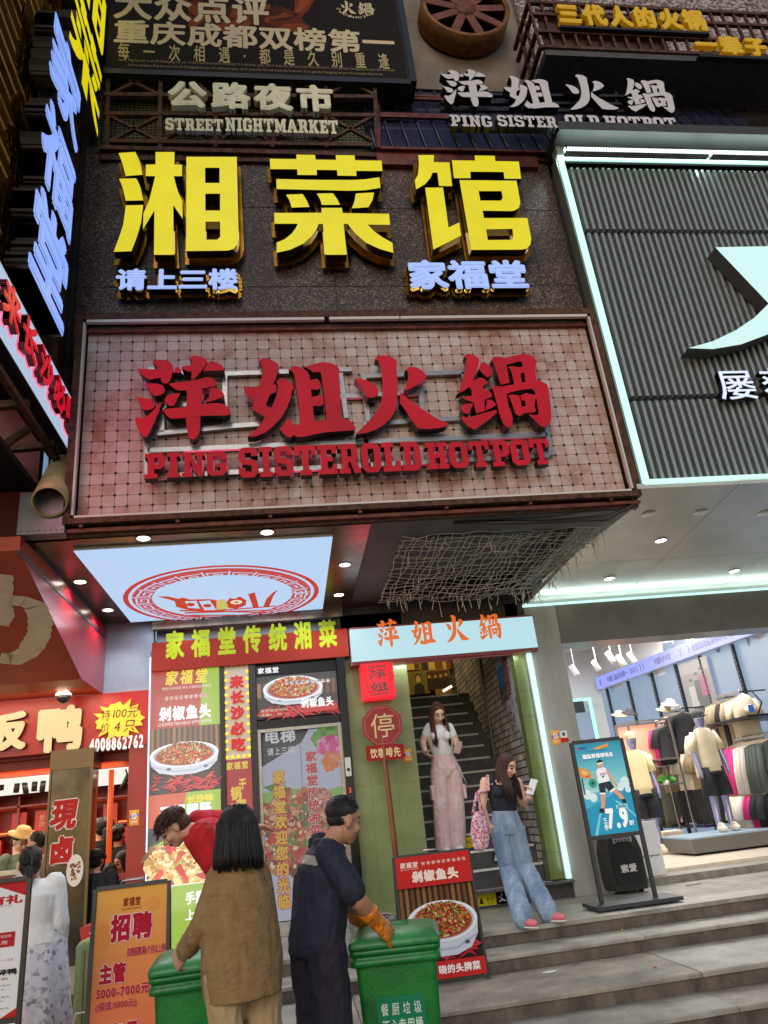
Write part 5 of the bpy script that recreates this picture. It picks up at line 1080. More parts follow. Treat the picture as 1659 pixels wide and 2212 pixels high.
for k, (px, py) in enumerate(((310, 1163), (577, 1150), (745, 1220), (732, 1285), (173, 1257), (233, 1318))):
    q = PZ(px, py, 2.395); downlight(q.x, q.y, 2.395, (.95, .97, 1), 26, .055, 'round white downlight in the metal canopy, ' + ('front left below the tiled sign', 'front middle below the tiled sign', 'right of the emblem light box, nearer the street', 'right of the emblem light box, nearer the entrance', 'left of the emblem light box, nearer the street', 'left of the emblem light box, nearer the entrance')[k], 'downlights in the metal canopy', spot=140)
# ------------------------------------------------------------------ emblem light box in the canopy
y0, y1 = 6.22, 8.68; fz = PF((-1.77, y1, 2.372), (1, 0, 0), (0, -1, 0)); lb = empty('emblem_light_box', (-.6, 7.4, 2.37), 'pale blue ceiling light box with a red round bowl emblem under the canopy', 'light box')
mb = MB(); mb.box(-1.77, .49, y0, y1, 2.374, 2.399); mb.build('box_casing', WHITEP, lb)
P = Print(fz, 2.26, y1-y0); LBC = (186, 216, 250); P.rect(0, 0, 1, 1, LBC); RE = (196, 44, 30); RP = P
def em(x, y): return P.p(x*.3595, 1084.3+y*.3595)
a = P.p(254, 1283); c = P.p(688, 1283); t = P.p(470, 1221); b_ = P.p(470, 1346)
cx_, cy_, rx, ry = (a[0]+c[0])/2, (t[1]+b_[1])/2, (c[0]-a[0])/2, (b_[1]-t[1])/2
def ring(r0, r1, col):
    o = [(cx_+rx*r1*math.cos(2*math.pi*i/72), cy_+ry*r1*math.sin(2*math.pi*i/72)) for i in range(72)]; n_ = [(cx_+rx*r0*math.cos(2*math.pi*i/72), cy_+ry*r0*math.sin(2*math.pi*i/72)) for i in range(72)]
    P.holed([o, n_], col)
ring(.95, 1.0, RE); ring(.72, .915, RE)
def polar(r, a): return (cx_+rx*r*math.cos(a), cy_+ry*r*math.sin(a))
for k in range(22):
    a0 = 2*math.pi*k/22; da = 2*math.pi/22
    def seg(r0, r1, b0, b1): P.poly([polar(r0, a0+da*b0), polar(r0, a0+da*b1), polar(r1, a0+da*b1), polar(r1, a0+da*b0)], LBC)
    seg(.72, .915, -.03, .05); seg(.865, .885, .14, .92); seg(.75, .865, .14, .20); seg(.75, .77, .20, .78); seg(.77, .835, .72, .78); seg(.817, .835, .38, .72); seg(.79, .817, .38, .44)
RP.poly([em(*q) for q in ((942, 545), (1010, 545), (1070, 560), (1100, 552), (1140, 565), (1250, 562), (1330, 572), (1300, 640), (1200, 640), (1120, 625), (1060, 610), (1050, 575), (1000, 560))], RE)
RP.poly([em(*q) for q in ((1195, 575), (1260, 570), (1300, 628), (1230, 630))], LBC); RP.poly([em(*q) for q in ((1110, 575), (1180, 572), (1200, 620), (1130, 615))], LBC)
for q in ((1145, 595), (1245, 602), (1420, 578)): u, v = em(*q); P.ell(u, v, .022, .03, RE if q[0] < 1400 else (240, 220, 190), 8)
RP.poly([em(*q) for q in ((1350, 590), (1380, 555), (1410, 560), (1440, 545), (1480, 570), (1475, 600), (1420, 620), (1370, 615))], RE); u, v = em(1420, 580); P.ell(u, v, .03, .035, (246, 226, 200), 10); P.ell(u, v, .012, .014, RE, 8)
RP.poly([em(*q) for q in ((1300, 570), (1345, 560), (1370, 600), (1350, 640), (1300, 640))], (206, 190, 110)); 
RP.poly([em(*q) for q in ((1490, 530), (1530, 520), (1555, 610), (1520, 612))], RE); RP.poly([em(*q) for q in ((1580, 610), (1600, 560), (1640, 520), (1668, 505), (1640, 545), (1615, 612))], RE)
for k, (x, y, x2, y2) in enumerate(((1080, 625, 1600, 640), (1110, 640, 1640, 625), (1140, 655, 1420, 655), (1200, 634, 1660, 600))): RP.poly([em(x, y), em(x2, y2), em(x2, y2+6), em(x, y+9)], RE if k != 2 else (180, 70, 50))
P.build('lit_face', lb, .92)
lamp('AREA', (-.64, 7.45, 2.33), 45, (.80, .91, 1), 2.1, (0, 0, 0), sy=2.2)
# ------------------------------------------------------------------ led bulb column and red dish sign
lc = empty('bulb_sign', (-.56, 8.66, .3), 'narrow mirror column sign 来长沙必吃 edged with glowing yellow bulbs', 'sign')
mb = MB(); mb.box(-.705, -.43, 8.72, 8.79, .72, 1.80); mb.build('sign_body', mk('mirror_silver', (186, 176, 156), .35, .3), lc)
f = wallY(8.70); LR = mk('red_letter_lit', (214, 20, 34), .4, emit=.9)
signword(lc, f, '来长沙必吃', f.qb(497, 1458, 528, 1622), 0, -.02, [LR, LR], bold=.045, vertical=True, gap=.18)
BUL = mk('bulb_yellow', (255, 186, 30), .4, emit=2.2); bpos = []
xs_ = [-.69, -.445]; n_ = 13
for i in range(n_):
    z = .75+i*(1.03/(n_-1))
    for x in xs_: bpos.append((x, 8.71, z))
for x in (-.63, -.57, -.505):
    for z in (.75, 1.78): bpos.append((x, 8.71, z))
mb = MB(); mb.ell((0, 0, 0), .017, .017, .017, 8, 6); b0 = mb.build('bulb', BUL, lc); b0.location = bpos[0]
for q in bpos[1:]:
    c = b0.copy(); COL.objects.link(c); c.parent = lc; c.matrix_parent_inverse = b0.matrix_parent_inverse.copy(); c.location = q
rd = empty('dish_sign', (-.56, 8.7, ZL), 'narrow red sign with yellow 干锅肥肠 below the bulb column', 'sign')
f = PF((-.70, 8.71, ZL+.05), (1, 0, 0), (0, 0, 1)); mb = MB(); mb.box(-.705, -.425, 8.712, 8.79, ZL+.001, .715); mb.build('board', REDP, rd)
P = Print(f, .275, .715-ZL-.05); P.rect(0, 0, 1, 1, (176, 24, 40)); P.text('家福堂', *P.pb(489, 1645, 536, 1662), (236, 210, 60), .03, gap=.1)
P.text('干', *P.pb(516, 1682, 532, 1706), CAL, .04); P.text('锅', *P.pb(498, 1699, 522, 1729), CAL, .04); P.text('肥', *P.pb(510, 1727, 533, 1754), CAL, .04); P.text('肠', *P.pb(510, 1762, 533, 1790), CAL, .04); P.text('香辣可口', *P.pb(498, 1735, 505, 1790), CAL, .01, vertical=True); P.build('lettering', rd, .8)
mb = MB(); mb.box(-.762, -.708, 8.69, 8.8, ZL, 1.76); mb.box(-.425, -.35, 8.69, 8.8, ZL, 1.76); mb.build('black_post', BLACK, b1)
# ------------------------------------------------------------------ lift: frame, screen, printed doors
lf = empty('lift_entrance', (.1, 8.8, ZL), 'lift entrance with printed doors in a black and steel frame', 'lift')
mb = MB(); mb.box(-.35, .60, 8.74, 8.9, 1.63, 1.764); mb.box(.605, .70, 8.66, 8.95, ZL, 1.764); mb.box(-.35, .6, 8.76, 8.9, 1.02, 1.12); mb.build('frame', mk('black_mirror_frame', (24, 24, 28), .15, .5), lf)
mb = MB(); mb.box(-.349, -.315, 8.72, 8.78, ZL+.13, 1.02); mb.box(.565, .604, 8.72, 8.78, ZL+.13, 1.02); mb.box(-.314, .564, 8.73, 8.78, .985, 1.02); mb.build('door_trim', STEEL, lf)
mb = MB(); mb.box(-.36, .6, 8.70, 8.9, ZL+.001, ZL+.12); mb.build('sill', STONE, lf)
X0, X1, Z0, Z1 = -.314, .564, ZL+.13, .98; f = PF((X0, 8.78, Z0), (1, 0, 0), (0, 0, 1)); mb = MB(); mb.box(X0, X1, 8.782, 8.86, Z0, Z1); mb.build('door_panel', WHITEP, lf)
P = Print(f, X1-X0, Z1-Z0); P.rect(0, 0, 1, 1, (196, 200, 222)); P.poly([(0, 0), (.62, 0), (.52, .07), (0, .19)], (38, 40, 52))
P.text('电梯', *P.pb(573, 1577, 638, 1605), (240, 240, 246), .03, gap=.06); P.text('请上三楼', *P.pb(577, 1614, 636, 1630), (226, 226, 236), .02, gap=.05)
u, v = P.p(712, 1610)
P.bits(46, .70, .0, 1, v+.05, [(70, 140, 50), (110, 170, 70)], .07, 1.2, lambda a, b: ((a-.86)/.16)**2+((b-.055)/.06)**2 < 1)
P.bits(60, .74, .05, .99, .2, [(226, 60, 150), (240, 110, 180), (206, 30, 120), (250, 170, 210)], .045, 1.2, lambda a, b: ((a-.9)/.16)**2+((b-.105)/.05)**2 < 1)
P.bits(12, .8, .15, 1, .23, [(230, 120, 50), (240, 150, 80)], .06, 1.2)
P.poly([(0, .335), (.3, .315), (.7, .36), (1, .34), (1, .40), (.5, .42), (0, .39)], (140, 190, 90)); P.poly([(0, .30), (.14, .29), (.3, .31), (.1, .33)], (70, 140, 50))
ins = lambda a, b: ((a-.45)/.62)**2+((b-.56)/.205)**2 < 1
P.bits(120, 0, .36, 1, .80, [(150, 70, 40), (170, 96, 60), (196, 130, 84)], .10, 1.2, ins)
P.bits(340, 0, .36, 1, .80, [(196, 130, 90), (214, 160, 116), (170, 80, 50), (200, 36, 30), (180, 24, 24), (110, 44, 30), (226, 190, 150), (90, 140, 50)], .045, 1.3, ins)
P.bits(260, 0, .36, 1, .80, [(240, 214, 180), (210, 150, 100), (210, 50, 36), (120, 50, 34)], .018, 1.3, ins)
P.text('家福堂欢迎您的光临', *P.pb(594, 1664, 622, 1964), (240, 196, 40), .035, vertical=True, gap=.1, outline=(206, 30, 20), ow=.07)
P.text('家福堂传统湘菜', *P.pb(663, 1622, 689, 1806), (206, 30, 44), .04, vertical=True, gap=.12, outline=(240, 226, 226), ow=.04)
P.text('记忆', *P.pb(695, 1706, 716, 1768), (206, 30, 44), .02, vertical=True, gap=.3, outline=(240, 226, 226), ow=.04)
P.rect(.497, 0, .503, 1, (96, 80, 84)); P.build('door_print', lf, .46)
sv = empty('menu_screen', (.1, 8.76, 1.15), 'lit screen above the lift doors showing the fish head dish', 'screen')
X0, X1, Z0, Z1 = -.345, .595, 1.14, 1.615; f = PF((X0, 8.735, Z0), (1, 0, 0), (0, 0, 1)); mb = MB(); mb.box(X0-.004, X1+.004, 8.737, 8.8, Z0-.01, Z1+.01); mb.build('screen_body', BLACK, sv)
P = Print(f, X1-X0, Z1-Z0); P.rect(0, 0, 1, 1, (20, 16, 18)); fishbowl(P, *P.p(633, 1487), .37, .30, n=420, box=(0, .16, 1, 1), depth=.62)
P.text('家福堂', *P.pb(557, 1443, 602, 1456), (236, 236, 240), .04, gap=.1); P.rect(.57, .77, .98, .95, (190, 24, 30)); P.text('剁椒鱼头', *P.pb(650, 1507, 720, 1528), (246, 246, 246), .04, gap=.05)
for k in range(9): P.ell(.38+.064*k, .21+.002*k, .024, .045, (226, 226, 230), 14)
P.text('鲜香爽辣正宗湖南味', .365, .18, .915, .24, (30, 26, 26), .01, gap=.35)
P.text('夜宵营业时间', .04, .80, .37, .87, (226, 170, 140), .02, outline=(60, 20, 20)); P.text('凌晨2：00', .04, .90, .30, .97, (226, 170, 140), .02, outline=(60, 20, 20)); P.build('display', sv, .95)
for k, (z0_, z1_, c_) in enumerate(((.42, .62, (190, 190, 188)), (.20, .345, (30, 28, 32)), (.0, .17, (176, 174, 168)))):
    mb = MB(); mb.box(.612, .676, 8.635, 8.66, z0_, z1_); cp = mb.build('call_panel', mk('panel_%d' % k, c_, .35, .3), lf); mb = MB()
    if k != 1: mb.lathe((.644, 8.634, z0_+.07), (0, -1, 0), [(0, .018), (.006, .018), (.006, .011), (.003, .001)], 16); mb.build('button', BLACK, cp)
    else:
        P = Print(PF((.615, 8.633, z0_), (1, 0, 0), (0, 0, 1)), .058, z1_-z0_); P.text('3', .3, .3, .7, .7, (255, 40, 30), .03); P.build('digit', cp, 1.2)
# ------------------------------------------------------------------ stair sign, lantern, stop sign
f = wallY(8.58); sb = empty('stair_light_box', (1.9, 8.6, 1.70), 'white backlit box sign with orange 萍姐火鍋 over the stair opening', 'shop sign')
mb = MB(); mb.box(.785, 3.075, 8.584, 8.79, 1.675, 2.065); mb.build('box_casing', WHITEP, sb); mb = MB(); mb.box(.77, 3.08, 8.60, 8.79, 1.64, 1.674); mb.box(.785, 3.075, 8.60, 8.79, 2.066, 2.09); mb.build('trim', mk('trim_dull_red', (150, 74, 78), .5), sb)
P = Print(PF((.785, 8.58, 1.675), (1, 0, 0), (0, 0, 1)), 2.29, .39); P.rect(0, 0, 1, 1, (186, 226, 236)); P.text('萍姐火鍋', *P.pb(814, 1329, 1083, 1390), (226, 106, 34), .0, gap=.36, font=FONT, outline=None); P.build('lit_face', sb, .95)
ln = empty('red_lantern_box', (1.06, 8.6, .95), 'glowing red box lantern sign with black 萍姐 lettering on the tiled pier', 'lantern'); bx = wallY(8.5).qb(782, 1432, 852, 1507); R0 = mk('lantern_red_lit', (246, 24, 48), .4, emit=.95)
mb = MB(); mb.box(bx[0], bx[2], 8.502, 8.74, bx[1], bx[3], 0); mb.bar(((bx[0]+bx[2])/2, 8.74, bx[3]-.05), ((bx[0]+bx[2])/2, 8.8, bx[3]-.05), .04, mi=1); mb.build('lantern_body', [R0, BLACK], ln)
P = Print(PF((bx[0], 8.50, bx[1]), (1, 0, 0), (0, 0, 1)), bx[2]-bx[0], bx[3]-bx[1]); P.text('PING SISTER', .22, .07, .78, .15, (60, 8, 14), .01, font=SLAB); P.text('OLD HOTPOT', .22, .86, .78, .93, (60, 8, 14), .01, font=SLAB)
P.text('萍', .22, .18, .78, .47, (12, 2, 4), .0, font=FONT); P.text('CHENGDU', .25, .46, .78, .53, (150, 12, 24), .02); P.text('姐', .22, .535, .80, .83, (12, 2, 4), 0, font=FONT)
for u in (.10, .84): P.text('老成都火锅味道好', u, .22, u+.06, .78, (110, 8, 20), .0, vertical=True, gap=.1)
for u in (.08, .92):
    for v in (.06, .94): P.ell(u, v, .03, .03, (150, 10, 24), 12)
P.build('lettering', ln, .9); lamp('POINT', ((bx[0]+bx[2])/2, 8.42, bx[1]+.2), 2.2, (1, .08, .14), .15)
st = empty('stop_sign', (1.4, 8.45, ZL), 'red octagonal 停 sign on a wooden pole with a small red plate', 'sign'); f = wallY(8.45); SR = mk('stop_sign_red', (140, 24, 34), .45, var=.1)
c0 = f.q(826, 1567); r = .235; oct_ = [(c0[0]+r*1.02*math.cos(math.radians(22.5+45*k)), c0[1]+r*math.sin(math.radians(22.5+45*k))) for k in range(8)]
mb = MB(); mb.prism(f, oct_, 0, -.025); mb.build('octagon_plate', SR, st)
P = Print(PF(f(c0[0]-r, c0[1]-r, .001), (1, 0, 0), (0, 0, 1)), 2*r, 2*r); o1 = [(.5+.46*math.cos(math.radians(22.5+45*k)), .5+.46*math.sin(math.radians(22.5+45*k))) for k in range(8)]; o2 = [(.5+.445*math.cos(math.radians(22.5+45*k)), .5+.445*math.sin(math.radians(22.5+45*k))) for k in range(8)]
P.holed([o1, o2], (180, 110, 90)); P.text('停', .22, .22, .78, .78, (214, 190, 140), .0); P.build('lettering', st)
b4 = f.qb(791, 1607, 873, 1642); fr = PF(f(b4[0], b4[1]+.005), (1, 0, -.02), (0.02, 0, 1)); P = Print(fr, b4[2]-b4[0], b4[3]-b4[1]-.01); P.rect(0, 0, 1, 1, (150, 26, 30)); P.text('饮咖啡先', .1, .18, .9, .84, (226, 200, 150), .03, gap=.1); P.build('small_plate', st)
mb = MB(); mb.prism(fr, [(0, 0), (P.w, 0), (P.w, P.h), (0, P.h)], -.001, -.02); mb.build('plate_back', SR, st)
a = f(*f.q(831, 1642)); mb = MB(); mb.tube([V((a.x, 8.475, c0[1])), a+V((0, .02, 0)), V((a.x+.02, 8.49, -.2)), V((a.x+.03, 8.5, ZL+.02))], [.022, .028, .03, .032], 12); mb.build('pole', mk('pole_wood', (122, 74, 46), .55, var=.3, vscale=12, stretch=(6, 6, .6), bump=.2), st)
mb = MB(); mb.lathe((a.x+.03, 8.5, ZL), (0, 0, 1), [(0, .16), (.02, .16), (.03, .04)], 20); mb.build('base', BLACK, st)
def sticker(q, w_, h_, label, fr=None):
    s_ = empty('payment_sticker', q, label, 'sticker'); P = Print(fr or PF(q, (1, 0, 0), (0, 0, 1)), w_, h_); P.rect(0, 0, 1, 1, (236, 150, 50)); P.rect(0, .0, 1, .12, (246, 190, 70)); P.ell(.5, .38, .30, .22, (250, 236, 214)); P.ell(.5, .38, .2, .15, (190, 190, 196)); P.ell(.18, .42, .1, .12, (90, 90, 200)); P.ell(.84, .32, .1, .08, (60, 110, 220)); P.rect(.15, .7, .85, .76, (250, 220, 190)); P.rect(.2, .82, .8, .86, (250, 220, 190)); P.build('print', s_); return s_
f = wallY(8.79); b4 = f.qb(876, 1622, 896, 1645); sticker(f(b4[0]-.02, b4[1]), .10, .14, 'orange payment sticker on the green tiles left of the stair')
f = wallY(8.715); b4 = f.qb(1208, 1577, 1228, 1607); sticker(f(b4[0]-.1, b4[1]), .11, .16, 'orange payment sticker beside the sports shop opening'); s_ = empty('card_sticker', f(b4[0]+.02, b4[1]), 'white and red bank card sticker beside the orange one', 'sticker'); P = Print(PF(f(b4[0]+.015, b4[1]+.02), (1, 0, 0), (0, 0, 1)), .09, .13); P.rect(0, 0, 1, .62, (230, 228, 226)); P.rect(0, .62, 1, 1, (200, 30, 50)); P.rect(.3, .15, .7, .45, (30, 100, 120)); P.build('print', s_)
# ------------------------------------------------------------------ stairwell: film photo wall, mural, caution strips
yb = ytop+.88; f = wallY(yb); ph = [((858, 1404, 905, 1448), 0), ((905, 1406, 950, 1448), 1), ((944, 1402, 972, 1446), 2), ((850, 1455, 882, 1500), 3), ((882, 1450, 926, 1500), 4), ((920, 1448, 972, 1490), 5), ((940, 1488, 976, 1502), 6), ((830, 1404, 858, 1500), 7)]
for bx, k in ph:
    b4 = f.qb(*bx); q = f(b4[0], b4[1], .004+.003*k); po = empty('film_photo', q, ('warm-lit portrait of a man in a jacket', 'warm-lit picture of three people looking up', 'narrow warm-lit picture of a person in orange', 'narrow picture of two small figures', 'warm-lit close portrait in a pale shirt', 'warm-lit group picture with an orange dress', 'small warm-lit strip at the lower right', 'worn picture cut off by the tiled pier')[k]+', pasted at the top of the stairs', 'photo', 'photos pasted at the top of the stairs')
    P = Print(PF(q, (1, 0, 0), (0, 0, 1)), b4[2]-b4[0], b4[3]-b4[1]); P.rect(0, 0, 1, 1, (178, 130, 40)); P.rect(.03, .03, .97, .97, ((96, 76, 26), (120, 92, 34), (150, 70, 30), (110, 96, 40), (120, 110, 40), (96, 60, 24), (160, 120, 44), (90, 70, 30))[k])  # warm stair light is put into the picture colours
    for u in {0: (.5,), 1: (.25, .55, .6), 2: (.5,), 3: (.3, .7), 4: (.5,), 5: (.15, .4, .62, .85), 6: (), 7: (.5,)}[k]:
        v = .34 if len({0: 1, 4: 1}) and k in (0, 4) else random.uniform(.25, .5); r = .17 if k in (0, 4) else .09
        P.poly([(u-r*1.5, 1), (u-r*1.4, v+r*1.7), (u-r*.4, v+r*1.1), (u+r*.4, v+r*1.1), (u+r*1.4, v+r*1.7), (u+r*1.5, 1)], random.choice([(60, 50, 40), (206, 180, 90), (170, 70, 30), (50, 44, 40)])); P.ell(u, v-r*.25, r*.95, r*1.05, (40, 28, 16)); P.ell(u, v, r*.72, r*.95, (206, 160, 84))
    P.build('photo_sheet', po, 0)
fm = PF((2.848, 9.08, -.2), (0, 1, 0), (0, 0, 1)); fm = PF((2.884, 9.95, .62), (-.057, -1, 0), (0, 0, 1)); mu = empty('street_mural', (2.84, 9.5, .3), 'painted patch with red brick towers and blue sky on the stair side wall', 'mural'); P = Print(fm, .98, 1.75)
P.poly([(.35, 0), (1, 0), (1, .98), (.7, .86), (.6, .74), (.4, .68), (.2, .66), (.24, .3)], (170, 156, 166)); P.bits(60, .3, .02, 1, .9, [(172, 158, 168), (130, 112, 124), (120, 92, 92)], .07, .7)
P.poly([(.1, .36), (.5, .32), (.5, .62), (.15, .60)], (50, 100, 180)); P.poly([(.1, .36), (.5, .32), (.5, .40), (.1, .42)], (150, 170, 206)); P.bits(60, .08, .56, .55, .68, [(50, 60, 40), (70, 76, 50), (40, 40, 36)], .035, 1)
for k in range(46): r_ = k//3; u = .52+.1*(k % 3)+.02*(r_ % 2); v = .30+.024*r_; P.rect(u, v, u+.08, v+.017, random.choice([(126, 54, 44), (142, 66, 52), (104, 44, 38)]))
for k in range(18): r_ = k//2; u = .2+.13*(k % 2); v = .1+.024*r_; P.rect(u, v, u+.1, v+.017, random.choice([(126, 44, 40), (110, 40, 36)]))
for u in (.2, .28, .36): P.rect(u, .5, u+.014, .63, (30, 34, 50))
P.build('painted_patch', mu)
tu = empty('stair_lamp', PY(967, 1487, 12.0), 'short slanted glowing white tube beside the film photos', 'lamp'); mb = MB(); mb.tube([PY(957, 1493, 12.0), PY(976, 1482, 12.0)], .022, 10); mb.build('tube', mk('tube_lit', (255, 240, 210), .4, emit=1.5), tu)
lamp('AREA', (2.1, yb-1.0, 4.4), 60, (1, .78, .42), .8, (math.radians(35), 0, 0))
for k, (st_, x, c, t) in enumerate(((0, 1.95, (226, 210, 20), '小心台阶'), (0, 2.16, (24, 24, 26), ''), (2, 2.3, (40, 40, 42), '小心地滑'), (3, 1.95, (226, 210, 20), '小心台阶'), (6, 2.0, (40, 40, 42), '小心地滑'))):
    z = -.89+RI*st_; y = 8.8+TRD*st_+(.010 if st_ else .010); q = V((x, y-.002, z-RI+.03)); cs = empty('caution_strip', q, ('yellow 小心台阶 strip on the lowest stair riser', 'black strip with a white falling figure on the lowest stair riser', 'dark 小心地滑 strip by the jeans woman on a middle riser', 'yellow strip on the fourth stair riser', 'dark 小心地滑 strip higher on the stair')[k], 'warning label')
    P = Print(PF(q, (1, 0, 0), (0, 0, 1)), .32 if t else .12, RI-.07); P.rect(0, 0, 1, 1, c); tc = (30, 30, 26) if c[0] > 200 else (206, 206, 200)
    if t: P.text(t, .3, .18, .95, .66, tc, .03, gap=.05); P.text('WATCH YOUR STEP', .34, .76, .9, .88, tc, .0); P.poly([(.05, .8), (.13, .2), (.21, .8)], tc)
    else: P.ell(.55, .25, .1, .12, (230, 230, 230)); P.poly([(.2, .3), (.5, .4), (.62, .6), (.9, .75), (.85, .85), (.5, .7), (.3, .85), (.2, .8), (.42, .58)], (230, 230, 230))
    P.build('print', cs)
lamp('AREA', (1.95, 8.72, 1.655), 30, (.86, .96, 1), 1.9, (math.radians(28), 0, 0), sy=.12)      # added lamp below the box sign, brightens the stair wall
# ------------------------------------------------------------------ string net under the louvres
sn = MB(); zf = lambda x, y: 2.365-.035*math.sin(max(0, min(1, (x-1.15)/2.1))*math.pi)*(.5+.5*math.sin(y*1.7))+.012*math.sin(5*x+3*y)
rx_ = lambda y: 3.25-(y-6.2)*.03
for i in range(21):
    y = 6.35+i*.107+random.uniform(-.02, .02); pts = [V((1.15+(rx_(y)-1.15)*t/14, y+.025*math.sin(t*.8+i)+random.uniform(-.02, .02), zf(1.15+2.1*t/14, y)+random.uniform(-.02, .02))) for t in range(15)]; sn.tube(pts, .0042, 4)
for i in range(30):
    x = 1.18+i*.068+random.uniform(-.02, .02); pts = [V((x+.010*math.sin(t+i)+random.uniform(-.015, .015), 6.35+2.15*t/14, zf(x, 6.35+2.15*t/14)+random.uniform(-.02, .02)-.01)) for t in range(15)]; sn.tube(pts, .0042, 4)
for i in range(110):
    x, y = random.uniform(1.18, 3.2), random.uniform(6.4, 8.5)
    if i > 60: y = random.uniform(8.2, 8.5)
    if i > 90: x = random.uniform(3.0, 3.25); y = random.uniform(6.3, 8.3)
    L = random.uniform(.05, .17)*(1.4 if i > 60 else .7); z = zf(x, y); sn.tube([V((x, y, z)), V((x+random.uniform(-.02, .02), y, z-L*.5)), V((x+random.uniform(-.03, .03), y+random.uniform(-.02, .02), z-L))], .0045, 4)
o = sn.build('string_net', mk('net_string', (236, 233, 218), .8)); tag(o, 'knotted cream string net hanging under the grey louvre ceiling', 'net')
cb = MB()
for k in range(3): cb.tube([V((3.32-.015*k, 5.9, 2.62)), V((3.30-.01*k, 5.93, 2.40)), V((3.05, 6.02, 2.345-.015*k)), V((2.5, 6.12, 2.37-.01*k)), V((1.6, 6.08, 2.385))], .016, 8)
tag(cb.build('black_cable', BLACK), 'bundle of black cables looping off the tiled sign corner', 'cable')
# ------------------------------------------------------------------ side wall with vertical letters (left edge)
b3 = empty('side_building', (-2.3, 5.2, ZL), 'dark louvred side wall at the left edge carrying the blue and yellow vertical letters', 'building')
mb = MB(); mb.box(-2.6, -2.3, -1.0, 6.7, 3.95, 16); mb.box(-14, -2.6, 6.5, 6.7, 3.95, 16); mb.box(-2.35, -1.86, 6.12, 6.7, 3.95, 13); mb.build('side_wall', mk('side_wall_black', (30, 28, 26), .7, bump=.3, var=.4), b3)
mb = MB()
for i in range(46): mb.bar((-2.2, 2.0, 4.2+i*.2), (-2.2, 6.2, 4.2+i*.2), .06, .05)
for y in (3.2, 4.3, 5.4, 6.1): mb.bar((-2.24, y, 4), (-2.24, y, 13), .05)
mb.build('louvre_bars', mk('louvre_dark_brown', (58, 46, 34), .6, .3, var=.4), b3)
mb = MB(); mb.box(-2.3, -1.93, 5.9, 6.09, 4.0, 7.2)
mb.build('rust_column', RUST, b3)
fx = PF((-1.75, 0, 0), (0, 1, 0), (0, 0, 1)); BV = mk('blue_acrylic_lit', (140, 172, 255), .4, emit=1.0); SG = mk('letter_side_grey', (84, 76, 66), .35, .4)
vs_ = empty('vertical_blue_sign', (-1.8, 5.0, 4.1), 'lit blue 家福堂 letters running down the side wall on gold plates', 'shop sign')
for ch, zc in (('家', 6.60), ('福', 5.52), ('堂', 4.52)):
    vs, fs, _ = glyph(ch, .042); mb = MB(); raised(mb, fx, fit(vs, 4.55, zc-.47, 5.47, zc+.47), fs, 0, -.17); o = mb.build('character', [BV, SG], vs_)
    vs, fs, _ = glyph(ch, .09); mb = MB(); raised(mb, fx, fit(vs, 4.49, zc-.53, 5.53, zc+.52), fs, -.24, -.26, 0, 0); mb.build('back_plate', GOLD, o)
fy = PF((-1.72, 0, 0), (0, 1, 0), (0, 0, 1)); vy = empty('vertical_yellow_sign', (-1.8, 5.4, 7.0), 'lit yellow letters on the side wall at the top left corner', 'shop sign')
for ch, zc in (('菜', 7.55), ('湘', 8.75)):
    vs, fs, _ = FONT[ch]; mb = MB(); raised(mb, fy, fit(vs, 4.86, zc-.52, 5.98, zc+.52), fs, 0, -.14); o = mb.build('character', [YEL, SG], vy)
    mb = MB(); raised(mb, fy, fit(vs, 4.80, zc-.57, 6.02, zc+.55), fs, -.22, -.24, 0, 0); mb.build('back_plate', GOLD, o)
for y, z, e in ((4.9, 4.6, 2.5), (4.8, 5.6, 2.5), (4.8, 6.7, 2.5), (5.3, 7.8, 3)): lamp('AREA', (-2.05, y, z), e, (1, .62, .15), .9, (0, math.radians(90), 0), sy=.9)
# white strip sign
fs_ = PF((-1.87, 0, 0), (0, 1, 0), (0, 0, 1)); wsn = empty('white_strip_sign', (-1.9, 5.4, 3.4), 'pale lit strip with raised red 来长沙必吃 letters on the left side building', 'shop sign')
z0_, z1_ = 3.36, 3.92; mb = MB(); mb.box(-2.08, -1.872, 3.0, 6.42, z0_, z1_, 0); mb.box(-1.8715, -1.870, 3.02, 6.40, z0_+.01, z1_-.01, 1)
mb.build('box_casing', [BLACK, mk('strip_face_lit', (176, 196, 222), .5, emit=.95)], wsn)
RL = mk('red_resin_letter_lit', (232, 24, 50), .4, emit=.8); PK = mk('pink_halo_lit', (255, 120, 160), .4, emit=1.0)
us = [4.52, 4.92, 5.33, 5.70, 6.06]
for ch, u in zip('来长沙必吃', us):
    vs, fs, _ = glyph(ch, .045); mb = MB(); raised(mb, fs_, fit(vs, u-.17, z0_+.12, u+.17, z1_-.12), fs, .06, .01); o = mb.build('character', [RL, mk('red_letter_side', (120, 14, 26), .5)], wsn)
    vs, fs, _ = glyph(ch, .085); mb = MB(); raised(mb, fs_, fit(vs, u-.195, z0_+.10, u+.195, z1_-.10), fs, .008, .003, 0, 0); mb.build('halo', PK, o)
lamp('AREA', (-1.80, 5.2, 3.3), 7, (1, .22, .34), 1.6, (0, math.radians(-70), 0), sy=.5)
mb = MB()
for y in (3.2, 3.9, 4.6, 5.3, 6.0): mb.bar((-3.6, y, 3.2), (-1.92, y, 3.3), .06)
for x in (-1.95, -2.4, -2.9, -3.4): mb.bar((x, 2.5, 3.25), (x, 6.4, 3.25), .05)
for y in (4.2, 5.6): mb.bar((-2.0, y, 3.25), (-2.9, y, 2.5), .05)
mb.build('steel_bracket_frame', RUST, b3)
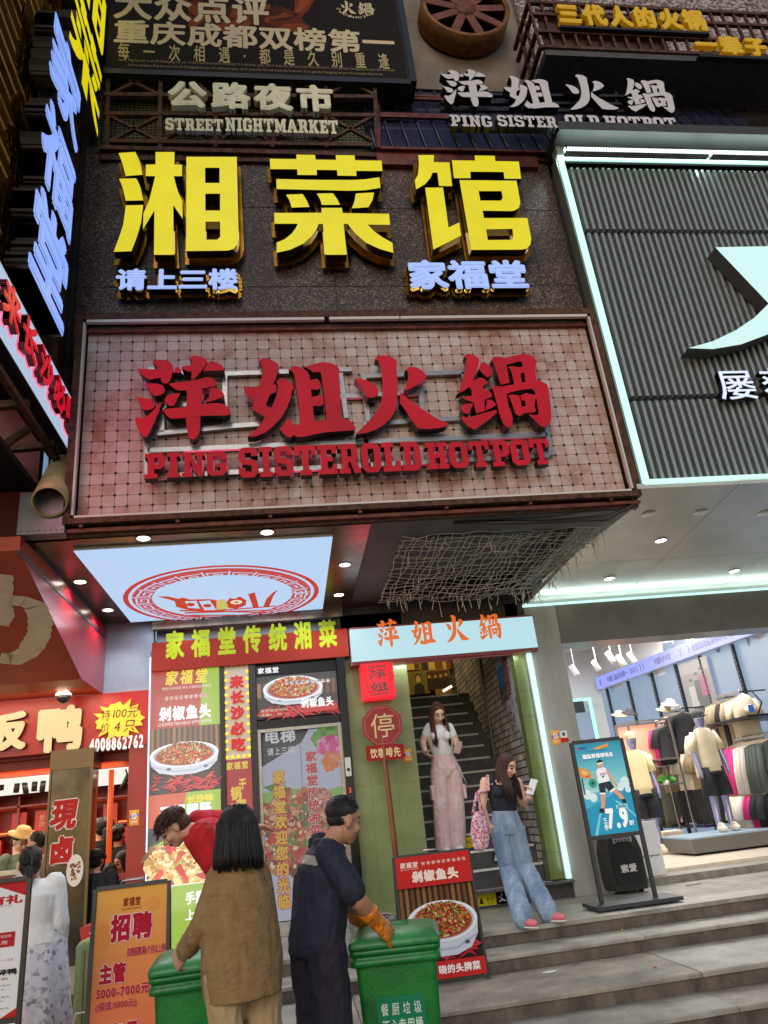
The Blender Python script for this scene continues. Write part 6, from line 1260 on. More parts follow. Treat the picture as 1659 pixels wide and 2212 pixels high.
# ------------------------------------------------------------------ duck shop
b4_ = empty('duck_shop', (-3.2, 8.8, ZL), 'red snack shop at the left with sloping brown awning and red pillars', 'building')
DR = mk('dark_red_wall', (96, 14, 20), .6, var=.15); mb = MB(); mb.box(-14, -2.14, 6.3, 6.4, 2.3, 4.2); mb.build('upper_wall', DR, b4_)
mb = MB(); mb.box(-7, -2.13, 3.6, 6.3, 3.0, 3.05); mb.build('overhang', mk('overhang_dark', (34, 26, 24), .8), b4_)
fa = PF((-2.06, 5.79, 2.24), (1, 0, 0), (0, -2.02, .665))       # sloping face, v=0 at the upper front edge, minus going back
sl_ = math.hypot(2.02, .665); mb = MB()
mb.add([(-7, 5.79, 2.24), (-2.06, 5.79, 2.24), (-2.06, 7.81, 1.575), (-7, 7.81, 1.575), (-7, 8.72, 1.575), (-2.06, 8.72, 1.575), (-2.06, 8.79, 2.36), (-2.06, 5.79, 2.36), (-7, 5.79, 2.36), (-7, 8.79, 2.36)],
       [(0, 1, 2, 3), (0, 8, 7, 1), (8, 9, 6, 7)], 0)
mb.add([(-2.06, 5.79, 2.24), (-2.06, 7.81, 1.575), (-2.06, 8.72, 1.575), (-2.06, 8.79, 2.36), (-2.06, 5.79, 2.36)], [(4, 3, 2, 1, 0)], 1)
mb.add([(-7, 7.81, 1.575), (-2.06, 7.81, 1.575), (-2.06, 8.72, 1.575), (-7, 8.72, 1.575)], [(0, 3, 2, 1)], 2)
mb.build('awning', [mk('awning_brown_red', (190, 70, 46), .45, var=.12, vscale=1.5), REDGL, mk('awning_underside', (190, 70, 30), .5)], b4_)
mb = MB(); mb.box(-2.075, -2.055, 5.78, 8.7, 2.2, 2.235); mb.build('awning_edge', BLACK, b4_)
# brush stroke emblem on the slope: ring like stroke
nrm = V((0, -.313, -.95)); fo = PF((-2.06, 7.81, 1.575), (1, 0, 0), (0, -2.02, .665)); BW = mk('brush_cream', (250, 228, 200), .6, var=.1)
def fq(x, y): return fo.q(x, y)
rngb = random.Random(5)
def stroke(pts, w_, name):
    pts = [V(fq(*p)) for p in pts]; k = len(pts); L = []; Rr = []; 
    dense = [pts[i].lerp(pts[i+1], t/8) for i in range(k-1) for t in range(8)]+[pts[-1]]
    for i, p in enumerate(dense):
        d = (dense[min(i+1, len(dense)-1)]-dense[max(i-1, 0)]).normalized(); n_ = V((-d.y, d.x)); wv = w_*(.8+.25*math.sin(3*i/len(dense)+.5))*(1+.08*rngb.uniform(-1, 1))
        L.append(tuple(p+n_*wv/2)); Rr.append(tuple(p-n_*wv/2))
    mb = MB()
    for i in range(len(dense)-1): mb.quad(*[fo(*q, .004) for q in (L[i], L[i+1], Rr[i+1], Rr[i])])
    mb.build(name, BW, b4_)
stroke([(0, 1420), (30, 1424), (62, 1408), (84, 1372), (88, 1336), (76, 1308), (50, 1298), (20, 1296)], .20, 'brush_stroke')
stroke([(8, 1240), (4, 1300), (10, 1330), (2, 1350)], .16, 'brush_stroke')
# fascia with 板鸭
mb = MB(); mb.box(-7, -1.53, 8.72, 8.88, .98, 1.574); mb.build('fascia_board', mk('fascia_red', (186, 34, 32), .35, var=.12, vscale=1.5), b4_)
ds = empty('duck_sign', (-2.6, 8.7, 1.0), 'raised cream 板鸭 characters and phone number on the red fascia', 'shop sign'); f = wallY(8.66); CRM = mk('cream_letter_lit', (255, 222, 160), .4, emit=.85)
signword(ds, f, '板', f.qb(-45, 1537, 58, 1622), 0, -.05, [CRM, mk('letter_side_brown', (110, 60, 30), .5)], bold=.055); signword(ds, f, '鸭', f.qb(80, 1524, 178, 1624), 0, -.05, [CRM, mk('letter_side_brown', (110, 60, 30), .5)], bold=.055)
f = wallY(8.695); WN = mk('white_digit', (240, 236, 230), .5, emit=.35)
signword(ds, f, '4008862762', f.qb(193, 1591, 309, 1620), 0, -.02, [WN, WN], 'digit', bold=.03)
sp = empty('price_star', f(*f.q(258, 1555)), 'yellow starburst with handwritten 特价100元4只 on the red fascia', 'sign'); c0 = f.q(258, 1555); pts = []
for k in range(32):
    a = 2*math.pi*k/32; r = .245 if k % 2 == 0 else .185; r *= (1+.12*math.sin(k*2.3)); pts.append((c0[0]+r*math.cos(a)*1.15, c0[1]+r*math.sin(a)*.88))
mb = MB(); mb.prism(f, pts, .02, 0); mb.build('star_plate', mk('star_yellow', (246, 200, 60), .5, emit=.3), sp)
P = Print(PF((c0[0]-.24, 8.674, c0[1]-.20), (1, 0, 0), (0, 0, 1)), .48, .40); P.text('特', .1, .2, .3, .5, (96, 66, 30), .0, shear=.1); P.text('价', .1, .55, .3, .82, (96, 66, 30), .0, shear=.1); P.text('100元', .36, .2, .92, .46, (96, 66, 30), .0, shear=.15); P.text('4只', .4, .54, .86, .84, (96, 66, 30), .0, shear=.15, gap=.2); P.build('handwriting', sp)
cm = empty('dome_camera', PY(138, 1496, 8.4), 'small dome camera under the brown awning', 'security camera'); q = PY(138, 1494, 8.4); q.z = 1.573; mb = MB(); mb.lathe(q, (0, 0, -1), [(0, .06), (.03, .085), (.05, .085)], 20); mb.build('mount', WHITEP, cm); mb = MB(); mb.ell(q+V((0, 0, -.06)), .07, .07, .07); mb.build('dome', mk('dome_dark', (30, 30, 36), .1), cm)
mb = MB(); mb.box(-1.76, -1.53, 8.74, 8.95, ZL, .979); mb.build('red_pillar', REDP, b4_)
f = wallY(8.735); b4 = f.qb(279, 1750, 300, 1783); sticker(f(*b4[:2]), b4[2]-b4[0], b4[3]-b4[1], 'orange payment sticker on the red pillar')
# mirror pillar with 現卤
f = wallY(8.6); a = f.qb(103, 1660, 189, 1960); PXA, PXB = a[0], a[2]; mb = MB(); mb.box(PXA, PXB, 8.6, 8.95, ZL, .98); MIR = mk('mirror_steel', (62, 57, 50), .18, .85, bump=.05, bscale=3, var=.5, vscale=2.2); mb.build('mirror_pillar', MIR, b4_)
mb = MB(); mb.box(PXA-.02, PXB+.03, 8.58, 8.95, .78, .98); mb.box(PXB, PXB+.03, 8.585, 8.6, ZL, .78); mb.box(PXA-.02, PXA, 8.585, 8.6, ZL, .78); mb.build('pillar_trim', mk('trim_bronze', (92, 78, 60), .3, .7), b4_)
pl_ = empty('pillar_lettering', f(*f.q(140, 1800)), 'red handwritten 現卤 decal on the mirror pillar', 'decal'); P = Print(PF((PXA, 8.597, ZL), (1, 0, 0), (0, 0, 1)), PXB-PXA, 2.0)
P.text('現', *P.pb(108, 1728, 168, 1792), (190, 40, 34), .05, shear=.15, outline=(226, 210, 206), ow=.07); P.text('卤', *P.pb(110, 1806, 158, 1866), (190, 40, 34), .06, outline=(226, 210, 206), ow=.07)
u, v = P.p(162, 1880); P.ell(u, v, .21, .075, (226, 216, 204)); P.bits(30, u-.12, v-.04, u+.12, v+.04, [(150, 90, 60), (190, 140, 100), (120, 70, 50)], .04); P.build('decal_print', pl_)
# interior
mb = MB(); mb.box(-7, -1.53, 12.4, 12.5, ZL, 2.2); mb.box(-1.6, -1.53, 8.95, 12.4, ZL, 2.2); mb.box(-7, -1.53, 8.9, 12.4, .95, .99); mb.build('interior_wall', REDIN, b4_)
mb = MB(); mb.box(-9, -1.5, 8.8, 12.5, -1.2, ZL-.003); tag(mb.build('snack_shop_floor', mk('floor_brown_tile', (120, 84, 62), .3, var=.1)), kind='structure')
cl = empty('ceiling_light_box', (-3.5, 10.3, .8), 'large white stretched ceiling light box inside the red snack shop', 'ceiling light'); mb = MB(); mb.box(-6.5, -1.65, 9.15, 11.9, .80, .94, 1); mb.box(-6.4, -1.72, 9.22, 11.8, .79, .799, 0); mb.build('light_panel', [mk('panel_lit_white', (236, 236, 226), .5, emit=1.1), REDIN], cl)
lamp('AREA', (-3.6, 10.4, .76), 80, (1, .86, .62), 3.4, (0, 0, 0), sy=2.0); lamp('AREA', (-3.2, 8.3, 1.55), 14, (1, .80, .55), 2.4, (math.radians(25), 0, 0), sy=.2); lamp('AREA', (-2.9, 9.02, .82), 12, (1, .55, .2), 2.0, (math.radians(40), 0, 0), sy=.2)
mb = MB(); mb.box(-7, -1.6, 9.0, 9.1, .86, 1.3); mb.build('bulkhead', REDIN, b4_)
shf = empty('red_shelf', (-4, 12.2, ZL), 'red wall shelf with glowing niches and gift packs', 'shelf'); mb = MB()
for z in (-.1, .25, .62): mb.box(-6.5, -1.7, 12.05, 12.39, z, z+.03)
for i in range(12): mb.box(-6.5+i*.42, -6.47+i*.42, 12.05, 12.39, -.1, .78)
mb.build('shelf_frame', REDP, shf); mb = MB(); mb.box(-6.5, -1.7, 12.385, 12.395, .27, .3); mb.box(-6.5, -1.7, 12.385, 12.395, .62, .65); mb.build('shelf_light', mk('warm_led', (255, 140, 60), .5, emit=2.5), shf)
for i in range(14):
    x = -6.2+i*.32; gp = empty('gift_pack', (x, 12.15, .28 if i % 2 else -.07) if 0 else (x, 12.15, .65 if i % 3 else .28), 'red gift pack with pale lettering on the red wall shelf', 'package', 'gift packs on the red shelf'); z = .281 if i % 3 else -.069; mb = MB(); mb.box(x-.1, x+.1, 12.1, 12.2, z, z+.27); mb.build('pack', mk('pack_red', (186, 30, 30), .4), gp)
    P = Print(PF((x-.1, 12.097, z), (1, 0, 0), (0, 0, 1)), .2, .27); P.text('长沙', .3, .2, .7, .8, (226, 190, 140), 0, vertical=True); P.build('lettering', gp)
for k, (px, py, tx) in enumerate(((3, 1690, .1), (37, 1695, 0), (54, 1698, .3), (75, 1692, .05), (93, 1693, 0), (200, 1680, .2), (270, 1690, -.4), (290, 1686, -.3))):
    q = PY(px, py, 9.4 if k > 4 else 9.9); sp_ = empty('track_spotlight', q, 'black track spotlight inside the red snack shop, ' + ('first at the frame edge', 'second from the left', 'third, tilted to the right', 'fourth', 'fifth, nearest the mirror pillar', 'just right of the mirror pillar', 'tilted one left of the red pillar', 'half hidden behind the red pillar')[k], 'spotlight', 'black spotlights in the snack shop'); mb = MB(); d = V((tx, -.2, -1)).normalized(); mb.lathe(q, d, [(-.09, .001), (-.09, .032), (.09, .032), (.09, .026)], 14); mb.bar(q-d*.08, (q.x, q.y, .79), .015); mb.build('body', BLACK, sp_); mb = MB(); mb.lathe(q, d, [(.082, .026), (.085, .001)], 12); mb.build('lens', mk('warm_lens', (255, 220, 160), .4, emit=3), sp_)
# counter and stock
ct = empty('shop_counter', (-3.5, 9.2, ZL), 'red snack shop counter with goods', 'counter'); mb = MB(); mb.box(-6, -2.75, 9.1, 9.6, ZL, -.2); mb.build('counter_body', REDP, ct)
mb = MB(); mb.box(-6.05, -2.72, 9.05, 9.65, -.2, -.16); mb.build('counter_top', STEEL, ct)
mb = MB(); mb.lathe((-2.05, 9.25, ZL), (0, 0, 1), [(0, .03), (1.85, .03)], 14); mb.build('glow_column', mk('column_orange_lit', (236, 84, 24), .4, emit=.8), b4_)
# ------------------------------------------------------------------ pavement signs
def board(name, base, uu, lean, w_, h_, z0, label, cat, draw, frame=.022, legs=True, handle=True, lit=0, feet=.0):
    """A-board: front sheet in a black tube frame, leaning back, with a rear leg pair"""
    base = V(base); uu = V(uu).normalized(); bk = V((0, 0, 1)).cross(uu); vv = (V((0, 0, 1))+bk*lean).normalized()
    b = empty(name, base, label, cat); fr = PF(base, uu, vv); n = fr.n
    mb = MB(); T = h_+z0
    for u in (0, w_): mb.bar(fr(u, 0), fr(u, T), frame, frame, up=n)
    for v in (z0, T): mb.bar(fr(frame/2, v), fr(w_-frame/2, v), frame, frame, up=n)
    mb.build('frame', BLACK, b)
    if legs:
        mb = MB()
        for u in (0, w_):
            q = fr(u, 0)+bk*(lean*T*1.9); q.z = base.z; mb.bar(fr(u, T*.96, -.02), q, frame, frame, up=uu)
        mb.build('rear_leg', BLACK, b)
    if handle:
        mb = MB(); mb.tube([fr(w_/2-.07, T), fr(w_/2-.06, T+.03), fr(w_/2+.06, T+.03), fr(w_/2+.07, T)], .009, 8); mb.build('handle', STEEL, b)
    f2 = PF(fr(0, z0, -.004), uu, vv); mb = MB(); mb.prism(f2, [(.008, .008), (w_-.008, .008), (w_-.008, h_-.008), (.008, h_-.008)], 0, -.006); mb.build('back_sheet', BLACK, b)
    P = Print(PF(f2(.010, .010, .0005), uu, vv), w_-.02, h_-.02); draw(P); P.build('poster_sheet', b, lit, .35)
    return b
def between(x0, y0, x1, y1, Y0, Y1):
    a, c = PY(x0, y0, Y0), PY(x1, y1, Y1); return a, c
# fish head board
def d_fish(P):
    R_ = (200, 36, 34); P.rect(0, 0, 1, 1, R_); fishbowl(P, .53, .555, .46, .165, n=620, box=(0, .262, 1, .865), depth=.8); P.rect(0, 0, 1, .262, R_); P.rect(0, .865, 1, 1, R_)
    W = (246, 226, 214); P.text('家福堂', .06, .045, .30, .095, W, .03, gap=.1, shear=.1); P.text('JIAFUTANG', .06, .102, .3, .115, W, 0)
    for k in range(9): P.ell(.37+.069*k, .07-.0008*k, .027, .017, (214, 110, 100), 14)
    P.text('鲜香爽辣正宗湖南味', .35, .057, .945, .083, (250, 230, 224), .0, gap=.42)
    P.text('剁椒鱼头', .20, .125, .82, .225, W, .06, gap=.1); P.text('家喻户晓的头牌菜', .08, .895, .93, .965, (250, 240, 236), .04, gap=.06)
a, c = PY(1063, 2158, 5.62), PY(1000, 1833, 5.9)
fz_ = PZ(1063, 2155, -1.44); base = PZ(905, 2170, -1.44); base.y = fz_.y+.05; base.x = PY(900, 2150, base.y).x-.07
wd = fz_.x-base.x; tl, tr_ = PY(848, 1847, fz_.y+.22), PY(1003, 1833, fz_.y+.22)
FB = board('menu_board', (base.x, base.y, -1.44), (1, -.04, 0), .14, .665, .93, .155, 'red A-board with fish head dish picture standing on the steps', 'menu board', d_fish)
def d_job(P):
    P.rect(0, 0, 1, 1, (226, 130, 80)); n = 14
    for k in range(n): t = k/(n-1); P.rect(0, k/n, 1, (k+1)/n+.001, tuple(int(p+(q-p)*t) for p, q in zip((246, 176, 84), (234, 90, 84))))
    P.ell(.80, .085, .085, .03, (244, 160, 80)); P.ell(.12, .2, .1, .05, (240, 150, 76)); P.text('家福堂', .38, .045, .62, .085, (150, 40, 20), .02, gap=.1); P.text('来长沙传统湘菜·最长沙最想念的味道', .36, .092, .64, .1, (150, 60, 20), 0)
    D_, W = (190, 24, 50), (250, 226, 226)
    P.text('招聘', .22, .115, .80, .235, D_, .06, gap=.1, outline=W, ow=.05); P.text('仅限招聘满6个月以上的', .46, .265, .985, .303, D_, .035, outline=W, ow=.015)
    P.text('主管', .10, .32, .46, .405, D_, .06, gap=.06, outline=W, ow=.05); P.text('5000-7000元', .08, .418, .78, .462, D_, .05, outline=W, ow=.02, gap=.06); P.text('(保底:5000元)', .08, .473, .62, .512, D_, .035, outline=W, ow=.015)
    P.text('服务员', .10, .56, .66, .65, D_, .06, gap=.04, outline=W, ow=.05); P.text('4500-6000元', .08, .668, .80, .717, D_, .05, outline=W, ow=.02, gap=.06); P.text('(保底:4500元)', .08, .728, .62, .767, D_, .035, outline=W, ow=.015)
    P.text('春节没有回去 年终奖保底三千', .20, .80, .86, .83, W, .03); P.text('地址：步行街苏家巷特步楼上3楼（悦泽旁特步', .02, .885, .97, .91, W, .02)
tl = PY(205, 1921, 5.15); trr = PY(378, 1903, 5.15)
board('job_board', (tl.x+.025, 4.92, -1.56), (1, .06, 0), .14, trr.x-tl.x-.045, (tl.z+1.56)/.99-.10, .10, 'orange A-board headed 招聘 with wages, beside the kitchen waste bin', 'notice board', d_job)
def d_prize(P):
    P.rect(0, 0, 1, 1, (232, 230, 232)); P.poly([(.68, 0), (1, 0), (1, .12)], (190, 40, 44)); P.poly([(0, 0), (.12, 0), (0, .06)], (190, 40, 44)); P.poly([(.86, 1), (1, .93), (1, 1)], (190, 40, 44))
    P.text('动奖', .24, .1, .62, .34, (30, 30, 34), .06, vertical=True); P.text('有礼', .68, .10, .97, .17, (190, 40, 44), .05); P.text('(GIFTS)', .72, .175, .88, .19, (190, 60, 60), 0); P.rect(.66, .38, .93, .49, (180, 36, 44)); P.text('我在长沙给您带', .69, .40, .9, .42, (240, 226, 226), 0); P.text('小礼物', .72, .44, .87, .47, (240, 226, 226), 0)
    P.text('送大袋子', .48, .52, .82, .56, (30, 30, 34), .04); P.text('免费领取大袋子一只', .45, .575, .93, .595, (190, 60, 60), 0); P.text('领杨梅碎碎鸭', .48, .65, .97, .695, (30, 30, 34), .04); P.text('活动地址跟着碎鸭', .45, .71, .9, .73, (190, 60, 60), 0)
    for k in range(7): P.text('购买任意产品满五十元即可参与', .4, .76+.027*k, .93-.05*(k % 3), .773+.027*k, (120, 110, 116), 0)
t = PY(78, 1885, 4.45); board('prize_board', (t.x-.62, 4.42, -1.56), (1, -.05, 0), .02, .60, .62, t.z+1.56-.64, 'white notice on a black stand with 有礼 heading at the left edge', 'notice board', d_prize, legs=False, handle=False)
# XKIDS poster stand
def d_kids(P):
    n = 12
    for k in range(n): t = k/(n-1); P.rect(0, .62*k/n, 1, .62*(k+1)/n+.001, tuple(int(p+(q-p)*t) for p, q in zip((40, 150, 184), (176, 226, 222))))
    P.rect(0, .55, 1, 1, (60, 176, 206)); P.poly([(0, .72), (.55, .60), (1, .50), (1, 1), (0, 1)], (30, 150, 190)); 
    for u, v, r in ((.08, .56, .09), (.2, .6, .08), (.92, .47, .1), (.8, .52, .07), (.95, .55, .06)): P.ell(u, v, r, r*.6, (214, 236, 240))
    P.poly([(.3, .72), (.34, .715), (.14, 1), (.08, 1)], (120, 206, 222)); P.poly([(.62, .66), (.66, .655), (.86, .74), (1, .84), (1, .86), (.84, .76)], (120, 206, 222))
    P.text('X', .05, .035, .10, .065, (200, 30, 40), .05); P.text('KIDS', .105, .035, .24, .065, (30, 60, 150), .04)
    P.poly([(.4, .06), (.74, .02), (.7, .06), (.45, .08)], (236, 150, 60)); P.text('潮童运动 潮童穿搭 畅玩运动场', .24, .085, .66, .1, (30, 90, 130), 0)
    P.poly([(.1, .135), (.8, .115), (.82, .16), (.14, .195)], (60, 150, 190)); P.text('潮童穿搭球场见', .13, .122, .79, .172, (246, 250, 250), .05, outline=(60, 140, 180), gap=.02)
    P.poly([(0, .25), (.22, .3), (.24, .40), (0, .36)], (216, 150, 70)); P.poly([(.06, .29), (.16, .31), (.17, .36), (.07, .34)], (240, 190, 110)); P.ell(.16, .365, .045, .012, (220, 80, 40)); P.rect(.02, .38, .05, .56, (70, 80, 100))
    SK, NV = (222, 156, 130), (26, 36, 56)
    P.poly([(.36, .56), (.46, .56), (.40, .70), (.37, .74), (.30, .73), (.33, .68)], SK); P.poly([(.56, .52), (.64, .50), (.80, .60), (.84, .66), (.78, .67), (.72, .62)], SK)
    P.poly([(.36, .44), (.60, .43), (.68, .53), (.55, .565), (.49, .50), (.46, .575), (.34, .57)], NV); P.poly([(.34, .555), (.46, .56), (.455, .58), (.335, .572)], (240, 240, 240)); P.poly([(.55, .55), (.68, .515), (.69, .535), (.56, .572)], (240, 240, 240))
    P.poly([(.36, .31), (.42, .29), (.52, .28), (.58, .30), (.60, .44), (.36, .455)], (238, 240, 246)); P.poly([(.36, .31), (.38, .30), (.30, .40), (.24, .44), (.21, .42), (.27, .39)], SK); P.poly([(.57, .30), (.60, .32), (.70, .44), (.76, .50), (.73, .51), (.66, .45), (.57, .36)], SK)
    P.ell(.24, .445, .085, .05, (40, 150, 130)); P.ell(.24, .445, .03, .018, (20, 60, 60)); P.ell(.47, .245, .058, .045, SK); P.poly([(.40, .235), (.42, .205), (.48, .19), (.54, .21), (.545, .24), (.5, .225)], (40, 30, 30)); P.poly([(.40, .232), (.54, .225), (.54, .24), (.41, .247)], (236, 240, 236))
    P.text('XTEP', .42, .345, .55, .37, (60, 60, 80), .03); P.rect(.46, .375, .5, .395, (40, 40, 50)); P.poly([(.28, .72), (.38, .73), (.36, .77), (.25, .77)], (30, 30, 36)); P.poly([(.76, .65), (.84, .65), (.86, .69), (.78, .69)], (30, 30, 36))
    P.text('7.9', .37, .73, .82, .95, (250, 252, 252), .05); P.text('三件', .30, .83, .38, .96, (250, 252, 252), .03, vertical=True); P.text('折', .82, .88, .92, .935, (250, 252, 252), .03); P.rect(.62, .705, .86, .745, (170, 214, 226)); P.text('夏季新品', .65, .712, .83, .738, (30, 110, 150), .03)
q = PZ(1368, 1952, ZL); q.y = 7.62; q.x = PY(1368, 1950, 7.62).x; ks = empty('poster_stand', (q.x, 7.62, ZL), 'grey steel poster stand with blue basketball kid poster outside the sports shop', 'poster stand')
f = PF((q.x-.385, 7.62, ZL), (1, -.03, 0), (0, 0, 1)); a = f.q(1238, 1608); bq = f.q(1300, 1800); 
H_ = f.q(1285, 1600)[1]; Hb = f.q(1345, 1803)[1]; u0, u1 = .0, .0
u0 = f.q(1243, 1700)[0]; u1 = f.q(1362, 1700)[0]; u0 = f.q(1262, 1700)[0]
u0, u1 = f.q(1258, 1700)[0]-.03, f.q(1358, 1700)[0]+.03
mb = MB(); GS = mk('stand_grey_steel', (70, 72, 76), .4, .5)
for u in (u0, u1): mb.bar(f(u, .05), f(u, H_), .036, .036, up=f.n)
for v in (H_, Hb): mb.bar(f(u0+.018, v), f(u1-.018, v), .036, .036, up=f.n)
mb.build('stand_frame', GS, ks); mb = MB(); mb.box(q.x-.44, q.x+.42, 7.42, 7.82, ZL+.015, ZL+.05); mb.box(q.x-.4, q.x-.35, 7.46, 7.5, ZL, ZL+.015); mb.box(q.x+.33, q.x+.38, 7.46, 7.5, ZL, ZL+.015); mb.build('base_plate', GS, ks)
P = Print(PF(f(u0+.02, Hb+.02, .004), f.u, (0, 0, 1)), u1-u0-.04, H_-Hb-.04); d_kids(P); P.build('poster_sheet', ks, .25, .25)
mb = MB(); mb.prism(PF(f(u0+.02, Hb+.02, 0), f.u, (0, 0, 1)), [(0, 0), (u1-u0-.04, 0), (u1-u0-.04, H_-Hb-.04), (0, H_-Hb-.04)], .002, -.008); mb.build('back_sheet', BLACK, ks)
# loudspeaker
f = wallY(8.55); a = f.qb(1298, 1800, 1388, 1936); sx0, sx1 = a[0]+.06, a[2]-.05; sk_ = empty('loudspeaker', ((sx0+sx1)/2, 8.5, ZL), 'black portable loudspeaker lettered 索爱 beside the sports shop door', 'loudspeaker')
SPK = mk('speaker_black', (24, 24, 26), .5, bump=.2, bscale=120); w_, zt_ = sx1-sx0, a[3]; prof = [(0, 0), (w_, 0), (w_+.015, .1), (w_+.015, .38), (w_-.02, zt_-ZL-.08), (w_*.8, zt_-ZL), (w_*.2, zt_-ZL), (.02, zt_-ZL-.08), (-.015, .38), (-.015, .1)]
mb = MB(); mb.prism(PF((sx0, 8.42, ZL+.03), (1, 0, 0), (0, 0, 1)), prof, 0, -.30); mb.build('speaker_body', SPK, sk_)
mb = MB(); mb.prism(PF((sx0, 8.405, ZL+.03), (1, 0, 0), (0, 0, 1)), [(.03, .06), (w_-.03, .06), (w_-.02, .36), (w_*.7, .48), (w_*.3, .48), (.02, .36)], 0, -.014); mb.build('grille', mk('grille_black', (34, 34, 36), .7, bump=.8, bscale=300), sk_)
P = Print(PF((sx0, 8.404, ZL+.03), (1, 0, 0), (0, 0, 1)), w_, zt_-ZL); P.text('索爱', .27, .56, .76, .70, (206, 206, 210), .04, gap=.05); P.build('lettering', sk_)
P = Print(PF((sx0+w_*.2, 8.417, ZL+.03+(zt_-ZL)*.80), (1, 0, 0), (0, 0, 1)), w_*.6, .09); P.rect(0, 0, 1, 1, (150, 150, 150)); P.rect(.06, .1, .94, .45, (60, 60, 64)); P.rect(.5, .2, .7, .4, (180, 30, 30))
for k in range(5): P.ell(.15+.17*k, .7, .05, .12, (30, 30, 34), 12)
P.build('control_panel', sk_)
mb = MB(); mb.tube([(sx0+w_*.25, 8.55, zt_+.02), (sx0+w_*.3, 8.55, zt_+.07), (sx0+w_*.7, 8.55, zt_+.07), (sx0+w_*.75, 8.55, zt_+.02)], .012, 8); mb.build('handle', BLACK, sk_)
for s_ in (sx0+.05, sx1-.05):
    mb = MB(); mb.lathe((s_-.02, 8.5, ZL+.04), (1, 0, 0), [(0, .001), (0, .04), (.04, .04), (.04, .001)], 14); mb.build('wheel', BLACK, sk_)
# ------------------------------------------------------------------ green kitchen waste bins
BG = mk('bin_green', (20, 112, 44), .38, var=.3, vscale=4, bump=.12, bscale=60, grime=.45); BGL = mk('bin_lid_green', (54, 134, 74), .4, var=.3, vscale=5, bump=.1, bscale=50, grime=.4)
def bin_(base, yaw, H, W, D, label):
    b = empty('waste_bin', base, label, 'waste bin'); R = Matrix.Rotation(yaw, 3, 'Z'); base = V(base); L = lambda x, y, z: base+R @ V((x, y, z))
    def rr(w, d, z, r=.03, n=4):
        out = []
        for cx, cy, a0 in ((w/2-r, d/2-r, 0), (-w/2+r, d/2-r, 90), (-w/2+r, -d/2+r, 180), (w/2-r, -d/2+r, 270)):
            for k in range(n+1): a = math.radians(a0+90*k/n); out.append(L(cx+r*math.cos(a), cy+r*math.sin(a), z))
        return out
    mb = MB(); mb.rings([rr(W*.72, D*.70, .06), rr(W*.74, D*.72, .10), rr(W*.90, D*.88, H*.86), rr(W*.91, D*.89, H*.90)]); mb.build('bin_body', BG, b)
    mb = MB(); mb.rings([rr(W*.96, D*.94, H*.855), rr(W*1.0, D*.98, H*.86), rr(W*1.0, D*.98, H*.885), rr(W*.96, D*.94, H*.89), rr(W*.96, D*.94, H*.905), rr(W*1.01, D*.99, H*.907), rr(W*1.01, D*.99, H*.93), rr(W*.94, D*.92, H*.932)]); mb.build('rim', BG, b)
    mb = MB(); mb.rings([rr(W*1.03, D*1.02, H*.935), rr(W*1.03, D*1.02, H*.955), rr(W*.99, D*.97, H*.972, .04), rr(W*.86, D*.84, H*.99, .06), rr(W*.70, D*.6, H*1.0, .06)])
    mb.rings([rr(W*.34, D*.12, H*.99), rr(W*.34, D*.12, H*1.012), rr(W*.28, D*.08, H*1.015)]); mb.build('lid', BGL, b)
    for s_ in (-1, 1):
        mb = MB(); mb.lathe(L(s_*W*.40, D*.40, .10), R @ V((s_, 0, 0)), [(0, .001), (0, .10), (.045, .10), (.045, .06), (.03, .001)], 20); mb.build('wheel', BLACK, b)
    mb = MB(); mb.tube([L(-W*.36, D*.50, H*.90), L(-W*.36, D*.60, H*.94), L(W*.36, D*.60, H*.94), L(W*.36, D*.50, H*.90)], .016, 8); mb.build('handle', BG, b)
    z0, z1 = H*.50, H*.72; th = math.atan2(D*.09, H*.76); fo_ = lambda z: -D*(.36+(z-.10)/(H*.76)*.08)-.004
    o = L(-W*.25, fo_(z0), z0); up = (L(0, fo_(z1), z1)-L(0, fo_(z0), z0)); P = Print(PF(o, R @ V((1, 0, 0)), up), W*.52, up.length); P.rect(0, 0, 1, 1, (20, 124, 84)); W_ = (214, 224, 214)
    P.text('餐厨垃圾', .08, .12, .92, .36, W_, .01, gap=.4); P.text('天心专用桶', .08, .43, .92, .68, W_, .02, gap=.05); P.text('服务电话：17375789590', .08, .78, .95, .92, W_, .0); P.build('label_print', b)
    P = Print(PF(L(-W*.2, -D*.22, H*.999), R @ V((1, 0, 0)), R @ V((0, 1, 0))), W*.3, D*.12); P.text('厨余', .1, .1, .9, .9, (150, 190, 160), .02); P.build('lid_print', b)
    return b
q = PY(855, 2060, 4.30); bin_((q.x+.02, 4.42, -1.56), math.radians(-9), 1.005, .455, .50, 'green kitchen waste bin held by the worker in orange gloves')
q = PY(395, 2085, 4.25); bin_((q.x+.06, 4.42, -1.56), math.radians(4), 1.015, .45, .48, 'green kitchen waste bin behind the woman in the brown coat')
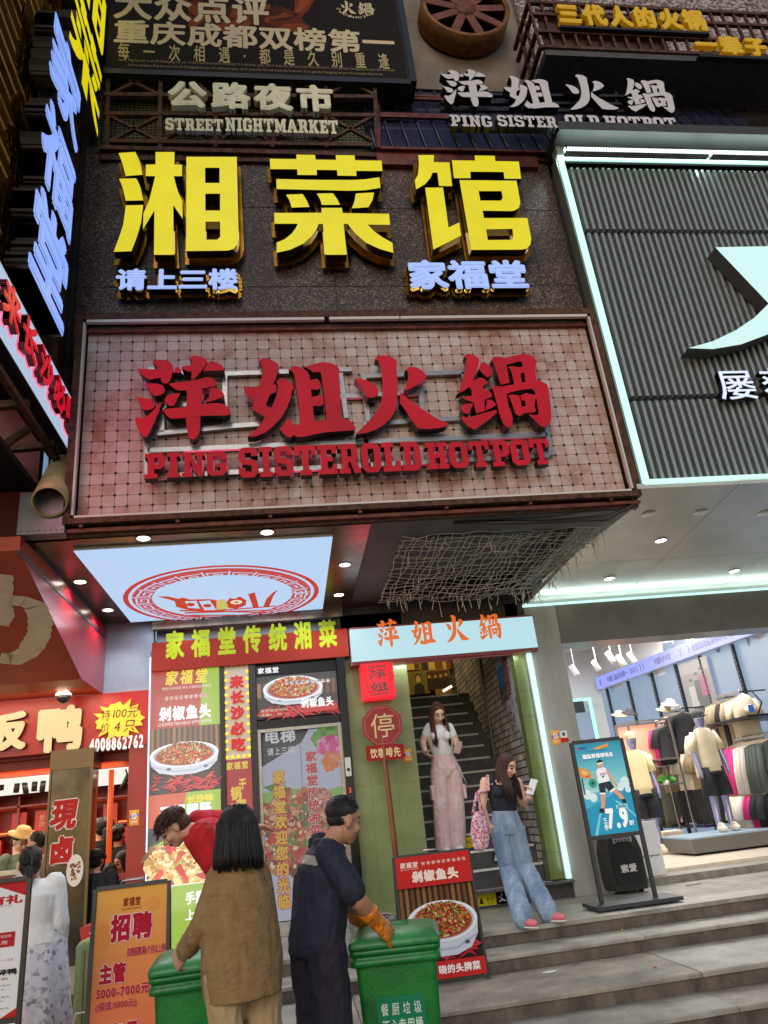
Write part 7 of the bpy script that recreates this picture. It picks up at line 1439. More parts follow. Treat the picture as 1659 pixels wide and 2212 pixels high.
# ------------------------------------------------------------------ luggage, boxes, bags, litter
q = PY(235, 2010, 6.6); q = PY(232, 2030, 6.4); sc_ = empty('suitcase', (q.x, 6.6, -1.315), 'pale green ribbed suitcase standing beside the job board', 'suitcase'); SU = mk('suitcase_green', (150, 160, 104), .35); mb = MB(); x0 = q.x
mb.rings([[V((x0+sx*.23*k, 6.55+sy*.14*k, z)) for sx, sy in ((-1, -.8), (-.85, -1), (.85, -1), (1, -.8), (1, .8), (.85, 1), (-.85, 1), (-1, .8))] for z, k in ((-1.25, .9), (-1.22, 1), (-.68, 1), (-.65, .9))])
for k in range(9): mb.box(x0-.18+k*.044, x0-.16+k*.044, 6.402, 6.41, -1.2, -.70)
mb.build('shell', SU, sc_); mb = MB()
for sx in (-.17, .17): mb.lathe((x0+sx-.015, 6.46, -1.285), (1, 0, 0), [(0, .001), (0, .03), (.03, .03), (.03, .001)], 12)
mb.build('wheel', BLACK, sc_); mb = MB(); mb.tube([(x0-.08, 6.55, -.655), (x0-.08, 6.55, -.6), (x0+.08, 6.55, -.6), (x0+.08, 6.55, -.655)], .012, 8); mb.build('handle', BLACK, sc_)
q = PY(245, 1945, 7.0); rb = empty('red_carton', (q.x, 7.4, ZL), 'tilted red carton with white brush lettering beside the mirror pillar', 'box'); f = wallY(7.0); a = f.qb(195, 1895, 290, 1965); M_ = Matrix.Translation(((a[0]+a[2])/2-.02, 7.3, -.78)) @ Matrix.Rotation(math.radians(-9), 4, 'Y')
mb = MB(); mb.obox(M_, .46, .34, .40); mb.build('carton', mk('carton_red', (190, 34, 30), .45), rb); fr = PF(M_ @ V((-.23, -.172, -.2)), M_.to_3x3() @ V((1, 0, 0)), M_.to_3x3() @ V((0, 0, 1))); P = Print(fr, .46, .40); P.text('来长沙', .1, .1, .9, .34, (240, 226, 220), .02, shear=.2); P.text('给你带的', .1, .4, .92, .64, (240, 226, 220), .02, shear=.2); P.text('好物！', .12, .68, .7, .9, (240, 226, 220), .02, shear=.2); P.build('lettering', rb)
stl = empty('carton_stool', ((a[0]+a[2])/2, 7.35, ZL), 'low black stool under the tilted red carton', 'stool'); mb = MB(); mb.box((a[0]+a[2])/2-.25, (a[0]+a[2])/2+.22, 7.15, 7.5, -1.03, -1.00); 
for x in (-.22, .19):
    for y in (7.17, 7.47): mb.box((a[0]+a[2])/2+x, (a[0]+a[2])/2+x+.025, y, y+.025, ZL, -1.03)
mb.build('stool_frame', BLACK, stl)
q = PZ(160, 2140, -1.44); gb = empty('gift_bag', (q.x, 5.75, -1.44), 'red and mint paper gift bag left of the job board', 'bag'); f = wallY(5.7); a = f.qb(148, 2030, 186, 2140); mb = MB(); x0, x1 = a[0], a[2]+.05; z0 = -1.439; mb.hexa([(x0, 5.7, z0), (x1, 5.7, z0), (x1, 5.86, z0), (x0, 5.86, z0), (x0, 5.72, z0+.36), (x1, 5.72, z0+.36), (x1, 5.84, z0+.36), (x0, 5.84, z0+.36)], 0); mb.box(x1, x1+.015, 5.74, 5.83, z0+.05, z0+.37, 1); mb.build('bag_body', [mk('bag_red', (180, 34, 40), .5), mk('bag_mint', (110, 190, 160), .5)], gb)
P = Print(PF((x0, 5.695, z0), (1, 0, 0), (0, .055, 1)), x1-x0, .36); P.text('礼物', .1, .35, .8, .75, (240, 230, 226), .04, shear=.1); P.build('lettering', gb); mb = MB(); mb.tube([((x0+x1)/2-.05, 5.74, z0+.36), ((x0+x1)/2-.03, 5.74, z0+.46), ((x0+x1)/2+.03, 5.74, z0+.46), ((x0+x1)/2+.05, 5.74, z0+.36)], .006, 6); mb.build('handle', WHITEP, gb)
rn = empty('red_crate', (PY(165, 2180, 5.4).x, 5.4, -1.56), 'plain red box under the gift bag, left of the job board', 'box'); x = PY(170, 2170, 5.35).x; mb = MB(); mb.box(x-.16, x+.12, 5.2, 5.45, -1.559, -1.37); mb.build('carton', mk('crate_red', (170, 50, 54), .5), rn)
mb = MB(); mb.box(x-.165, x+.125, 5.195, 5.455, -1.37, -1.345); mb.build('lid', mk('crate_red2', (150, 40, 46), .5), rn)
# things on the landing behind the fish board
q = PZ(805, 1955, ZL); tb_ = empty('clear_tub', (q.x, 7.9, ZL), 'clear plastic tub behind the fish head board', 'tub'); CLR = mk('clear_plastic', (220, 224, 226), .12, trans=.85); mb = MB(); x = PY(800, 1940, 7.9).x
mb.rings([[V((x+sx*k, 7.9+sy*k*.6, z)) for sx, sy in ((-1, -1), (1, -1), (1, 1), (-1, 1))] for z, k in ((ZL+.002, .20), (ZL+.14, .24), (ZL+.14, .225), (ZL+.02, .19))], cap=False); mb.build('tub_wall', CLR, tb_)
np_ = empty('paper_stack', (x, 8.0, ZL+.14), 'crumpled leaflets lying on the clear tub', 'paper'); mb = MB()
for k in range(5): M_ = Matrix.Translation((x-.08+.04*k, 7.9, ZL+.148+.008*k)) @ Matrix.Rotation(.3*k-.5, 4, 'Z') @ Matrix.Rotation(.05*k-.08, 4, 'Y'); mb.obox(M_, .26, .18, .003)
mb.build('sheets', mk('leaflet', (206, 196, 190), .7, var=.3, vscale=14), np_); cu_ = empty('plastic_cup', (x+.32, 7.85, ZL), 'tall clear plastic jar beside the tub', 'jar'); mb = MB(); mb.lathe((x+.32, 7.85, ZL), (0, 0, 1), [(0, .001), (0, .07), (.30, .085), (.30, .08), (.01, .065)], 20, cap=False); mb.build('jar_wall', CLR, cu_); mb = MB(); mb.lathe((x+.32, 7.85, ZL+.02), (0, 0, 1), [(0, .001), (0, .06), (.08, .06), (.08, .001)], 16); mb.build('contents', mk('jar_red', (150, 40, 34), .5), cu_)
wb = empty('crumpled_bag', PZ(615, 2195, -1.43), 'crumpled clear plastic bag on the lowest step', 'bag'); q = PZ(612, 2192, -1.44); mb = MB()
rs = []
for i in range(9):
    t = -1.3+2.6*i/8; rs.append([q+V((math.cos(a)*math.cos(t)*.09*random.uniform(.75, 1.2), math.sin(a)*math.cos(t)*.07*random.uniform(.75, 1.2), .06+math.sin(t)*.06)) for a in [2*math.pi*j/14 for j in range(14)]])
mb.rings(rs, smooth=False); mb.build('film', mk('film_clear', (200, 200, 204), .2, trans=.5), wb)
for k, (px, py, z, c, l, s_) in enumerate(((1270, 1958, ZL, (196, 130, 60), 'orange cigarette end left of the poster stand', .025), (1342, 2011, -1.19, (200, 140, 60), 'orange cigarette end on the second step', .02), (1412, 2092, -1.315, (190, 120, 50), 'brown scrap on the wide step', .02), (1188, 2100, -1.315, (226, 226, 226), 'flat white paper scrap on the wide step', .06), (1498, 1912, ZL, (60, 50, 110), 'thin purple straw on the landing', .09), (1090, 1950, ZL, (216, 200, 150), 'pale stick behind the jeans woman feet', .05), (1062, 2030, -1.19, (190, 226, 220), 'mint paper scrap on the second step', .05), (1190, 1938, ZL, (30, 170, 130), 'teal plastic packet behind the pink shoes', .06))):
    q = PZ(px, py, z); lt = empty('litter', q, l, 'litter'); mb = MB()
    if k in (0, 1, 2): mb.lathe(q+V((0, 0, .006)), (1, .3, 0), [(0, .001), (0, .006), (s_*1.4, .006), (s_*1.4, .001)], 8)
    elif k in (4, 5): mb.tube([q+V((-s_, 0, .004)), q+V((s_, .01, .004))], .004, 6)
    else:
        n_ = 7; mb.rings([[q+V((math.cos(6.28*j/n_)*s_*(1+.3*math.sin(j*2.1)), math.sin(6.28*j/n_)*s_*.5, zz)) for j in range(n_)] for zz in (.001, .004+(.02 if k == 7 else 0))], smooth=False)
    mb.build('scrap', mk('litter_%d' % k, c, .6), lt)
# ------------------------------------------------------------------ people
_TMP = bpy.data.scenes.new('tmp_build')
def fuse(mb, name, mats, parent, voxel=.007, it=4, wrinkle=0, wscale=(14, 14, 5), matfn=None, seed=0):
    """one continuous surface from overlapping closed shapes"""
    me = bpy.data.meshes.new(name); me.from_pydata(mb.v, [], mb.f); o = bpy.data.objects.new(name, me); _TMP.collection.objects.link(o)
    r = o.modifiers.new('r', 'REMESH'); r.mode = 'VOXEL'; r.voxel_size = voxel
    s = o.modifiers.new('s', 'SMOOTH'); s.factor = .5; s.iterations = it
    vl = _TMP.view_layers[0]; vl.update(); dg = vl.depsgraph; dg.update()
    m2 = bpy.data.meshes.new_from_object(o.evaluated_get(dg)); m2.name = name
    bpy.data.objects.remove(o); bpy.data.meshes.remove(me)
    if not isinstance(mats, (list, tuple)): mats = [mats]
    m2.materials.clear()
    for m in mats: m2.materials.append(m)
    if wrinkle:
        nor = [V(v.normal) for v in m2.vertices]; sh = V((seed*3.7, seed*1.3, seed*5.1))
        for v, n in zip(m2.vertices, nor):
            p = V((v.co.x*wscale[0], v.co.y*wscale[1], v.co.z*wscale[2]))+sh
            d = mnoise.noise(p)+.5*mnoise.noise(p*2.3); d = 1-abs(d)*2
            v.co += n*wrinkle*(d-.6)
    m2.polygons.foreach_set('use_smooth', [True]*len(m2.polygons))
    if matfn:
        for p in m2.polygons: p.material_index = matfn(V(p.center), V(p.normal))
    m2.update(); ob = bpy.data.objects.new(name, m2); COL.objects.link(ob)
    if parent is not None:
        off = V(parent.location) if parent.type == 'EMPTY' else V((0, 0, 0)); ob.parent = parent; ob.matrix_parent_inverse = Matrix.Translation(-off)
    return ob
def skinmat(name, c): return mk(name, c, .5, var=.06, vscale=20, bump=.08, bscale=200)
SKIN = skinmat('skin_light', (206, 156, 128)); SKIN2 = skinmat('skin_fair', (224, 180, 156)); SKIN3 = skinmat('skin_tan', (196, 142, 112))
EYE = mk('eye_brow_dark', (36, 24, 20), .4); LIP = mk('lip_red', (166, 66, 62), .4)
HBLK = mk('hair_black', (22, 18, 18), .38, bump=.5, bscale=60, stretch=(9, 9, .8), var=.5, vscale=40); HBRN = mk('hair_brown', (70, 40, 28), .38, bump=.5, bscale=60, stretch=(9, 9, .8), var=.55, vscale=40); HRED = mk('hair_redbrown', (84, 38, 30), .38, bump=.5, bscale=60, stretch=(9, 9, .8), var=.55, vscale=40)
def limb(mb, pts, radii, n=12, sub=3):
    """tapered limb, bent smoothly at its joints"""
    P = []; Rr = []
    for i in range(len(pts)-1):
        for k in range(sub): t = k/sub; P.append(V(pts[i]).lerp(V(pts[i+1]), t)); Rr.append(radii[i]*(1-t)+radii[i+1]*t)
    P.append(V(pts[-1])); Rr.append(radii[-1]); mb.tube(P, Rr, n); mb.ell(P[0], *(Rr[0]*.99,)*3, 10, 6); mb.ell(P[-1], *(Rr[-1]*.99,)*3, 10, 6)
def hand(mb, wr, d, pn, s=1.0, curl=.5, thumb=1, spread=1.0, r0=.0085):
    """palm, four bent fingers of different lengths and a thumb from the side of the palm; d along the hand, pn the way the palm faces"""
    wr = V(wr); d = V(d).normalized(); pn = V(pn); pn = (pn-d*pn.dot(d)).normalized(); sd = d.cross(pn)*thumb
    R = Matrix((sd, d, pn)).transposed(); mb.ell(wr+d*.045*s, .040*s, .055*s, .017*s, 12, 8, R=R); mb.tube([wr-d*.02*s, wr+d*.03*s], [.026*s, .030*s], 10)
    for k, (o, L) in enumerate(((.031, .066), (.011, .076), (-.010, .070), (-.030, .054))):
        c = curl*(1+.08*k); p = wr+d*(.086-.004*abs(k-1))*s+sd*o*s; a = 0; pts = [p-d*.02*s, p]; fd = sd*o*1.2*spread
        for q, seg in enumerate((.45, .32, .23)):
            a += c*(.75, .95, .6)[q]; p = p+(d*math.cos(a)+pn*math.sin(a)+fd).normalized()*L*seg*s; pts.append(p)
        mb.tube(pts, [.0095*s, r0*1.08*s, r0*s, r0*.92*s, r0*.75*s], 8)
    p = wr+d*.022*s+sd*.026*s; q = p+(d*.55+sd*.75+pn*.35).normalized()*.034*s; q2 = q+(d*.85+sd*.25+pn*(.3+.4*curl)).normalized()*.030*s; q3 = q2+(d*.9-sd*.05+pn*(.2+.6*curl)).normalized()*.022*s
    mb.tube([p, q, q2, q3], [.013*s, .0115*s, .0100*s, .0075*s], 8)
def headframe(f, up=V((0, 0, 1)), tilt=0):
    f = V(f).normalized(); r = f.cross(up).normalized(); u = r.cross(f); R = Matrix((r, f, u)).transposed()
    return R @ Matrix.Rotation(tilt, 3, 'Y')
def head_shapes(mb, c, R, s=1.0):
    T = lambda x, y, z: V(c)+R @ V((x*s, y*s, z*s)); E = lambda x, y, z, a, b, d: mb.ell(T(x, y, z), a*s, b*s, d*s, 18, 12, R=R)
    E(0, -.012, .030, .074, .092, .082); E(0, .020, -.030, .060, .066, .080); E(0, .045, -.082, .032, .034, .030); E(0, .060, .020, .050, .030, .050)
    for q in (-1, 1): E(q*.074, -.008, -.012, .010, .020, .032); E(q*.036, .060, -.030, .026, .024, .026)
    mb.tube([T(0, .083, .012), T(0, .096, -.018), T(0, .106, -.036), T(0, .088, -.044)], [.008*s, .010*s, .014*s, .010*s], 8)
    E(0, .084, -.066, .024, .010, .010); return T
def facefn(c, R, s):
    Ri = R.transposed()
    def fn(p, n):
        q = Ri @ (p-V(c)); q = q/s
        if q.length > .16 or q.y < .045: return 0
        if abs(q.z+.002) < .0075 and .017 < abs(q.x) < .046: return 1
        if abs(q.z-.026+.2*(abs(q.x)-.032)**2*100*.3) < .0055 and .014 < abs(q.x) < .05: return 1
        if abs(q.z+.066) < .0085 and abs(q.x) < .023 and q.y > .07: return 2
        return 0
    return fn
def person(label, head, f, ground, s=1.0, sex='f', J=None, skin=SKIN, hair=('long', HBRN, .4), top=None, bottom=None, shoes=None, group=None, face=None, voxel=.007, hs=1.0, sit=False, build_w=1.0, extra=None, tilt=0, handkw=None, lean=0, hemline=.0):
    """a figure from its joints; J overrides joints in world space"""
    head = V(head); f = V(f).normalized(); face = V(face) if face is not None else f
    up = V((0, 0, 1)); r = f.cross(up).normalized(); J = dict(J or {})
    D = {'head': head}
    D['neck'] = head-up*.135*s-f*.02*s; D['chest'] = head-up*.30*s-f*.02*s; D['pelvis'] = head-up*.68*s-f*.02*s
    for k in D: D[k] = J.get(k, D[k])
    sw = (.158 if sex == 'f' else .185)*s*build_w; hw = .085*s
    D['shR'] = D['chest'].lerp(D['neck'], .62)+r*sw; D['shL'] = D['chest'].lerp(D['neck'], .62)-r*sw
    D['hipR'] = D['pelvis']+r*hw-up*.04*s; D['hipL'] = D['pelvis']-r*hw-up*.04*s
    gz = ground
    for q, sg in (('R', 1), ('L', -1)):
        D['el'+q] = D['sh'+q]-up*.27*s+r*.05*s*sg-f*.03*s; D['wr'+q] = D['el'+q]-up*.22*s+f*.08*s
        if sit: D['kn'+q] = D['hip'+q]+f*.40*s; D['an'+q] = D['kn'+q]-up*(D['kn'+q].z-gz-.08*s)
        else:
            D['an'+q] = V((D['hip'+q].x, D['hip'+q].y, gz+.075*s))+r*.02*s*sg; D['kn'+q] = D['hip'+q].lerp(D['an'+q], .5)+f*.025*s
    D.update({k: V(v) for k, v in J.items() if k != 'hairfront'})
    root = empty('person', (D['pelvis'].x, D['pelvis'].y, ground), label, 'person', group)
    R = headframe(face, tilt=tilt); b = MB(); T = head_shapes(b, D['head'], R, s*hs)
    rs = (D['shR']-D['shL']).normalized(); rh = (D['hipR']-D['hipL']).normalized()
    W = {'f': ((.13, .10), (.162, .112), (.118, .092), (.138, .108), (.146, .112), (.125, .085), (.055, .052)), 'm': ((.13, .10), (.158, .11), (.148, .108), (.165, .118), (.178, .122), (.155, .095), (.062, .06))}[sex]
    def torso(mb, g=0.0, t0=0, t1=7, k=1.0):
        C = [D['pelvis']-up*.09*s, D['pelvis'], D['pelvis'].lerp(D['chest'], .42), D['pelvis'].lerp(D['chest'], .75), D['chest'], D['chest'].lerp(D['neck'], .6), D['neck']]
        ax = (D['neck']-D['pelvis']).normalized(); out = []
        for i in range(7):
            if not t0 <= i < t1: continue
            t = min(1, i/4); rr_ = (rh*(1-t)+rs*t).normalized(); ff = ax.cross(rr_).normalized(); a, d = W[i]
            a = (a*k*(build_w if i < 6 else 1)+g)*s; d = (d*k+g)*s
            out.append([C[i]+rr_*a*math.cos(2*math.pi*j/20)+ff*d*math.sin(2*math.pi*j/20) for j in range(20)])
        mb.rings(out)
    torso(b)
    limb(b, [D['neck']-up*.02*s, D['head']+R @ V((0, -.02, -.06))*s], [.055*s, .052*s])
    if sex == 'f':
        fs = rs.cross(up)*-1; fs = up.cross(rs)
        for q in (-1, 1): b.ell(D['chest']+fs*.085*s+rs*.06*s*q+up*.0, .058*s, .055*s, .06*s)
    AR = (.050, .041, .037, .026) if sex == 'f' else (.060, .048, .044, .031)
    for q in 'RL':
        e, w_ = D['el'+q], D['wr'+q]; limb(b, [D['sh'+q], e, e.lerp(w_, .35), w_], [AR[0]*s, AR[1]*s, AR[2]*s, AR[3]*s])
        hk = (handkw or {}).get(q, {}); hd = V(hk.get('d', (w_-e))); pn = V(hk.get('pn', f*.3+(-r if q == 'R' else r)))
        if not hk.get('skip'): hand(b, w_, hd, pn, s*hk.get('s', 1.0), hk.get('curl', .45), hk.get('thumb', 1 if q == 'R' else -1))
        h, k, a = D['hip'+q], D['kn'+q], D['an'+q]; limb(b, [h, k, k.lerp(a, .35), a], [.083*s, .055*s, .052*s, .036*s]); ft = D.get('ft'+q, f)
        b.ell(a+V(ft)*.06*s-up*.035*s, .04*s, .12*s, .038*s, R=headframe(ft))
    fuse(b, 'body', [skin, EYE, LIP], root, voxel, 3, matfn=facefn(D['head'], R, s*hs))
    # hair
    kind, hm, L = hair; hb = MB(); HT = lambda x, y, z: D['head']+R @ V((x, y, z))*s*hs
    rng = random.Random(int(abs(head.x)*1000)+int(abs(head.z)*977))
    if kind != 'none':
        hb.ell(HT(0, -.022, .045), .081*s*hs, .094*s*hs, .080*s*hs, 20, 12, R=R); hb.ell(HT(0, -.05, -.01), .074*s*hs, .062*s*hs, .075*s*hs, 18, 10, R=R)
        if kind == 'short':
            hb = MB(); hb.ell(HT(0, -.021, .042), .0765*s*hs, .0925*s*hs, .078*s*hs, 28, 16, R=R); hb.ell(HT(0, -.040, -.006), .064*s*hs, .054*s*hs, .042*s*hs, 18, 10, R=R)
            for i in range(500):
                a = rng.uniform(0, 6.28); e = rng.uniform(.3, 1.55); n_ = V((math.cos(a)*math.cos(e), math.sin(a)*math.cos(e), math.sin(e))); p = HT(n_.x*.0755, -.021+n_.y*.0915, .042+n_.z*.077); hb.tube([p, p+R @ (n_*.6+V((0, .8, 0)))*.008*s], [.003, .001], 4, cap=False)
        else:
            n_ = {'long': 300, 'bob': 320, 'pony': 120, 'messy': 420, 'bun': 110}[kind]
            for i in range(n_):
                if kind == 'messy':
                    a = rng.uniform(0, 6.28); e = rng.uniform(.0, 1.4); n1 = V((math.cos(a)*math.cos(e), math.sin(a)*math.cos(e), math.sin(e))); p = HT(n1.x*.076, -.02+n1.y*.09, .045+n1.z*.075); d2 = R @ n1; q = p+d2*.02*s+V((0, 0, -.018))*s; hb.tube([p, q, q+(d2*rng.uniform(.0, .02)+V((rng.uniform(-.01, .01), rng.uniform(-.01, .01), -.03)))*s], [.006*s, .005*s, .001*s], 5); continue
                a = rng.uniform(-math.pi, math.pi); frontal = abs(a) < math.radians(48)      # angle from the face
                if frontal: continue
                part = rng.uniform(.0, .05); p0 = HT(math.sin(a)*.03, math.cos(a)*.05-.02, .118-part*.3); p1 = HT(math.sin(a)*.082, math.cos(a)*.088-.018, .05-part); p2 = HT(math.sin(a)*(.088+rng.uniform(0, .012)), math.cos(a)*.088-.022, -.045)
                Ls = L*s*rng.uniform(.82, 1.05)
                if kind in ('pony', 'bun'): p2 = HT(math.sin(a)*.03, -.10, .0); hb.tube([p0, p1.lerp(p2, .5)+R @ V((0, -.01, 0)), p2], [.012*s, .014*s, .010*s], 5); continue
                out = (R @ V((math.sin(a), math.cos(a), 0))); out.z = 0
                p3 = p2+V((0, 0, -Ls*.5))+out*.012*s; p4 = p2+V((0, 0, -Ls))+out*rng.uniform(-.012, .02)*s
                if kind == 'long' and J.get('hairfront') is not None and abs(a) < 1.9: p3 = p3+f*.06*s; p4 = p4+f*.085*s
                th = rng.choice((.14, .35, .5, .7, .9)); hb.tube([p0, p1, p2, p3, p4], [.009*s*th, .013*s*th, .013*s*th, .010*s*th, .002*s], 5)
            if kind == 'pony': hb.tube([HT(0, -.10, .0), HT(0, -.135, -.03), HT(.0, -.125, -.03)+V((0, 0, -L*.5*s)), HT(0, -.10, -.03)+V((0, 0, -L*s))], [.022*s, .032*s, .03*s, .008*s], 10)
            if kind == 'bun': hb.ell(HT(0, -.12, .05), .045*s, .045*s, .045*s)
        hb.build('hair', hm, root)
    ctx = dict(D=D, root=root, R=R, s=s, f=f, r=r, torso=torso, HT=HT, up=up, rs=rs, rh=rh)
    # clothes
    if top:
        m, sl, g = top[:3]; t = MB(); torso(t, g, top[3].get('t0', 1) if len(top) > 3 else 1, 7 if sl != 'tank' else 6); o = top[3] if len(top) > 3 else {}
        if sex == 'f':
            fs = up.cross(rs)
            for q in (-1, 1): t.ell(D['chest']+fs*.088*s+rs*.06*s*q, .066*s, .062*s, .068*s)
        for q in 'RL':
            e, w_, h = D['el'+q], D['wr'+q], D['sh'+q]; k = AR[0]+g
            if sl == 'short': limb(t, [h-(e-h)*.05, h.lerp(e, o.get('sleeve', .62))], [k*o.get('sw', 1.1)*s, (k*o.get('sw', 1.08)*.98)*s])
            elif sl == 'long': limb(t, [h, e, e.lerp(w_, .92)], [k*1.12*s, (AR[1]+g*1.2)*s, (AR[3]+g*1.3)*s])
        if o.get('hem'): C0 = D['pelvis']-up*o['hem']*s; t.rings([[c+rh*a*math.cos(2*math.pi*j/20)*s+up.cross(rh)*d*math.sin(2*math.pi*j/20)*s for j in range(20)] for c, a, d in ((C0, o['hw'], o['hd']), (D['pelvis'], W[1][0]+g+.01, W[1][1]+g+.01), (D['chest'], W[4][0]+g, W[4][1]+g))])
        fuse(t, o.get('name', 'shirt'), o.get('mats', m), root, voxel, 3, o.get('wr', .006), matfn=o.get('fn') and o['fn'](ctx), seed=head.x)
    if bottom:
        kind, m, g = bottom[:3]; o = bottom[3] if len(bottom) > 3 else {}; t = MB()
        if kind == 'skirt':
            z1 = o.get('z', .12); C = D['pelvis']; pr = ((.10, .13, .10), (.0, .175, .13), (-.3, .20, .18), (-(D['pelvis'].z-gz)/s+z1, .27, .24)); rs_ = []
            for dz, a, d in pr: rs_.append([C+up*dz*s+r*a*s*math.cos(2*math.pi*j/36)*(1+(.07*math.sin(9*2*math.pi*j/36) if dz < -.1 else 0))+f*d*s*math.sin(2*math.pi*j/36)*(1+(.07*math.sin(9*2*math.pi*j/36) if dz < -.1 else 0)) for j in range(36)])
            t.rings(rs_); t.build('skirt', m, root)
        else:
            torso(t, g*.6, 0, 3)
            for q in 'RL':
                h, k, a = D['hip'+q], D['kn'+q], D['an'+q]; fl = o.get('flare', 0); limb(t, [h+up*.02*s, h.lerp(k, .5), k, k.lerp(a, .5), a+up*o.get('cuff', .0)*s], [(.088+g)*s, (.078+g)*s, (.060+g*1.2+fl*.3)*s, (.054+g*1.3+fl*.7)*s, (.046+g*1.3+fl)*s])
            fuse(t, 'trousers', o.get('mats', m), root, voxel, 3, o.get('wr', .008), (12, 12, 7), matfn=o.get('fn') and o['fn'](ctx), seed=head.z+2)
    if shoes:
        for q in 'RL':
            t = MB(); a = D['an'+q]; ft = V(D.get('ft'+q, f)); Rf = headframe(ft); t.ell(a+ft*.065*s-up*.035*s, .047*s, .135*s, .04*s, R=Rf); t.ell(a+ft*.0*s-up*.005*s, .045*s, .06*s, .05*s, R=Rf); sh_ = fuse(t, 'shoe', shoes, root, voxel, 3); t = MB(); t.ell(a+ft*.065*s-up*.064*s, .05*s, .142*s, .013*s, R=Rf); t.build('sole', WHITEP, sh_)
    return ctx
# --- the sanitation worker
NAVY = mk('work_shirt_navy', (34, 36, 54), .75, bump=.55, bscale=16, var=.15); NAVT = mk('work_trousers', (38, 32, 44), .8, bump=.55, bscale=13, var=.12, stretch=(1, 1, .6)); REFL = mk('reflective_strip', (176, 172, 160), .35, .2); GLV = mk('rubber_glove_orange', (226, 128, 18), .32, var=.15, vscale=12, bump=.25, bscale=40, coat=.3)
f_ = V((.88, .47, 0)).normalized(); P4 = lambda x, y, Y=4.2: PY(x, y, Y)
mid = P4(703, 1838, 4.24); shR = P4(712, 1846, 4.06); shL = mid*2-shR
pv = P4(684, 2030, 4.22)
def strip(ctx):
    D = ctx['D']; c = D['chest'].lerp(D['neck'], .35); ax = (D['neck']-D['pelvis']).normalized()
    return lambda p, n: 1 if abs((p-c).dot(ax)) < .021 and (p-c).dot(ctx['f']) < .03 and abs((p-c).dot(ctx['rs'])) < .16 else 0
hd = P4(742, 1772, 4.22)
J = dict(pelvis=pv, chest=P4(697, 1882, 4.23), neck=P4(712, 1822, 4.23), shR=shR, shL=shL, elR=P4(770, 1938, 4.02), wrR=P4(806, 1984, 4.12), elL=P4(762, 1940, 4.45), wrL=P4(768, 1982, 4.55))
W1 = person('worker in dark navy work clothes and orange rubber gloves pushing the green bin', hd, f_, -1.56, 1.0, 'm', J, SKIN3, ('short', HBLK, 0), (NAVY, 'short', .012, dict(mats=[NAVY, REFL], fn=strip, sleeve=.86, sw=.98, wr=.005, hem=.06, hw=.158, hd=.125, t0=2)), ('t', NAVT, .016, dict(flare=.02, wr=.010, cuff=-.05)), mk('work_shoe', (24, 24, 26), .5), face=(.88, .45, -.30), hs=1.01, voxel=.006, handkw=dict(R=dict(skip=1), L=dict(skip=1)))
for q, tgt, pn, th in (('R', P4(868, 2040, 4.24), V((-.2, .72, -.62)), 1), ('L', P4(800, 1994, 4.62), V((.1, -.2, -1)), -1)):
    t = MB(); w_ = W1['D']['wr'+q]; d = (tgt-w_).normalized(); e = W1['D']['el'+q]; limb(t, [e.lerp(w_, .72), w_, w_+d*.02], [.050, .042, .036]); hand(t, w_+d*.005, d, pn, 1.42, .25, th, 1.4, .0088); fuse(t, 'glove', GLV, W1['root'], .0045, 3, .004, (30, 30, 30))
t = MB(); D = W1['D']; c = D['neck']; limb(t, [c-W1['r']*.06-f_*.045+V((0, 0, .01)), c-f_*.07+V((0, 0, .012)), c+W1['r']*.06-f_*.045+V((0, 0, .01)), c+W1['r']*.07+f_*.03-V((0, 0, .03))], [.022]*4, 8); fuse(t, 'collar', NAVY, W1['root'], .006, 2)
# --- woman in the brown coat
COAT = mk('fleece_brown', (146, 114, 76), .95, bump=.4, bscale=60, var=.14, vscale=22); BEI = mk('beige_trousers', (176, 146, 108), .85, bump=.2, var=.1)
P3 = lambda x, y, Y=3.55: PY(x, y, Y)
f_ = V((-.55, .83, 0)).normalized(); hd = P3(507, 1800); 
J = dict(neck=P3(512, 1862), chest=P3(517, 1925), pelvis=P3(524, 2075), elL=P3(440, 2000, 3.5), wrL=P3(398, 2056, 3.62), shL=P3(480, 1897, 3.55), shR=P3(552, 1893, 3.6), elR=P3(574, 2000, 3.62), wrR=P3(566, 2090, 3.7), knL=P3(490, 2200, 3.5))
C2 = person('woman with straight dark hair in a loose brown fleece coat walking past, seen from behind', hd, f_, -1.56, .97, 'f', J, SKIN, ('bob', HBLK, .105), (COAT, 'long', .014, dict(name='coat', hem=.13, hw=.168, hd=.145, wr=.004)), ('t', BEI, .008, dict(flare=.02)), mk('shoe_grey', (90, 84, 80), .6), face=(-.62, .78, 0), hs=1.0, build_w=.8, handkw=dict(L=dict(curl=.7)))
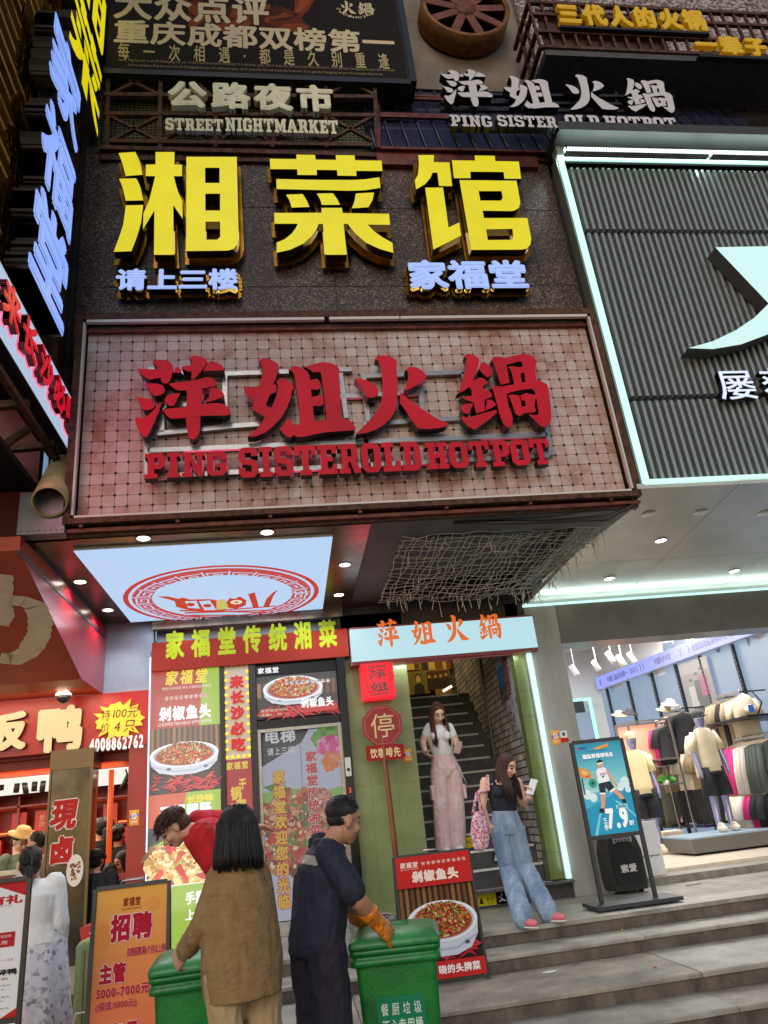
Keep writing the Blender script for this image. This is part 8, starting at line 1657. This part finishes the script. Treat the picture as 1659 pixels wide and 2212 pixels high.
# --- person in red leaning over
RDT = mk('red_tshirt', (190, 20, 34), .8, bump=.5, bscale=14); P5 = lambda x, y, Y=5.5: PY(x, y, Y)
J = dict(neck=P5(416, 1788), chest=P5(446, 1806), pelvis=P5(520, 1925, 5.55), shR=P5(432, 1776, 5.68), shL=P5(436, 1806, 5.32), elR=P5(500, 1778, 5.62), wrR=P5(545, 1786, 5.5), elL=P5(470, 1876, 5.3), wrL=P5(480, 1950, 5.2))
for q, o in (('R', .09), ('L', -.09)): J['hip'+q] = J['pelvis']+V((0, o, -.03)); J['kn'+q] = V((J['pelvis'].x+.03, J['pelvis'].y+o, -1.0)); J['an'+q] = V((J['pelvis'].x+.02, J['pelvis'].y+o, -1.365))
person('messy haired person in red bending forward behind the woman in the brown coat', P5(376, 1787), V((-1, .05, 0)), -1.44, 1.0, 'm', J, SKIN, ('messy', HBRN, 0), (RDT, 'short', .018, dict(sleeve=.8)), ('t', CL['black'], .015), mk('shoe_dark', (30, 30, 32), .6), face=(-.74, -.10, -.66), handkw=dict(R=dict(curl=.25, pn=(0, -.4, -1), d=(1, -.1, -.12))), hs=1.03)
# --- girl in white top and pink trousers on the stairs
WT = mk('white_rib_top', (226, 226, 228), .8, bump=.1, bscale=200); PKT = mk('pink_cargo', (216, 186, 190), .8, bump=.5, bscale=14, var=.06); P9 = lambda x, y, Y=9.42: PY(x, y, Y)
gz = -.89+RI*2; fy = 8.8+TRD*2+.12; 
Pg = lambda x, y: PY(x, y, fy); f_ = V((.05, -1, 0)).normalized(); hd = Pg(944, 1542); hd.y -= .06
fz1 = Pg(958, 1826); sc = (Pg(944, 1512).z-gz)/1.66
J = dict(neck=Pg(947, 1567), chest=Pg(949, 1592), pelvis=Pg(963, 1662), shR=Pg(926, 1572), shL=Pg(971, 1572), elR=Pg(913, 1603), wrR=Pg(915, 1627), elL=Pg(985, 1602), wrL=Pg(984, 1624), hipR=Pg(950, 1672), hipL=Pg(978, 1672), knR=Pg(950, 1745), knL=Pg(985, 1745), anR=V((Pg(957, 1815).x, fy, gz+.075)), anL=V((Pg(988, 1818).x, fy+.02, gz+.075)), hairfront=1)
J['wrR'].y -= .12; J['wrL'].y -= .2; J['elR'].y -= .0; J['knR'].y -= .06; J['knL'].y -= .04
G1 = person('girl in white short top and pink cargo trousers coming down the stairs', hd, f_, gz, sc, 'f', J, SKIN2, ('long', HRED, .33), (WT, 'short', .006, dict(t0=2, sleeve=.5, wr=.002, sw=.92)), ('t', PKT, .024, dict(flare=.018, wr=.007, cuff=-.0)), mk('shoe_white', (226, 224, 222), .6), face=(.12, -.86, -.5), handkw=dict(R=dict(d=(.35, -.5, -.5), pn=(.7, -.2, .3)), L=dict(curl=.9, d=(-.2, -.8, .2), pn=(-.4, 0, .8))), hs=.98)
q = G1['D']['wrL']+V((-.03, -.1, .03)); ph = empty('phone', q, 'phone in a pale pink case held by the girl in white', 'phone'); mb = MB(); mb.obox(Matrix.Translation(q) @ Matrix.Rotation(.5, 4, 'X') @ Matrix.Rotation(.3, 4, 'Y'), .075, .012, .15); mb.build('phone_body', mk('phone_pink', (226, 196, 196), .3), ph); mb = MB(); mb.obox(Matrix.Translation(q) @ Matrix.Rotation(.5, 4, 'X') @ Matrix.Rotation(.3, 4, 'Y') @ Matrix.Translation((0, .0065, 0)), .068, .002, .14); mb.build('screen', BLACK, ph)
q = G1['D']['wrR']; mb = MB(); e = G1['D']['elR']; mb.lathe(q.lerp(e, .15), (q-e), [(-.01, .030*sc), (.01, .030*sc)], 16, cap=False); mb.build('watch_band', WHITEP, G1['root'])
mb = MB(); D = G1['D']
for q, a in (('hipR', .0), ('hipL', 1.0)): h = D[q].lerp(D['kn'+q[-1]], .55); mb.obox(Matrix.Translation(h+V((-.10 if q == 'hipR' else .10, -.02, 0))*sc), .04*sc, .13*sc, .16*sc)
fuse(mb, 'cargo_pocket', PKT, G1['root'], .008, 4, .004)
mb = MB(); h = D['pelvis']+V((.10, -.16, .05))*sc; mb.tube([h, h+V((.04, -.03, -.12)), h+V((.10, 0, -.28))], .005, 6); mb.build('drawstring', PKT, G1['root'])
# --- girl in jeans with phone
JEAN = mk('faded_denim', (142, 158, 176), .8, bump=.2, bscale=200, var=.25, vscale=3.2, tint=(106, 130, 162), stretch=(2.6, 2.6, .4)); TNK = mk('tank_dark_navy', (26, 30, 44), .8, bump=.1, bscale=120)
def tankfn(ctx):
    z0 = ctx['D']['pelvis'].z; return lambda p, n: 1 if p.z < z0+.13 else 0
Y7 = 7.62; Pj = lambda x, y, Y=Y7: PY(x, y, Y); f_ = V((.28, -.96, 0)).normalized(); hd = Pj(1096, 1654, Y7-.06)
J = dict(neck=Pj(1083, 1684), chest=Pj(1084, 1712), pelvis=Pj(1094, 1782), shR=Pj(1047, 1689), shL=Pj(1118, 1690, 7.66), elR=Pj(1042, 1744), wrR=Pj(1055, 1782), elL=Pj(1130, 1735, 7.58), wrL=Pj(1144, 1722, 7.36), hipR=Pj(1080, 1794), hipL=Pj(1112, 1794), knR=Pj(1098, 1878), knL=Pj(1134, 1872), hairfront=1)
J['anR'] = PZ(1130, 1984, ZL+.07); J['anR'].z = ZL+.07; J['anL'] = V((Pj(1164, 1975).x, J['anR'].y+.10, ZL+.075)); J['ftR'] = V((.35, -.93, 0)).normalized(); J['ftL'] = V((.55, -.83, 0)).normalized()
G2 = person('girl in dark tank top and wide faded jeans looking at a phone', hd, f_, ZL, .96, 'f', J, SKIN2, ('long', HBRN, .30), (TNK, 'tank', .008, dict(t0=2, mats=[TNK, mk('tank_blue', (44, 52, 76), .8)], fn=tankfn, wr=.003)), ('t', JEAN, .018, dict(flare=.030, wr=.006, cuff=-.0)), mk('shoe_pink', (214, 110, 120), .6), face=(.58, -.68, -.42), handkw=dict(L=dict(curl=.9, d=(.12, -.2, .9), pn=(-.6, -.5, .2)), R=dict(curl=.6, d=(.35, -.2, -.9), pn=(.8, .3, .2))), hs=1.0)
q = G2['D']['wrL']+V((.03, -.04, .09)); ph = empty('phone', q, 'white phone held up by the girl in jeans', 'phone'); M_ = Matrix.Translation(q) @ Matrix.Rotation(-.6, 4, 'Z') @ Matrix.Rotation(-.5, 4, 'X') @ Matrix.Rotation(.35, 4, 'Y'); mb = MB(); mb.obox(M_, .074, .010, .155); mb.build('phone_body', WHITEP, ph); mb = MB(); mb.obox(M_ @ Matrix.Translation((0, .0058, 0)), .066, .0015, .145); mb.build('screen', BLACK, ph)
D = G2['D']
for q in 'RL': mb = MB(); n_ = D['neck']; h = D['sh'+q]; c = D['chest']; fr = up_ = V((0, -1, 0)); a = h.lerp(n_, .35)+V((0, 0, .035)); mb.tube([c.lerp(h, .55)+V((0, -.105, .02)), a+V((0, -.03, .012)), a+V((0, .03, .008)), c.lerp(h, .55)+V((0, .09, .02))], .016, 8); mb.build('shoulder_strap', TNK, G2['root'])
FLOR = mosaic('floral_cloth', ((.1, (206, 60, 90)), (.4, (240, 226, 228)), (.55, (120, 90, 150)), (.68, (240, 196, 206)), (.9, (200, 50, 80))), 80, .8)
q = Pj(1041, 1800, 7.55); bg_ = empty('floral_bag', q, 'colourful floral cloth tote hanging from the jeans girl shoulder', 'bag'); mb = MB(); rs_ = []
for t, a, d in ((0, .05, .04), (.06, .075, .05), (.16, .095, .05), (.25, .095, .05), (.33, .07, .045), (.355, .02, .02)): rs_.append([V((q.x-.03*t/.36+a*math.cos(6.283*j/20)*(1+.06*math.sin(4*6.283*j/20)), 7.55+d*math.sin(6.283*j/20), q.z+.20-t)) for j in range(20)])
fu = MB(); fu.rings(rs_); fuse(fu, 'bag_body', FLOR, bg_, .007, 3, .006); s0 = G2['D']['shR']; mb.tube([V((q.x-.06, 7.55, q.z+.18)), V((q.x, 7.53, q.z+.36)), s0+V((.012, -.06, -.08)), s0+V((.035, -.015, .052)), s0+V((.03, .06, -.02)), V((q.x+.02, 7.62, q.z+.36)), V((q.x+.06, 7.58, q.z+.18))], .017, 8); mb.build('bag_strap', FLOR, bg_)
# --- woman in the white cardigan, back to us, at the left
CARD = mk('white_cardigan', (240, 238, 234), .9, bump=.3, bscale=30); FSK = mosaic('grey_floral_skirt', ((.2, (218, 216, 222)), (.7, (226, 224, 230)), (.84, (196, 192, 204)), (.97, (140, 138, 150))), 40, .85, (1, 1, 1))
Yw = 5.75; hd = PY(66, 1866, Yw); J = dict(neck=PY(72, 1900, Yw), chest=PY(82, 1935, Yw), pelvis=PY(88, 2040, Yw))
C3 = person('woman with hair clip, white cardigan and grey floral long skirt, back to the street', hd, V((-.25, .97, 0)), -1.44, .92, 'f', J, SKIN, ('pony', HBLK, .18), (CARD, 'long', .022, dict(name='cardigan', wr=.003)), ('skirt', FSK, 0), mk('shoe_white', (226, 224, 222), .6), build_w=.84)
mb = MB(); HT = C3['HT']; mb.tube([HT(.0, -.11, .06), HT(.02, -.125, .0), HT(.0, -.12, -.05)], [.008, .014, .008], 8); mb.build('hair_clip', BLACK, C3['root'])
# --- people inside the snack shop
STF = mk('staff_shirt', (96, 112, 96), .85, bump=.15); ZF = ZL
c = person('snack shop assistant in straw hat and grey-green shirt with clear mouth shield', PY(43, 1818, 9.9), V((.75, -.6, 0)), ZF, .98, 'f', None, SKIN2, ('bun', HBLK, 0), (STF, 'short', .015), ('t', CL['black'], .015), voxel=.011, face=(.8, -.5, -.4))
HT = c['HT']; mb = MB(); mb.lathe(HT(0, 0, .075), c['R'] @ V((0, 0, 1)), [(0, .16), (.008, .165), (.02, .09), (.08, .082), (.10, .06), (.105, .001)], 24); mb.build('straw_hat', mk('straw', (176, 144, 92), .8, bump=.5, bscale=160), c['root'])
person('man with black hair in profile waiting at the snack counter', PY(78, 1822, 8.95), V((-.95, .3, 0)), ZF, 1.0, 'm', None, SKIN, ('short', HBLK, 0), (mk('tee_offwhite', (200, 190, 176), .85), 'short', .015), ('t', CL['black'], .015), voxel=.011)
person('woman in black with a long low ponytail inside the snack shop', PY(214, 1790, 10.0), V((-.7, .7, 0)), ZF, 1.0, 'f', None, SKIN, ('pony', HBLK, .42), (CL['black'], 'short', .015), ('t', CL['black'], .015), voxel=.011)
person('dark haired figure standing just behind the ponytail woman', PY(231, 1786, 10.8), V((-.5, .85, 0)), ZF, 1.02, 'f', None, SKIN, ('bob', HBLK, .15), (CL['black'], 'short', .015), ('t', CL['black'], .015), voxel=.011)
c = person('woman with a pink scrunchie in her black bun, seen from behind by the red pillar', PY(257, 1803, 10.0), V((.3, .95, 0)), ZF, .97, 'f', None, SKIN, ('bun', HBLK, 0), (CL['black'], 'short', .02), ('t', CL['black'], .015), voxel=.011)
mb = MB(); HT = c['HT']; mb.ell(HT(0, -.09, .045), .04, .03, .04, 10, 6); mb.build('scrunchie', mk('scrunchie_pink', (220, 130, 150), .8, bump=.5), c['root'])
POLK = mosaic('polka_red', ((.3, (150, 20, 34)), (.75, (170, 26, 40)), (.9, (236, 220, 220))), 14, .85)
person('older woman in a red spotted top beside the red pillar, looking down', PY(264, 1862, 9.4), V((-.75, -.65, 0)), ZF, .93, 'f', None, SKIN, ('bob', HBLK, .05), (POLK, 'short', .02), ('t', CL['black'], .015), voxel=.010, face=(-.72, -.6, -.3))
person('dark haired person in black near the mirror pillar, back turned', PY(210, 1858, 9.0), V((.2, .97, 0)), ZF, .92, 'm', None, SKIN, ('messy', HBLK, 0), (CL['black'], 'short', .015), ('t', CL['black'], .015), voxel=.011)
person('short child with dark hair in the snack shop crowd', PY(236, 1884, 9.2), V((-.6, .8, 0)), ZF, .80, 'f', None, SKIN, ('bob', HBLK, .06), (CL['black'], 'short', .015), ('t', CL['black'], .015), voxel=.011)
person('woman with long brown hair at the edge of the mirror pillar', PY(190, 1868, 9.1), V((.6, .8, 0)), ZF, .95, 'f', None, SKIN, ('long', HBRN, .4), (CL['olive'], 'short', .015), ('t', CL['black'], .015), voxel=.011)
bpy.data.scenes.remove(_TMP)
